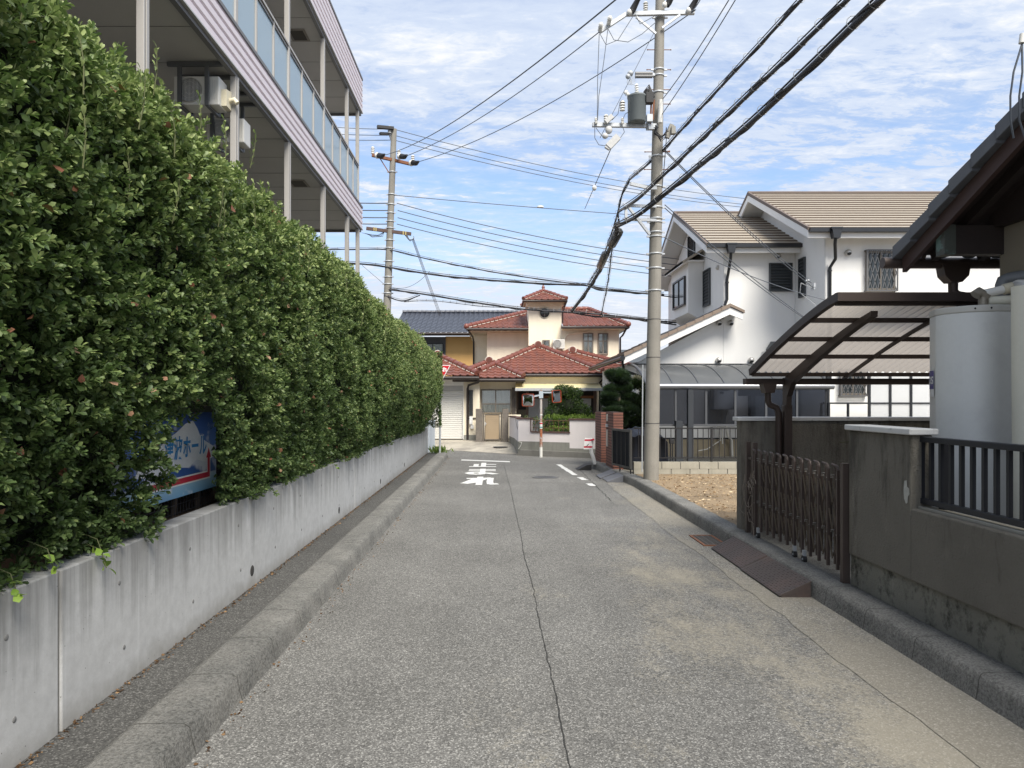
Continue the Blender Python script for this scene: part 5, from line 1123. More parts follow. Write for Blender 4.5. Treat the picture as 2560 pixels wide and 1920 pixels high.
# ---- block wall and black railing before the terrace
t = thing('block_wall', 'low concrete block wall behind the utility pole and soil plot', 'wall', (6, 15.2, .1)); M_blkw = mat('concrete_block', (.34, .32, .265), .9, var=.2, scale=5, streak=((.14, .14, .11), .5, 3), bmp=.5, bs=60)
m = MB(); x = 2.93; k = 0
for row in range(2):
    x = 2.93-(0 if row == 0 else .2)
    while x < 12:
        a, b = max(x, 2.93), min(x+.39, 12)
        if b-a > .05: m.box(a+.004, b-.004, 15.12+random.uniform(-.002, .002), 15.27, .10+row*.15, .245+row*.15)
        x += .4
m.build('blocks', M_blkw, t); m = MB(); m.box(2.94, 12, 15.14, 15.25, .1, .39); m.build('mortar', mat('grey_mortar', (.25, .24, .22), .95), t)
t = thing('railing', 'thin black metal railing along the top of the block wall', 'railing', (5, 15.2, .4)); Y = 15.2
m = MB(); m.box(2.95, 12, Y-.015, Y+.015, wz(1072.5, Y), wz(1069, Y)); m.box(2.95, 12, Y-.015, Y+.015, wz(1146, Y), wz(1143.5, Y)); m.build('rails', M_dark, t)
m = MB(); x = 3.05
while x < 12: m.box(x-.007, x+.007, Y-.007, Y+.007, wz(1143.5, Y), wz(1072.5, Y)); x += .115
m.build('bars', M_dark, t)
for px in (1604, 1779, 1960):
    x = wx(px, Y); m = MB(); m.box(x-.02, x+.02, Y-.022, Y+.022, .40, wz(1069, Y)+.01); m.build('post', M_dark, t)
t = thing('garden_tap', 'black garden tap box on twin pipes behind the railing', 'tap', (wx(1678, 15.7), 15.7, .14)); x = wx(1678, 15.7)
m = MB(); m.box(x-.05, x+.05, 15.62, 15.7, wz(1109, 15.7), wz(1098, 15.7)); m.build('tap_box', M_black, t, bevel=.005); m = MB(); m.cyl((x-.03, 15.66, .14), (x-.03, 15.66, .80), .012); m.cyl((x+.02, 15.66, .14), (x+.02, 15.66, .80), .012); m.build('pipe', M_black, t)
# ---- brick gate pillars
M_brk = mat('brick', (.20, .085, .062), .8, var=.25, scale=7, bmp=.3, bs=90); M_bj = mat('brick_joint', (.055, .035, .03), .95)
def pillar(label, pts, zt):
    t = thing('brick_pillar', label, 'gate pillar', (pts[0][0], pts[0][1], .14), 'brick gate pillars'); c = Vector((sum(p[0] for p in pts)/4, sum(p[1] for p in pts)/4, 0))
    m = MB(); n = round((zt-.14)/.066); h = (zt-.14)/n
    for i in range(n): m.prism([(p[0], p[1], .14+i*h) for p in pts], (0, 0, h*.72))
    m.build('bricks', M_brk, t); m = MB(); m.prism([(c.x+(p[0]-c.x)*.955, c.y+(p[1]-c.y)*.985, .14) for p in pts], (0, 0, zt-.15)); m.build('joints', M_bj, t); return t
p1 = pillar('nearer brown brick gate pillar with a letter plate beside the solar-like black gate'.replace('solar-like ', ''), [(2.64, 16.0), (2.86, 16.0), (2.86, 17.1), (2.64, 17.1)], 1.45)
p2 = pillar('farther brown brick gate pillar beside the white guard post', [(2.62, 17.75), (2.76, 17.75), (2.78, 18.8), (2.62, 18.8)], 1.43)
m = MB(); m.box(2.615, 2.638, 16.75, 16.9, .62, 1.02); m.build('name_plate', mat('plate_grey', (.50, .47, .42), .5), p1); m = MB(); m.box(2.61, 2.638, 16.72, 16.95, 1.08, 1.15); m.build('lamp', M_galv, p1); m = MB(); m.box(2.618, 2.638, 16.78, 16.86, 1.22, 1.38); m.build('house_number_plate', M_porc, p1)
t = thing('black_gate', 'grey framed black panel gate standing open by the brick pillar', 'gate', (2.75, 15.4, .25))
a, b = Vector((2.62, 15.9, 0)), Vector((2.84, 14.85, 0)); zt, zb = 1.09, .27; u = b-a; Lg = u.length; T = frame(a, u, (-1, -.2, 0))
m = MB(); m.T = T
for bx in ((0, Lg, 0, .04, zt-.05, zt), (0, Lg, 0, .04, zb, zb+.04), (0, .045, 0, .039, zb+.04, zt-.05), (Lg-.07, Lg, 0, .039, zb+.04, zt-.05)): m.box(*bx)
for i in range(1, 4): x = .045+(Lg-.115)*i/4; m.box(x-.005, x+.005, .018, .026, zb+.04, zt-.05)
m.build('gate_frame', mat('gate_grey', (.085, .082, .075), .6, metal=.1), t); m = MB(); m.T = T; m.box(.045, Lg-.07, .012, .02, zb+.04, zt-.05)
for i in range(9): z = zb+.1+i*.08; m.box(.05, Lg-.075, .02, .024, z, z+.008)
m.build('panel', mat('gate_panel', (.014, .016, .02), .75, spec=.15), t); m = MB(); m.cyl((2.7, 15.5, .15), (2.7, 15.5, .28), .015); m.cyl((2.83, 14.95, .14), (2.83, 14.95, .28), .015); m.build('drop_bolt', M_dark, t)
# ---- curved guard post with red and white plate
t = thing('guard_post', 'leaning white guard pipe with a red and white reflector plate at the kerb end', 'guard post', (2.42, 17.6, .15))
m = MB(); m.tube([(2.44, 17.6, .13), (2.41, 17.6, .28), (2.36, 17.6, .42), (2.35, 17.6, .55), (2.37, 17.6, .73)], .046, 14); m.build('pipe', M_wtrim, t)
X0, X1 = wx(1459, 17.55), wx(1481.5, 17.55); zt, zb = wz(1095, 17.5), wz(1123.5, 17.5)
def plate(f0, f1, mt, nm, dy): m = MB(); z0, z1 = zt+(zb-zt)*f0, zt+(zb-zt)*f1; m.prism([(X0+.03-.03*f0, 17.54-dy, z0), (X1, 17.54-dy, z0), (X1-.02, 17.54-dy, z1), (X0+.03-.03*f1, 17.54-dy, z1)], (0, .006, 0)); m.build(nm, mt, t)
plate(0, 1, M_wtrim, 'plate', 0); plate(.12, .27, MC['sign_red'], 'red_band', .003); plate(.72, .87, MC['sign_red'], 'red_band', .003)
m = MB(); m.beam((X0+.08, 17.535, zt-.20), (X0+.12, 17.535, zt-.15), .006, .014); m.beam((X0+.05, 17.535, zt-.205), (X0+.09, 17.535, zt-.20), .006, .012); m.build('black_mark', M_black, t)
m = MB(); m.box(2.36, 2.42, 17.5, 17.56, zt-.06, zt-.02); m.build('red_cap', MC['sign_red'], t)
# ---- kerb ramps
def ramp_(name, y0, y1, x0, x1, h, mt, label, group, rib=True):
    t = thing(name, label, 'kerb ramp', ((x0+x1)/2, y0, 0), group); m = MB()
    m.prism([(x0, y0+.004, .012), (x0, y0+.004, .022), (x1, y0+.004, h), (x1, y0+.004, h-.02), (x0+.15, y0+.004, .03)], (0, y1-y0-.008, 0)); m.build('plate', mt, t, bevel=.003)
    m = MB()
    for y in (y0+.006, y1-.03): m.prism([(x0+.02, y, .005), (x1-.005, y, .005), (x1-.005, y, h-.021), (x0+.02, y, .016)], (0, .02, 0))
    m.build('side_web', mt, t)
    if rib:
        m = MB(); k = 0
        for i in range(int((x1-x0)/.022)):
            for j in range(int((y1-y0)/.045)):
                x = x0+.012+i*.022; y = y0+.02+j*.045+(.02 if i % 2 else 0); z = .022+(h-.022)*(x-x0)/(x1-x0); s = 1 if (i+j) % 2 else -1
                m.beam((x-.005, y-.008*s, z+.0015), (x+.005, y+.008*s, z+.0025), .005, .004)
        m.build('tread_pattern', mt, t)
    return t
M_rr = mat('rusty_plate', (.075, .060, .055), .6, metal=.2, var=.25, scale=2.5, c2=(.105, .072, .062), thr=(.5, .7)); M_gr = mat('grey_plastic', (.13, .135, .15), .55, var=.1)
ramp_('kerb_ramp', 6.12, 7.105, 2.44, 2.72, .148, M_rr, 'rusty brown steel kerb ramp, nearer of the two joined plates', 'rusty kerb ramps')
ramp_('kerb_ramp', 7.125, 8.12, 2.455, 2.72, .152, M_rr, 'rusty brown steel kerb ramp by the drain grate, farther of the two', 'rusty kerb ramps')
def low_ramp(y0, y1, label):
    x1 = kf((y0+y1)/2)+.01; ramp_('kerb_ramp', y0, y1, x1-.34, x1, .15, M_gr, label, 'grey kerb ramps', False)
low_ramp(14.75, 15.4, 'dark grey plastic kerb ramp before the black gate, nearer one'); low_ramp(15.43, 16.05, 'dark grey plastic kerb ramp before the brick pillar, farther one')
t = thing('kerb_ramp', 'small black rubber kerb wedge beside the leaning guard post', 'kerb ramp', (2.25, 17.5, 0)); m = MB(); m.prism([(1.98, 17.35, .004), (2.33, 17.35, .004), (2.33, 17.35, .14), (2.22, 17.35, .13)], (0, .45, 0)); m.build('wedge', M_black, t)
# ---- utility room: earth-coloured boundary walls
M_st = m_stucco('olive_stucco', (.195, .182, .155), .62, .4, .02); M_stb = m_stucco('stained_base', (.24, .235, .20), .95, .9, .14, zs=3.4)
M_cap = mat('wall_cap', (.58, .585, .58), .8, var=.12, scale=7, c2=(.22, .22, .2), thr=(.56, .68))
t = thing('olive_wall', 'dark olive stucco boundary wall with a stained base in the right foreground', 'wall', (3.05, 3, .15))
m = MB(); m.box(2.97, 3.13, 5.09, 5.985, .41, 1.455); m.box(2.97, 3.13, -2, 5.09, .41, .93); m.build('stucco', M_st, t, bevel=.012)
m = MB(); m.box(2.992, 3.12, -2, 5.985, .10, .41); m.build('stained_base', M_stb, t)
m = MB(); m.box(2.945, 3.155, 5.06, 6.01, 1.455, 1.50); m.build('coping', M_cap, t, bevel=.008)
m = MB(); m.box(3.02, 3.12, -2, 5.085, .931, .945); m.build('ledge', mat('ledge', (.30, .29, .25), .9), t)
m = MB(); m.add([(2.966, y, z) for y, z in ((5.16, 1.12), (5.13, 1.125), (5.125, 1.08), (5.10, 1.07), (5.095, 1.03), (5.115, 1.01), (5.12, .965), (5.14, .955), (5.165, .99), (5.17, 1.05))][::-1], [tuple(range(10))]); m.build('plaster_patch', mat('patch', (.40, .40, .37), .9, var=.2, scale=30), t)
m = MB()
for y, z0, z1 in ((5.3, .55, .75), (5.33, .3, .7), (4.95, .2, .39)): pass
t = thing('side_wall', 'long olive stucco wall with a pale coping beyond the folding gate', 'wall', (6, 8.6, .15))
m = MB(); m.box(2.93, 9.5, 8.5, 8.66, .12, 1.46); m.build('stucco', M_st, t, bevel=.01); m = MB(); m.box(2.89, 9.6, 8.47, 8.69, 1.46, 1.505); m.build('coping', M_cap, t, bevel=.006)
m = MB(); random.seed(5)
for p in ([(4.1, 1.2), (4.5, 1.22), (4.75, 1.1), (5.3, 1.07), (5.7, 1.0)], [(4.2, .85), (4.9, .8), (5.6, .74)]):
    m.tube([(x, 8.497, z+random.uniform(-.01, .01)) for x, z in p], .0035, 4)
m.build('dry_creeper', MC['twig'], t)
# ---- black railing on the olive wall
t = thing('wall_railing', 'black flat-bar railing on top of the olive stucco wall in front of the tank', 'railing', (3.06, 4, .94))
M_rl = mat('railing_black', (.020, .022, .028), .45, metal=.2)
m = MB(); m.box(3.035, 3.085, -1.9, 5.15, 1.405, 1.445); m.build('top_rail', M_rl, t, bevel=.004); m = MB(); m.box(3.04, 3.08, -1.9, 5.15, .965, 1.005); m.build('bottom_rail', M_rl, t, bevel=.004)
y = 5.10
while y > -1.8: m = MB(); m.box(3.048, 3.072, y-.013, y+.013, 1.005, 1.405); m.build('bar', M_rl, t); y -= .1085
for y in (4.93, 3.0, 1.0): m = MB(); m.box(3.09, 3.15, y-.03, y+.03, .93, 1.44); m.build('post', M_rl, t)
# ---- folding gate
t = thing('folding_gate', 'brown folding lattice gate across the driveway between the olive walls', 'gate', (3.0, 7.2, .15))
m = MB(); m.box(2.93, 2.99, 6.0, 6.05, .10, 1.17); m.build('end_post', M_brown, t)
for x, y in ((2.95, 8.32), (2.97, 8.16)): m = MB(); m.box(x-.025, x+.025, y-.025, y+.025, .15, 1.22); m.build('end_post', M_brown, t)
m = MB(); m.box(2.94, 2.985, 8.18, 8.295, 1.02, 1.045); m.box(2.94, 2.985, 8.18, 8.295, .62, .645); m.box(2.94, 2.985, 8.18, 8.295, .3, .325); m.build('latch_plate', M_brown, t)
nb = 23; ysb = [6.13+i*(8.08-6.13)/(nb-1) for i in range(nb)]
for i, y in enumerate(ysb):
    zb_ = .24+.03*(i % 2); xo = .012*(1 if i % 2 else -1)
    m = MB(); m.box(2.96+xo-.012, 2.96+xo+.012, y-.011, y+.011, zb_, 1.10); m.tube([(2.96+xo, y, 1.10), (2.96+xo, y+.004, 1.125), (2.96+xo, y+.03, 1.138), (2.96+xo, y+.07, 1.138)], .012, 6); m.build('bar', M_brown, t)
m = MB()
for i in range(nb-1):
    a, b = ysb[i], ysb[i+1]
    for z in (.42, .66, .90):
        if i < nb-2: m.beam((2.950, a+.012, z-.09), (2.950, ysb[i+1]-.01, z+.09), .004, .013, up=(1, 0, 0)); m.beam((2.982, a, z+.03), (2.982, ysb[i+1], z-.12), .004, .010, up=(1, 0, 0))
m.build('lattice', mat('lattice_bronze', (.13, .105, .075), .5, metal=.2), t)
for i, y in enumerate(ysb[:-1]):
    y2 = (y+ysb[i+1])/2; m = MB(); m.box(2.985, 3.002, y2-.009, y2+.009, .27+.05*(i % 3), 1.03); m.build('rear_bar', M_brown, t)
for i, y in enumerate(ysb):
    for z in (.54, 1.02): m = MB(); m.cyl((2.932, y, z+.03*(i % 2)), (2.995, y, z+.03*(i % 2)), .006, n=6); m.build('rivet', mat('rivet_grey', (.25, .24, .22), .5, metal=.4), t)
for y in (7.02, 6.80, 8.0):
    m = MB(); m.cyl((2.935, y, .185), (2.965, y, .185), .034, n=16); q_ = m.build('caster', M_black, t); m = MB(); m.beam((2.95, y, .19), (2.95, y, .27), .03, .03); m.cyl((2.93, y, .185), (2.97, y, .185), .01, n=8); m.build('caster_fork', M_galv, q_)
v = thing('bindweed', 'dry creeper stems tangled round the far post of the folding gate', 'climbing plant', (2.93, 8.2, .15)); m = MB(); random.seed(8)
for k in range(8):
    p = [Vector((2.92, 8.2+random.uniform(-.15, .2), .3+random.random()*.6))]
    for j in range(7): p.append(p[-1]+Vector((random.uniform(-.015, .01), random.uniform(-.12, .10), random.uniform(-.12, .12))))
    m.tube(p, .0035, 4)
m.build('stem', mat('dry_stem', (.28, .24, .2), .9), v)
# ---- carport
cp = thing('carport', 'brown carport with a curved corrugated roof behind the folding gate', 'carport', (3.4, 7.3, .15))
YA, YB, ZA, ZB2, CX0, CX1 = 8.28, 6.14, 2.03, 2.60, 2.97, 6.2
def carc(t): return YA+(YB-YA)*t, ZA+(ZB2-ZA)*(1-(1-t)**1.28)
m = MB(); P = []; nn = 16; M_cor = m_sheet('corrugated_sheet', (.50, .455, .41), .5, .4, .10)
nx = int((CX1-CX0)/.0125)
for i in range(nn+1):
    y, z = carc(i/nn)
    for j in range(nx+1): x = CX0+(CX1-CX0)*j/nx; P.append((x, y, z+.015*math.cos(2*math.pi*x/.085)))
m.add(P, [(i*(nx+1)+j, i*(nx+1)+j+1, (i+1)*(nx+1)+j+1, (i+1)*(nx+1)+j) for i in range(nn) for j in range(nx)], 0, True); m.build('roof_sheet', M_cor, cp)
M_cb = mat('carport_brown', (.050, .036, .031), .5, metal=.2, var=.15)
for t_ in (.02, .27, .5, .74, .97):
    y, z = carc(t_); m = MB(); m.box(CX0, CX1, y-.022, y+.022, z-.062, z-.018); m.build('purlin', M_cb, cp)
for k, x in enumerate((CX0, 4.05, 5.15, CX1)):
    m = MB()
    for i in range(nn):
        (y0, z0), (y1, z1) = carc(i/nn), carc((i+1)/nn); dz = .0 if k in (0, 3) else -.075
        m.beam((x, y0, z0+dz), (x, y1+.0, z1+dz), .05 if k in (0, 3) else .03, .075 if k in (0, 3) else .03)
    m.build('rafter', M_cb, cp)
m = MB(); m.box(CX0-.03, CX1, YB-.03, YB+.03, ZB2-.04, ZB2+.035); m.build('top_rail', M_cb, cp)
for x in (3.385, 5.9):
    m = MB(); m.box(x-.045, x+.045, 8.22, 8.32, .15, 1.65); m.build('post', M_cb, cp, bevel=.006)
    m = MB(); pr = [(8.32, 1.6), (8.32, 1.97)]+[(carc(i/10)[0], carc(i/10)[1]-.065) for i in range(0, 10)]+[(carc(i/10)[0], carc(i/10)[1]-.065-.04-.10*(1-i/10)) for i in range(9, 0, -1)]+[(8.2, 1.75), (8.22, 1.6)]
    m.prism([(x-.03, y, z) for y, z in pr], (.06, 0, 0)); m.build('curved_arm', M_cb, cp)
m = MB(); m.box(CX0-.06, CX1, YA+.0, YA+.10, ZA-.14, ZA-.07); m.build('gutter', M_cb, cp)
x = wx(1919, 8.3); m = MB(); m.prism([(x-.08, 8.22, 1.90), (x+.08, 8.22, 1.90), (x+.05, 8.22, 1.79), (x-.05, 8.22, 1.79)], (0, .14, 0)); m.tube([(x, 8.29, 1.80), (x, 8.29, 1.70), (x+.02, 8.29, 1.655), (x+.10, 8.29, 1.62), (x+.125, 8.29, 1.56), (x+.125, 8.29, .15)], .037, 12); m.build('downpipe', M_cb, cp)
# ---- hot water tank
t = thing('hot_water_tank', 'tall pale grey hot water tank standing behind the black wall railing', 'water tank', (3.93, 5.85, .15))
M_tank = mat('tank_steel', (.68, .69, .67), .4, metal=0, var=.04, scale=1.5, c2=(.56, .565, .56), thr=(.5, .75), spec=.5)
def dprof(r0):
    o = []; cx, cy = 3.93, 5.85
    for i in range(25): a = R(-90-90*i/24); o.append((cx+r0*math.cos(a)*1.0, cy+r0*.95*math.sin(a)))
    o += [(cx-r0*.85, cy+r0*.5), (cx-r0*.4, cy+r0*.9), (cx+r0+.0, cy+.3), (cx+r0+.0, cy-r0*.95+.02)]
    return o
m = MB(); pr = dprof(.31); m.prism([(x, y, .25) for x, y in pr], (0, 0, 2.15)); n = len(pr); tk = m.build('casing', M_tank, t, bevel=.006)
for p in tk.data.polygons: p.use_smooth = False
m = MB(); pr = dprof(.315); m.prism([(x, y, 2.40) for x, y in pr], (0, 0, .055)); m.build('lid', mat('tank_lid', (.52, .51, .47), .4, var=.05), t, bevel=.01)
m = MB()
for z in (.9, 1.3, 1.68, 2.06, 2.31): m.ell((4.14, 5.572, z), .008, .006, .008, 8, 5)
for a in (-100, -120): m.ell((3.93+.316*math.cos(R(a)), 5.85+.30*math.sin(R(a)), 2.428), .008, .006, .008, 8, 5)
m.build('screws', M_dark, t)
m = MB(); m.box(4.13, 4.133, 5.566, 5.575, .25, 2.39); m.build('seam', mat('seam', (.25, .25, .24), .5), t)
m = MB(); m.box(3.75, 3.81, 5.7, 5.76, .15, .25); m.box(4.1, 4.16, 5.7, 5.76, .15, .25); m.build('foot', M_galv, t)
def onside(a, z, d): a = R(a); return Vector((3.93+(.31+d)*math.cos(a), 5.85+(.31*.95+d)*math.sin(a), z))
zl = wz(955, 5.75)
def label_patch(a0, a1, z0, z1, d, mt, nm):
    m = MB(); P = []
    for i in range(7): a = a0+(a1-a0)*i/6; P += [onside(a, z0, d), onside(a, z1, d)]
    m.add(P, [(2*i, 2*i+1, 2*i+3, 2*i+2) for i in range(6)], 0, True); return m.build(nm, mt, t)
label_patch(-184, -214, zl-.12, zl+.10, .0015, mat('label_white', (.7, .7, .7), .5, var=.02), 'label'); label_patch(-184.5, -214, zl-.055, zl+.097, .003, mat('label_purple', (.07, .06, .22), .5, var=.02), 'label_field')
vs, fs = text_faces('SOS', .085, .003); m = MB(); m.add([onside(-199+v.x*190, zl+.015+v.y, .005) for v in vs], fs); m.build('label_text', MC['label_white'], t)
# pipes above the tank
t = thing('insulated_pipes', 'white insulated pipes and valve running over the hot water tank', 'pipe', (4.0, 5.6, 2.45))
Yp = 5.65
m = MB(); m.tube([W(2458, 764, Yp), W(2458, 738, Yp)], .035, 12, 0); m.tube([W(2438, 738, Yp), W(2447, 730, Yp), W(2458, 738, Yp), W(2467, 744, Yp)], .04, 10, 0); m.build('valve', mat('brass_dull', (.30, .27, .22), .5, metal=.4, var=.3, scale=20), t)
m = MB(); m.tube([W(2458, 735, Yp), W(2490, 728, Yp-.02), W(2514, 722, Yp-.03)], .034, 12); m.tube([W(2536, 718, Yp-.05), W(2546, 713, Yp-.06), W(2580, 712, Yp-.3)], .045, 12); m.build('white_pipe', M_porc, t)
m = MB(); m.tube([W(2508, 724, Yp-.03), W(2540, 716, Yp-.05)], .042, 12); m.build('torn_foam', mat('foam', (.55, .5, .38), .9, var=.3, scale=20), t)
m = MB(); m.tube([W(2468, 752, Yp), W(2560, 748, Yp-.05), W(2620, 747, Yp-.1)], .036, 12); m.build('cream_pipe', mat('cream_plastic', (.66, .64, .54), .5, var=.05), t)
m = MB(); m.tube([W(2556, 716, 5.2), W(2560, 1300, 5.2)], .07, 16); m.build('pipe_cover', MC['cream_plastic'], t)
m = MB(); m.tube([W(2506, 765, 5.85), W(2505, 712, 5.85), W(2508, 702, 5.85), W(2520, 697, 5.84), W(2600, 683, 5.7)], .05, 12); tag(m.build('grey_drain_pipe', mat('pvc_grey', (.16, .17, .18), .5, var=.2, scale=15)), 'bent dark grey plastic pipe against the beige wall above the tank', 'pipe')
# ---- beige house with dark eaves
bh = thing('tiled_house', 'single storey beige house with deep dark timber eaves and grey tiles', 'house', (7, 3, 0))
M_bei = mat('beige_render', (.235, .205, .155), .9, var=.06, scale=3, bmp=.4, bs=90); M_tim = mat('dark_timber', (.022, .014, .012), .7, var=.3, scale=6); M_gtile = mat('grey_tile', (.10, .105, .115), .5, var=.2, scale=6)
m = MB(); m.box(4.27, 9, -3, 6.02, 0, 3.35); m.build('wall', M_bei, bh); m = MB(); m.box(4.19, 4.268, -3, 6.03, 3.16, 3.44); m.build('wall_plate', M_tim, bh)
Y0_, Z0_, SL = 6.55, 3.09, .445; XV = 3.70; YT = -1.0
def rz(y, d=0): return Z0_+(Y0_-y)*SL+d
m = MB(); m.add([(XV+.10, Y0_-.02, rz(Y0_)-.05), (9.5, Y0_-.02, rz(Y0_)-.05), (9.5, YT, rz(YT)-.05), (XV+.10, YT, rz(YT)-.05)], [(0, 1, 2, 3)]); m.build('eave_boards', M_tim, bh)
m = MB(); tile_face(m, (XV+.05, Y0_, Z0_), (9.5, Y0_, Z0_), (9.5, YT, rz(YT)), (XV+.05, YT, rz(YT)), .26, .27, .03, .03); m.build('roof', M_gtile, bh)
m = MB(); k = 28
for i in range(k):
    y0 = Y0_+.03-i*.27; y1 = y0-.285; m.prism([(XV-.03, y0, rz(y0)-.095+.03), (XV-.03, y1, rz(y1)-.12+.03), (XV-.03, y1, rz(y1)+.02), (XV-.03, y0, rz(y0)+.052)], (.20, 0, 0))
m.build('verge_tiles', M_gtile, bh, bevel=.005)
m = MB(); m.prism([(XV+.03, Y0_-.03, rz(Y0_)-.075), (XV+.03, YT, rz(YT)-.075), (XV+.03, YT, rz(YT)-.235), (XV+.03, Y0_-.03, rz(Y0_)-.21)], (.04, 0, 0)); m.build('bargeboard', mat('brown_board', (.05, .026, .022), .6, var=.2), bh)
for y, z in ((6.02, rz(6.02)-.09), (4.2, rz(4.2)-.09), (2.4, rz(2.4)-.09)):
    m = MB(); m.box(XV+.071, 4.6, y-.05, y+.05, z-.30, z-.06); q_ = m.build('purlin', M_tim, bh); m = MB(); m.box(XV+.064, XV+.16, y-.058, y+.058, z-.305, z-.055); m.build('copper_cap', mat('verdigris', (.055, .06, .05), .6, c2=(.09, .15, .13), scale=8, thr=(.54, .6)), q_)
x = 4.0
while x < 9: m = MB(); m.beam((x, Y0_-.06, rz(Y0_-.06)-.10), (x, YT, rz(YT)-.10), .06, .09); m.build('rafter', M_tim, bh); x += .42
m = MB(); m.tube([(XV-.10, 6.62, 2.985), (9, 6.62, 2.975)], .052, 12); m.build('gutter', M_brown, bh)
m = MB(); x = XV+.15
while x < 6: m.ell((x, 6.565, 3.05), .07, .03, .035, 10, 6); x += .26
m.build('eave_tile_ends', M_gtile, bh)
m = MB()
for x in (3.95, 4.55, 5.2): m.beam((x, 6.55, 3.07), (x, 6.6, 2.99), .04, .03)
m.build('gutter_bracket', M_brown, bh)
m = MB(); xd = 4.26; m.prism([(xd-.13, 6.56, 2.97), (xd+.13, 6.56, 2.97), (xd+.11, 6.56, 2.86), (xd+.05, 6.56, 2.80), (xd-.05, 6.56, 2.80), (xd-.11, 6.56, 2.86)], (0, .12, 0)); m.tube([(xd, 6.62, 2.82), (xd, 6.62, 2.72), (xd+.03, 6.6, 2.68), (xd+.12, 6.58, 2.66), (4.75, 6.4, 2.57), (5.2, 6.3, 2.5)], .042, 12); m.build('downpipe', M_brown, bh)
for a, b, c in ((2525, 2528, 3.3), (2549, 2553, 3.3)):
    pass
m = MB(); m.tube([W(2557, 85, 4.6), W(2554, 108, 4.6)], .018, 10); m.tube([W(2558, 95, 4.6), W(2600, 85, 4.6)], .012, 8); tag(m.build('cable_clamp', M_porc), 'white insulator clamp holding drop wires above the dark eaves', 'insulator')
for dx, lab in ((0, 'thin service wire hanging left from the clamp to the dark eaves'), (22, 'thin service wire hanging right from the clamp to the dark eaves')):
    m = MB(); m.tube([W(2555, 110, 4.6), W(2534+dx, 180, 4.62), W(2526+dx, 240, 4.66), W(2526+dx, 300, 4.7), W(2534+dx*1.3, 345, 4.75)], .006, 6); tag(m.build('service_wire', M_wireg), lab, 'cable')
# ---- pine and shrubs between the pillars and the pole
PN = [(0, (.008, .016, .010)), (.45, (.018, .036, .020)), (.8, (.04, .068, .034)), (1, (.08, .12, .06))]
Yp = 18.3
def pb(px, py, rpx, rpy, dy=0): c = W(px, py, Yp+dy); k = Yp/F; return (c.x, c.y, c.z, rpx*k, rpx*k*.9, rpy*k)
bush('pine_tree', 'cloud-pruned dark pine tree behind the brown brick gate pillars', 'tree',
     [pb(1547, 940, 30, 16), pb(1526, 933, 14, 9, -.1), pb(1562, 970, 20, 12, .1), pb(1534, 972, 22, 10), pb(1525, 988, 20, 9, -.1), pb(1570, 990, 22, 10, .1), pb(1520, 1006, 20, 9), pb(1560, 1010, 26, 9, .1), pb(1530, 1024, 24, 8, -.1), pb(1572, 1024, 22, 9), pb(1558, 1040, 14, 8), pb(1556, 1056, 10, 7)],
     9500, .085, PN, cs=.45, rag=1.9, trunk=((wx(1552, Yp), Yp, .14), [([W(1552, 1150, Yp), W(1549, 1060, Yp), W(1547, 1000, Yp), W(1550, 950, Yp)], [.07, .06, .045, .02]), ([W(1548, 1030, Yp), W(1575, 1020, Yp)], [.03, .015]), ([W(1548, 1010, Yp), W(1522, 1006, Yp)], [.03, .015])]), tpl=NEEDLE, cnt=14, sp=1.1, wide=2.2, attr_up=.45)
bush('garden_shrub', 'dark leafy shrub between the pine tree and the utility pole', 'shrub', [pb(1595, 1010, 22, 26, .6), pb(1600, 1050, 26, 26, .5), pb(1588, 960, 18, 12, .6), pb(1575, 1062, 22, 26, .7), pb(1610, 980, 8, 20, .5)], 1500, .06, [(0, (.008, .014, .006)), (.5, (.02, .034, .012)), (1, (.05, .075, .022))],
     trunk=((wx(1590, 18.9), 18.9, .14), [([W(1590, 1150, 18.9), W(1592, 1060, 18.9)], [.04, .02])]))
bush('potted_shrub', 'small dark shrub behind the black gate near the pole base', 'shrub', [pb(1590, 1112, 9, 10, -1.5), pb(1588, 1100, 7, 6, -1.5)], 300, .05, GR)
bush('blossom_shrub', 'shrub with clusters of pale cream flowers beside the terrace roof', 'shrub', [pb(1592, 948, 9, 8, .9), pb(1600, 960, 5, 16, .9), pb(1578, 951, 6, 6, .9)], 420, .06, [(0, (.10, .12, .03)), (.3, (.55, .50, .36)), (1, (.75, .72, .6))], core=False)
# covered object behind the gate
m = MB(); P = []; nu, nv = 26, 10
for i in range(nu+1):
    for j in range(nv+1):
        u, v_ = i/nu, j/nv; x = 2.98+.86*u; y = 15.9+1.5*v_
        z = .78+.30*(math.sin(math.pi*min(1, max(0, u*.9+.1)))**.5)*(math.sin(math.pi*(.1+.8*v_))**.6)+.018*math.sin(u*31+v_*5)+.012*math.sin(v_*23)
        P.append((x, y, z))
k = nv+1; fs = [(i*k+j, (i+1)*k+j, (i+1)*k+j+1, i*k+j+1) for i in range(nu) for j in range(nv)]
base = len(P); rim = [i*k for i in range(nu+1)]+[nu*k+j for j in range(1, nv+1)]+[i*k+nv for i in range(nu-1, -1, -1)]+[j for j in range(nv-1, 0, -1)]
P += [(P[r][0]+.02*math.sin(r*1.3), P[r][1]+.02*math.cos(r*1.7), .15) for r in rim]; n = len(rim)
fs += [(rim[i], rim[(i+1) % n], base+(i+1) % n, base+i) for i in range(n)]
m.add(P, fs, 0, True); tag(m.build('tarpaulin_cover', mat('dark_tarp', (.014, .018, .03), .45, var=.2, scale=8)), 'dark blue-black cover draped over a low object behind the open black gate', 'tarpaulin')
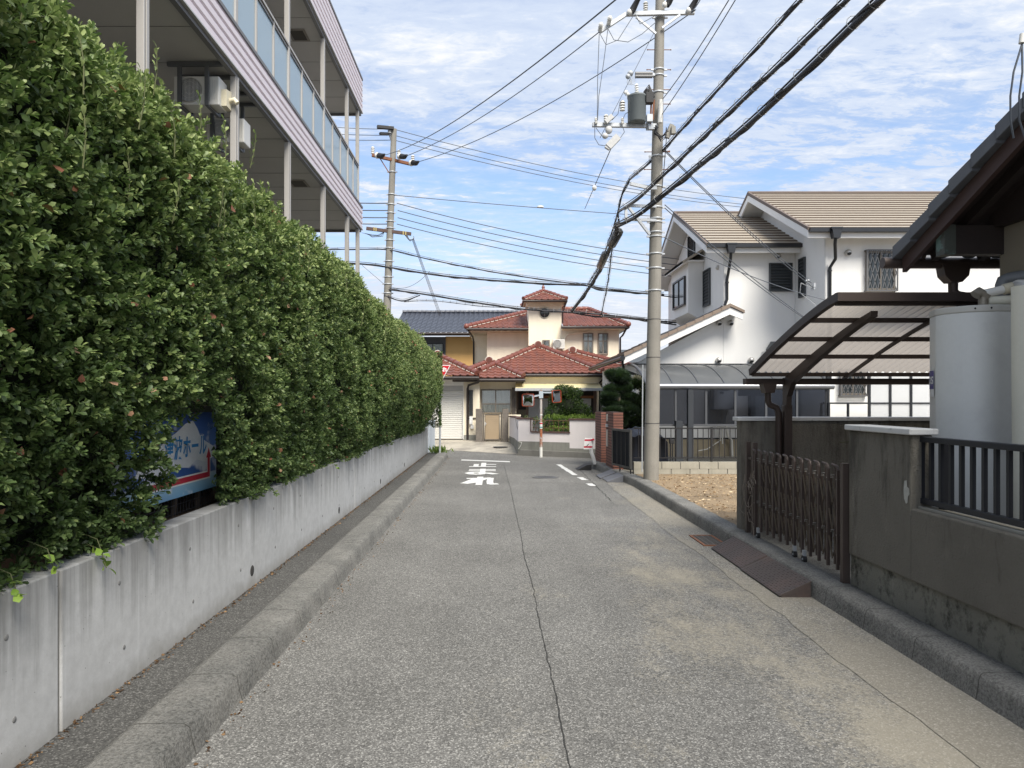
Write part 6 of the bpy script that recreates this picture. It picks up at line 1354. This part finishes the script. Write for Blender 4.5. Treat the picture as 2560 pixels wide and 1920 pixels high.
# ================================================================ POLES AND WIRES
def band(m, c, r, h=.04): c = Vector(c); m.lathe(c, [(r, 0), (r+.012, .001), (r+.012, h), (r, h+.001)], 16); m.beam(c+Vector((r, -.02, h/2)), c+Vector((r+.06, -.02, h/2)), .03, h); m.beam(c+Vector((-r, -.02, h/2)), c+Vector((-r-.06, -.02, h/2)), .03, h)
def insulator(m, p, d=(0, 0, 1), s=1.0, mi=0):
    p = Vector(p); d = Vector(d).normalized(); k = 4
    for i in range(k): a = p+d*(.05*i*s); m.tube([a, a+d*.02*s, a+d*.035*s], [.055*s, .04*s, .025*s], 10, mi)
# ---- main pole
pb_, pt_ = Vector((3.06, 14.04, .12)), Vector((3.255, 14.04, 10.4))
def onp(z): return pb_.lerp(pt_, (z-.12)/(10.28))
def rp(z): return .150-(.150-.084)*(z-.12)/10.28
mp = thing('utility_pole', 'tall concrete utility pole with a transformer at the edge of the bare soil plot', 'utility pole', tuple(pb_))
m = MB(); zs = [.10, 1, 2.5, 4, 5.5, 7, 8.5, 10.4]; m.tube([onp(z) for z in zs], [rp(z) for z in zs], 28); m.build('pole', M_pole, mp)
def zp(py): return wz(py, 14.0)
m = MB()
for py in (392, 468, 520, 548, 557, 582, 593, 636, 672, 728, 175, 190, 232, 45): z = zp(py); m = MB(); band(m, onp(z), rp(z), .03); m.build('steel_band', M_galv, mp)
for k, py in enumerate((122, 172, 222, 258, 376, 378, 422)):
    z = zp(py); c = onp(z); 
    for sgn in ((1, -1) if k != 4 else (1,)): m = MB(); m.cyl(c+Vector((sgn*rp(z), 0, 0)), c+Vector((sgn*(rp(z)+.13), 0, 0)), .008, n=6); m.ell(c+Vector((sgn*(rp(z)+.135), 0, 0)), .014, .014, .014, 6, 4); m.build('step_bolt', M_rust, mp)
m = MB()
for z in (1.25, 2.55, 3.3): c = onp(z); m.lathe(c, [(rp(z)+.003, 0), (rp(z)+.006, .004), (rp(z)+.003, .012)], 20)
m.build('tie_wire', M_wire, mp)
# top arm and slanted outrigger
A0, A1, A2 = W(1566, 35, 13.9), W(1736, 31, 13.9), W(1498, 80, 13.9)
m = MB(); m.beam(A0, A1, .07, .075); m.beam(A0, A2, .06, .07); m.beam(W(1590, 42, 13.88), W(1640, 84, 13.9), .03, .04); m.beam(W(1700, 37, 13.88), W(1655, 70, 13.9), .03, .04); q = m.build('upper_crossarm', M_galv, mp)
m = MB(); insulator(m, W(1614, 26, 13.9), (0, 0, 1), .9); m.build('insulator', M_porc, q)
for px, py in ((1500, 75), (1522, 58)): m = MB(); insulator(m, W(px, py, 13.85), (0, -1, .3), .9); m.build('insulator', M_porc, q)
m = MB()
for px, py in ((1583, 22), (1672, 6), (1730, 18)):
    c = W(px, py, 13.85); m = MB(); m.tube([c+Vector((-.04, 0, -.06)), c, c+Vector((.07, -.1, .12)), c+Vector((.16, -.2, .2))], [.06, .065, .05, .03], 10); m.build('strain_cover', M_black, q)
for px, py in ((1574, 30), (1662, 12), (1722, 26)): c = W(px, py, 13.84); m = MB(); m.ell(c, .055, .05, .06); m.build('strain_insulator', M_porc, q)
# fuse bracket
m = MB(); m.beam(W(1636, 187, 13.95), W(1600, 187, 13.9), .05, .05); m.build('fuse_bracket', M_galv, mp); m = MB(); m.tube([W(1631, 184, 13.85), W(1588, 184, 13.85)], .035, 10); m.tube([W(1631, 191, 13.85), W(1588, 191, 13.85)], .035, 10); m.build('fuse', mat('fuse_grey', (.20, .20, .20), .5), mp)
m = MB(); m.ell(W(1576, 183, 13.85), .06, .05, .05); m.ell(W(1570, 191, 13.85), .05, .05, .05)
for k in range(4): c = W(1572+k*3.5, 206, 13.85); m.tube([c+Vector((0, 0, .14)), c+Vector((-.035, 0, 0)), c+Vector((0, 0, -.05)), c+Vector((.03, 0, 0)), c+Vector((.05, 0, .12))], .005, 5)
m.build('fuse_terminal', M_galv, mp)
# transformer
c = W(1592, 308, 13.75); tf = MB(); tf.lathe(c, [(.16, 0), (.175, .02), (.175, .48), (.185, .49), (.185, .52), (.10, .56), (.02, .57)], 28); t0 = tf.build('transformer', mat('transformer_grey', (.15, .17, .175), .5, var=.1), mp)
m = MB(); insulator(m, c+Vector((-.12, 0, .50)), (-.7, -.3, .5), .9); insulator(m, c+Vector((-.02, -.1, .56)), (-.1, -.2, 1), .8); m.build('bushing', M_porc, t0)
m = MB()
for k in range(5): m.tube([c+Vector((.12+.03*k, -.02*k, .45)), c+Vector((.14+.03*k, -.03, .60)), c+Vector((.22, -.05, .72-.03*k)), c+Vector((.34, 0, .5))], .018, 6)
m.box(c.x+.16, c.x+.30, c.y-.12, c.y+.02, c.z+.36, c.z+.56); m.build('low_voltage_leads', M_black, t0)
m = MB(); m.box(c.x+.19, c.x+.30, c.y-.05, c.y+.05, c.z+.02, c.z+.16); m.build('transformer_mount', M_galv, t0)
# middle arm
B0, B1 = W(1481, 312, 13.8), W(1640, 315, 13.85)
m = MB(); m.beam(B0, B1, .07, .075); m.beam(W(1618, 318, 13.8), W(1640, 318, 13.9), .09, .10); q = m.build('middle_crossarm', M_galv, mp)
for a_, b_i, s_ in ((1490, 309, .6), (1515, 308, .9), (1556, 309, .6), (1556, 276, 1.0)): m = MB(); insulator(m, W(a_, b_i, 13.74), (0, 0, 1), s_); m.build('insulator', M_porc, q)
m = MB(); m.beam(W(1514, 305, 13.7), W(1531, 290, 13.7), .07, .09); m.ell(W(1522, 325, 13.7), .07, .06, .08); m.ell(W(1513, 340, 13.7), .06, .05, .055); m.beam(W(1520, 368, 13.7), W(1545, 342, 13.7), .10, .13); m.beam(W(1517, 372, 13.7), W(1525, 360, 13.7), .07, .10); m.build('cutout_switch', mat('switch_grey', (.50, .50, .49), .5, var=.15, scale=15), q)
m = MB()
lp = lambda pts: m.tube([W(a, b, 13.72) for a, b in pts], .007, 5)
lp([(1487, 312), (1487, 345), (1497, 362), (1515, 365)]); lp([(1556, 315), (1561, 330), (1550, 346), (1535, 348)]); lp([(1490, 320), (1505, 340), (1530, 341)]); lp([(1530, 300), (1545, 285), (1550, 255), (1556, 250)]); lp([(1556, 300), (1563, 285), (1585, 270), (1588, 255), (1575, 250)])
lp([(1498, 85), (1494, 200), (1493, 300)]); lp([(1520, 70), (1510, 150), (1497, 240), (1494, 300)]); lp([(1500, 85), (1515, 112), (1545, 100), (1583, 40)]); lp([(1520, 72), (1535, 100), (1570, 105), (1605, 85), (1640, 55)])
lp([(1588, 35), (1600, 60), (1637, 40)])
m.build('jumper_wires', M_wireg, mp)
# meter box, conduit, coil of leads on the pole's right
m = MB(); m.tube([W(1650, 307, 13.8), W(1652, 250, 13.8)], .045, 12); m.build('conduit', M_porc, mp); m = MB(); m.beam(W(1632, 300, 13.8), W(1635, 250, 13.8), .035, .035); m.beam(W(1626, 312, 13.8), W(1628, 262, 13.8), .03, .03); m.build('rusty_bracket', M_rust, mp)
m = MB(); m.beam(W(1668, 345, 13.7), W(1680, 312, 13.7), .06, .09); m.box(wx(1676, 13.7), wx(1686, 13.7), 13.6, 13.7, wz(338, 13.7), wz(320, 13.7)); m.build('junction_box', mat('box_grey', (.25, .24, .21), .6, var=.2), mp)
m = MB(); random.seed(12)
for k in range(7):
    pts = [(1640+random.uniform(-2, 6), 312+random.uniform(-4, 10)), (1638+random.uniform(-3, 3), 332+random.uniform(-6, 6)), (1652, 346+random.uniform(-6, 8)), (1664, 338+random.uniform(-8, 8)), (1668+random.uniform(-3, 6), 322+random.uniform(-6, 6))]
    m.tube([W(a, b, 13.72-.02*k) for a, b in pts], .010, 5)
m.tube([W(1666, 345, 13.7), W(1660, 420, 13.75), W(1655, 470, 13.8)], .008, 5); m.build('lead_coil', M_black, mp)
# lower arms for the communication cables
m = MB(); m.beam(W(1640, 470, 13.9), W(1622, 470, 13.8), .05, .06); m.beam(W(1622, 470, 13.8), W(1575, 459, 13.8), .05, .06); m.beam(W(1640, 516, 13.9), W(1570, 514, 13.8), .05, .05); m.beam(W(1640, 551, 13.9), W(1562, 548, 13.8), .05, .05); m.beam(W(1570, 516, 13.75), W(1624, 586, 13.85), .04, .05); m.beam(W(1565, 516, 13.75), W(1565, 545, 13.75), .05, .06); m.build('cable_bracket', M_galv, mp)
m = MB(); m.beam(W(1607, 912, 13.85), W(1605, 1180, 13.85), .02, .02); m.build('ground_conduit', mat('conduit_grey', (.30, .32, .34), .5), mp)
# ---- far pole
fp = thing('utility_pole', 'leaning concrete utility pole rising behind the hedge at the cross street', 'utility pole', (-3.75, 23.5, 0)); Yf = 23.5
t_, b_ = W(985, 323, Yf), W(968.5, 750, Yf); dr = (b_-t_)/(t_.z-b_.z); g0 = t_+dr*t_.z
m = MB(); m.tube([g0, b_, t_.lerp(b_, .5), t_], [.17, .128, .11, .092], 20); m.build('pole', M_pole, fp)
def onf(py): return W(985-16.5*(py-323)/427, py, Yf)
m = MB()
for py in (432, 488, 513, 534, 555, 572, 602, 622, 655, 694, 712, 735): c = onf(py); m = MB(); band(m, c, .10+.03*(py-323)/427, .035); m.build('steel_band', M_galv, fp)
m = MB(); m.beam(W(930, 388, Yf-.3), W(1030, 411, Yf+.2), .09, .09); m.beam(W(950, 396, Yf-.1), W(972, 431, Yf-.1), .03, .03); q = m.build('crossarm', M_rust, fp)
m = MB(); [insulator(m, W(a, b, Yf-.2), (0, 0, 1), 1.2) for a, b in ((932, 384), (997, 392), (1032, 405))]; [m.ell(W(a, b, Yf-.3), .09, .09, .10) for a, b in ((943, 389), (999, 391), (1028, 408))]; m.build('insulator', M_porc, q)
m = MB(); [m.tube([W(a, b, Yf-.35), W(a+8, b+1, Yf-.5), W(a+15, b-3, Yf-.7)], [.09, .08, .03], 8) for a, b in ((947, 389), (1003, 391), (1032, 407))]; m.build('strain_cover', M_black, q)
m = MB(); m.beam(W(984, 321, Yf-.1), W(943, 317, Yf-.3), .12, .09); m.beam(W(970, 335, Yf-.1), W(950, 334, Yf-.3), .10, .08); m.build('line_cover', M_black, fp)
m = MB(); m.beam(W(978, 350, Yf), W(972, 326, Yf-.1), .05, .05); insulator(m, W(974, 333, Yf-.1), (0, 0, 1), 1.3); m.build('pole_top_bracket', M_galv, fp)
m = MB(); m.beam(W(916, 571, Yf-.1), W(1028, 585, Yf), .09, .10); m.build('lower_crossarm', mat('rusty_arm', (.10, .065, .055), .8, var=.3, scale=8), fp)
m = MB(); random.seed(3)
for a, b in ((935, 572), (940, 573), (1008, 582), (1014, 583)): m.tube([W(a, b-4, Yf-.12), W(a, b+5, Yf-.12)], .025, 6)
m.build('clamps', mat('yellow_clamp', (.45, .36, .15), .6), fp)
m = MB()
for k in range(7): m.tube([W(1011+k, 586, Yf-.1), W(1020+k, 598+k, Yf-.1), W(1035, 600-k, Yf-.1), W(1034, 590, Yf-.1)], .008, 5)
for k in range(4): m.tube([W(905+k*5, 582+k, Yf), W(930, 587+k*2, Yf), W(945+k*4, 588+k, Yf), W(960, 580, Yf)], .008, 5)
m.build('loose_leads', M_wireg, fp)
# ---- overhead wires: one object per conductor or bundle
def wire(a, b, sag, r, label, group, mt=None, n=18):
    m = MB(); m.tube(cat(a, b, sag, n), r, 6); o = m.build('overhead_wire', mt or M_wireg); return tag(o, label, 'overhead wire', group)
G1 = 'high voltage wires crossing between the far pole and the right edge'
for k, (a, b, lab) in enumerate((((985, 323), (1900, 500), 'topmost wire from the far pole top running right behind the main pole'), ((985, 338), (1900, 515), 'second wire below the far pole top running right behind the main pole'), ((985, 350), (1900, 522), 'third wire below the far pole top running right behind the main pole'))):
    wire(W(*a, 23.5), W(*b, 29), .30, .011, lab, G1)
    wire(W(a[0], a[1], 23.5), W(820, a[1]-6+k*2, 23.5), .02, .011, lab.replace('running right behind the main pole', 'running left to the balcony building'), 'high voltage wires left of the far pole')
wire(W(987, 488, 23.5), W(1640, 541, 24), .03, .012, 'single earth wire with a white splice running right from the far pole', None, M_wireg)
m = MB(); m.ell(W(1351, 517, 23.7), .12, .05, .04); tag(m.build('wire_splice', M_porc), 'small white splice on the earth wire between the poles', 'wire splice')
G2 = 'four low voltage wires between the far pole and the main pole'
for (a, b, lab) in (((992, 508), (1760, 655), 'uppermost of the four parallel low voltage wires'), ((994, 526), (1760, 670), 'second of the four parallel low voltage wires from the top'), ((994, 544), (1760, 684), 'third of the four parallel low voltage wires from the top'), ((992, 560), (1760, 699), 'lowest of the four parallel low voltage wires')):
    wire(W(*a, 23.5), W(*b, 25), .22, .014, lab, G2)
    wire(W(a[0]-20, a[1], 23.5), W(820, a[1]-4, 23.5), .02, .018, lab+', left of the far pole', 'low voltage wires left of the far pole')
# three wires up to the near pole and beyond
wire(W(965, 387, 23.2), W(1548, -8, 8.6), .28, .010, 'leftmost of three wires climbing from the far pole to the upper frame edge', 'wires climbing from the far pole to the main pole')
wire(W(1013, 391, 23.2), A2, .25, .010, 'middle climbing wire ending at the slanted crossarm tip', 'wires climbing from the far pole to the main pole')
wire(W(1048, 404, 23.2), A1+Vector((0, -.1, 0)), .35, .010, 'lowest climbing wire ending at the right end of the main crossarm', 'wires climbing from the far pole to the main pole')
for (a, b, lab) in (((1655, 250), (1822, 0), 'left wire rising right from the transformer pole'), ((1652, 290), (1880, -70), 'right wire rising right from the transformer pole'), ((1725, 30), (1760, -20), 'short wire leaving the right end of the crossarm')):
    wire(W(*a, 13.9), W(*b, 9.0), .05, .008, lab, 'wires rising right from the main pole')
wire(W(1640, 72, 13.9), W(1500, 345, 13.9), .0, .006, 'guy wire slanting down left across the main pole from its crossarm', None)
wire(W(1528, 370, 13.7), W(1462, 522, 23.8), .0, .010, 'stay wire from the cutout switch down to the earth wire', None)
m = MB(); m.ell(W(1486, 470, 18), .06, .06, .07); tag(m.build('stay_insulator', M_porc), 'white insulator halfway along the slanting stay wire', 'insulator')
# bundled cables
def bundle(pts, r, label, group, rings=.5, strands=1, sub=.4):
    """thick cable with messenger, a loosely spiralled drop cable and hangers"""
    pts = [Vector(p) for p in pts]
    # resample with a smooth curve
    out = []
    for i in range(len(pts)-1):
        p0 = pts[max(i-1, 0)]; p1, p2 = pts[i], pts[i+1]; p3 = pts[min(i+2, len(pts)-1)]
        for k in range(10):
            t = k/10; out.append(.5*((2*p1)+(p2-p0)*t+(2*p0-5*p1+4*p2-p3)*t*t+(3*p1-p0-3*p2+p3)*t**3))
    out.append(pts[-1]); t = thing('cable_bundle', label, 'overhead cable', tuple(out[0]), group)
    m = MB(); m.tube(out, r, 8); m.build('cable', M_wire, t)
    up = Vector((0, 0, r+.035)); m = MB(); m.tube([p+up for p in out], r*.35, 5); m.build('messenger_wire', M_wire, t)
    Ls = [0]
    for a, b in zip(out[:-1], out[1:]): Ls.append(Ls[-1]+(b-a).length)
    def at(s):
        for i in range(len(Ls)-1):
            if s <= Ls[i+1]: return out[i].lerp(out[i+1], (s-Ls[i])/max(Ls[i+1]-Ls[i], 1e-6)), (out[i+1]-out[i]).normalized()
        return out[-1], (out[-1]-out[-2]).normalized()
    m = MB(); pp = []; s = 0
    while s < Ls[-1]:
        p, d = at(s); a = s*4+math.sin(s*1.3); rr_ = r+.006+.006*math.sin(s*3.1); x = d.orthogonal().normalized(); y = d.cross(x); pp.append(p+(x*math.cos(a)+y*math.sin(a))*rr_); s += .08
    if len(pp) > 3: m.tube(pp, r*sub, 5); m.build('drop_cable', M_wire, t)
    s = rings*.5; kk = 0
    while s < Ls[-1] and rings:
        p, d = at(s); x = d.orthogonal().normalized(); y = d.cross(x); m = MB(); m.tube([p+up*.5+(x*math.cos(a)+y*math.sin(a))*(r+.032) for a in [i*math.pi/5 for i in range(11)]], .0045, 4); m.build('hanger_ring', M_galv, t); s += rings*random.uniform(.7, 1.3)
    return t
random.seed(21)
def Wt(px, py, X): Y = X*F/(px-CX); return W(px, py, Y)
J1, J2, J3 = W(1574, 449, 13.7), W(1545, 530, 13.7), W(1540, 567, 13.7)
bundle([Wt(2080, -90, 3.5), Wt(2003, 0, 3.45), Wt(1860, 155, 3.4), Wt(1750, 273, 3.35), Wt(1650, 383, 3.25), J1], .020, 'upper thin cable bundle passing the main pole towards the upper right', 'cable bundles passing the main pole')
bundle([Wt(2220, -110, 3.5), Wt(2118, 0, 3.45), Wt(1955, 158, 3.4), Wt(1800, 305, 3.35), Wt(1670, 428, 3.2), W(1600, 492, 13.7), J2], .026, 'middle cable bundle passing the main pole towards the upper right', 'cable bundles passing the main pole', .35)
bundle([Wt(2330, -110, 3.5), Wt(2202, 0, 3.45), Wt(2020, 175, 3.4), Wt(1860, 323, 3.35), Wt(1700, 455, 3.2), W(1600, 535, 13.6), J3], .035, 'thick lowest cable bundle passing the main pole towards the upper right', 'cable bundles passing the main pole', .45, sub=.35)
K = W(1428, 781, 22.0)
bundle([J1, W(1556, 485, 14.2), W(1545, 530, 14.8), W(1527, 590, 16), W(1500, 660, 18), W(1468, 715, 20)], .016, 'thin bundle dropping from the bracket beside the black closures', 'cables dropping from the bracket', .35)
bundle([J3, W(1538, 590, 14.2), W(1518, 635, 15.6), W(1498, 680, 17.6), W(1463, 735, 19.8), K], .034, 'thick cable dropping through two black closures to the cross cable', 'cables dropping from the bracket', .3)
bundle([J2, W(1545, 560, 13.9), W(1532, 610, 15), W(1522, 690, 18), W(1512, 745, 20.5), W(1504, 783, 22)], .014, 'wavy thin cable hanging right of the black closures', 'cables dropping from the bracket', .25)
for a, b, lab in (((1549, 575, 14.1), (1527, 615, 14.9), 'larger black splice closure on the dropping thick cable'), ((1515, 632, 15.5), (1499, 668, 17), 'smaller black splice closure lower on the dropping thick cable')):
    m = MB(); p, q = W(*a), W(*b); rr_ = .10 if a[0] > 1540 else .095; m.tube([p, p.lerp(q, .12), p.lerp(q, .88), q], [rr_*.45, rr_, rr_, rr_*.45], 8); tag(m.build('splice_closure', mat('closure_black', (.018, .022, .024), .4, coat=.2)), lab, 'cable closure')
G3 = 'cable bundles between the far pole and the right'
bundle([W(820, 624, 23.6), W(900, 623, 23.6), W(980, 626, 23.4), W(1080, 650, 23.2), W(1250, 683, 22.8), W(1424, 708, 22.5), W(1520, 722, 22.6), W(1660, 740, 23), W(1700, 745, 24)], .018, 'cable bundle at mid height of the far pole crossing to the right', G3, .6)
bundle([W(820, 655, 23.6), W(905, 660, 23.6), W(970, 668, 23.4), W(1110, 690, 23.2), W(1300, 706, 22.8), W(1424, 712, 22.6), W(1468, 714, 22.5), W(1510, 725, 22.6), W(1660, 737, 23)], .028, 'thick cable below it sagging to the joint above the tower roof', G3, .6)
bundle([W(972, 724, 23.4), W(1050, 734, 23.3), W(1180, 755, 23), W(1300, 772, 22.5), W(1428, 781, 22), W(1504, 786, 22), W(1620, 800, 22.5), W(1690, 806, 23.5)], .026, 'lowest thick cable bundle passing in front of the round tower window', G3, .5)
bundle([W(1428, 781, 22.0), W(1480, 790, 22), W(1560, 795, 22.2), W(1690, 812, 23.5)], .022, 'cable from the low joint running right past the main pole', G3, .5)
bundle([W(960, 738, 23.4), W(1005, 752, 23.3), W(1050, 738, 23.2)], .018, 'slack cable loop beside the far pole above the hedge', None, 0)
bundle([W(1010, 755, 23.4), W(1080, 752, 23.3), W(1200, 765, 23), W(1330, 773, 22.7), W(1425, 779, 22.2)], .009, 'thin spiralled cable just below the lowest thick bundle', None, .3)
for k in range(3): wire(W(1030+k*2.2, 598, 23.3), W(1098+k*3, 790, 33), .0, .009, ('left', 'middle', 'right')[k]+' of three drop wires falling to the dark tiled roof', 'drop wires falling to the dark tiled roof', M_wireg)
wire(W(905, 663, 23.4), W(962, 712, 23.4), .0, .008, 'short stay from the balcony corner down to the far pole', None)
wire(W(1074, 678, 23.2), W(975, 716, 23.4), .25, .007, 'drooping thin loop right of the far pole', None)
# service drops to the white house
for a, b, sg, lab in (((1660, 372, 13.9), (2028, 707, 18.05), .1, 'upper service drop from the main pole to the white wall bracket'), ((1662, 378, 13.9), (2032, 718, 18.05), .1, 'second service drop from the main pole to the white wall bracket'),
                      ((1660, 593, 13.9), (2072, 752, 18.0), .12, 'long telephone drop from the main pole across the louvred window'), ((1662, 520, 13.9), (2025, 805, 17.5), .1, 'lower pale drop wire running to the terrace corner'), ((1662, 512, 13.9), (2020, 800, 17.5), .06, 'upper pale drop wire running to the terrace corner')):
    wire(W(*a), W(*b), sg, .009, lab, 'service drops to the white house')
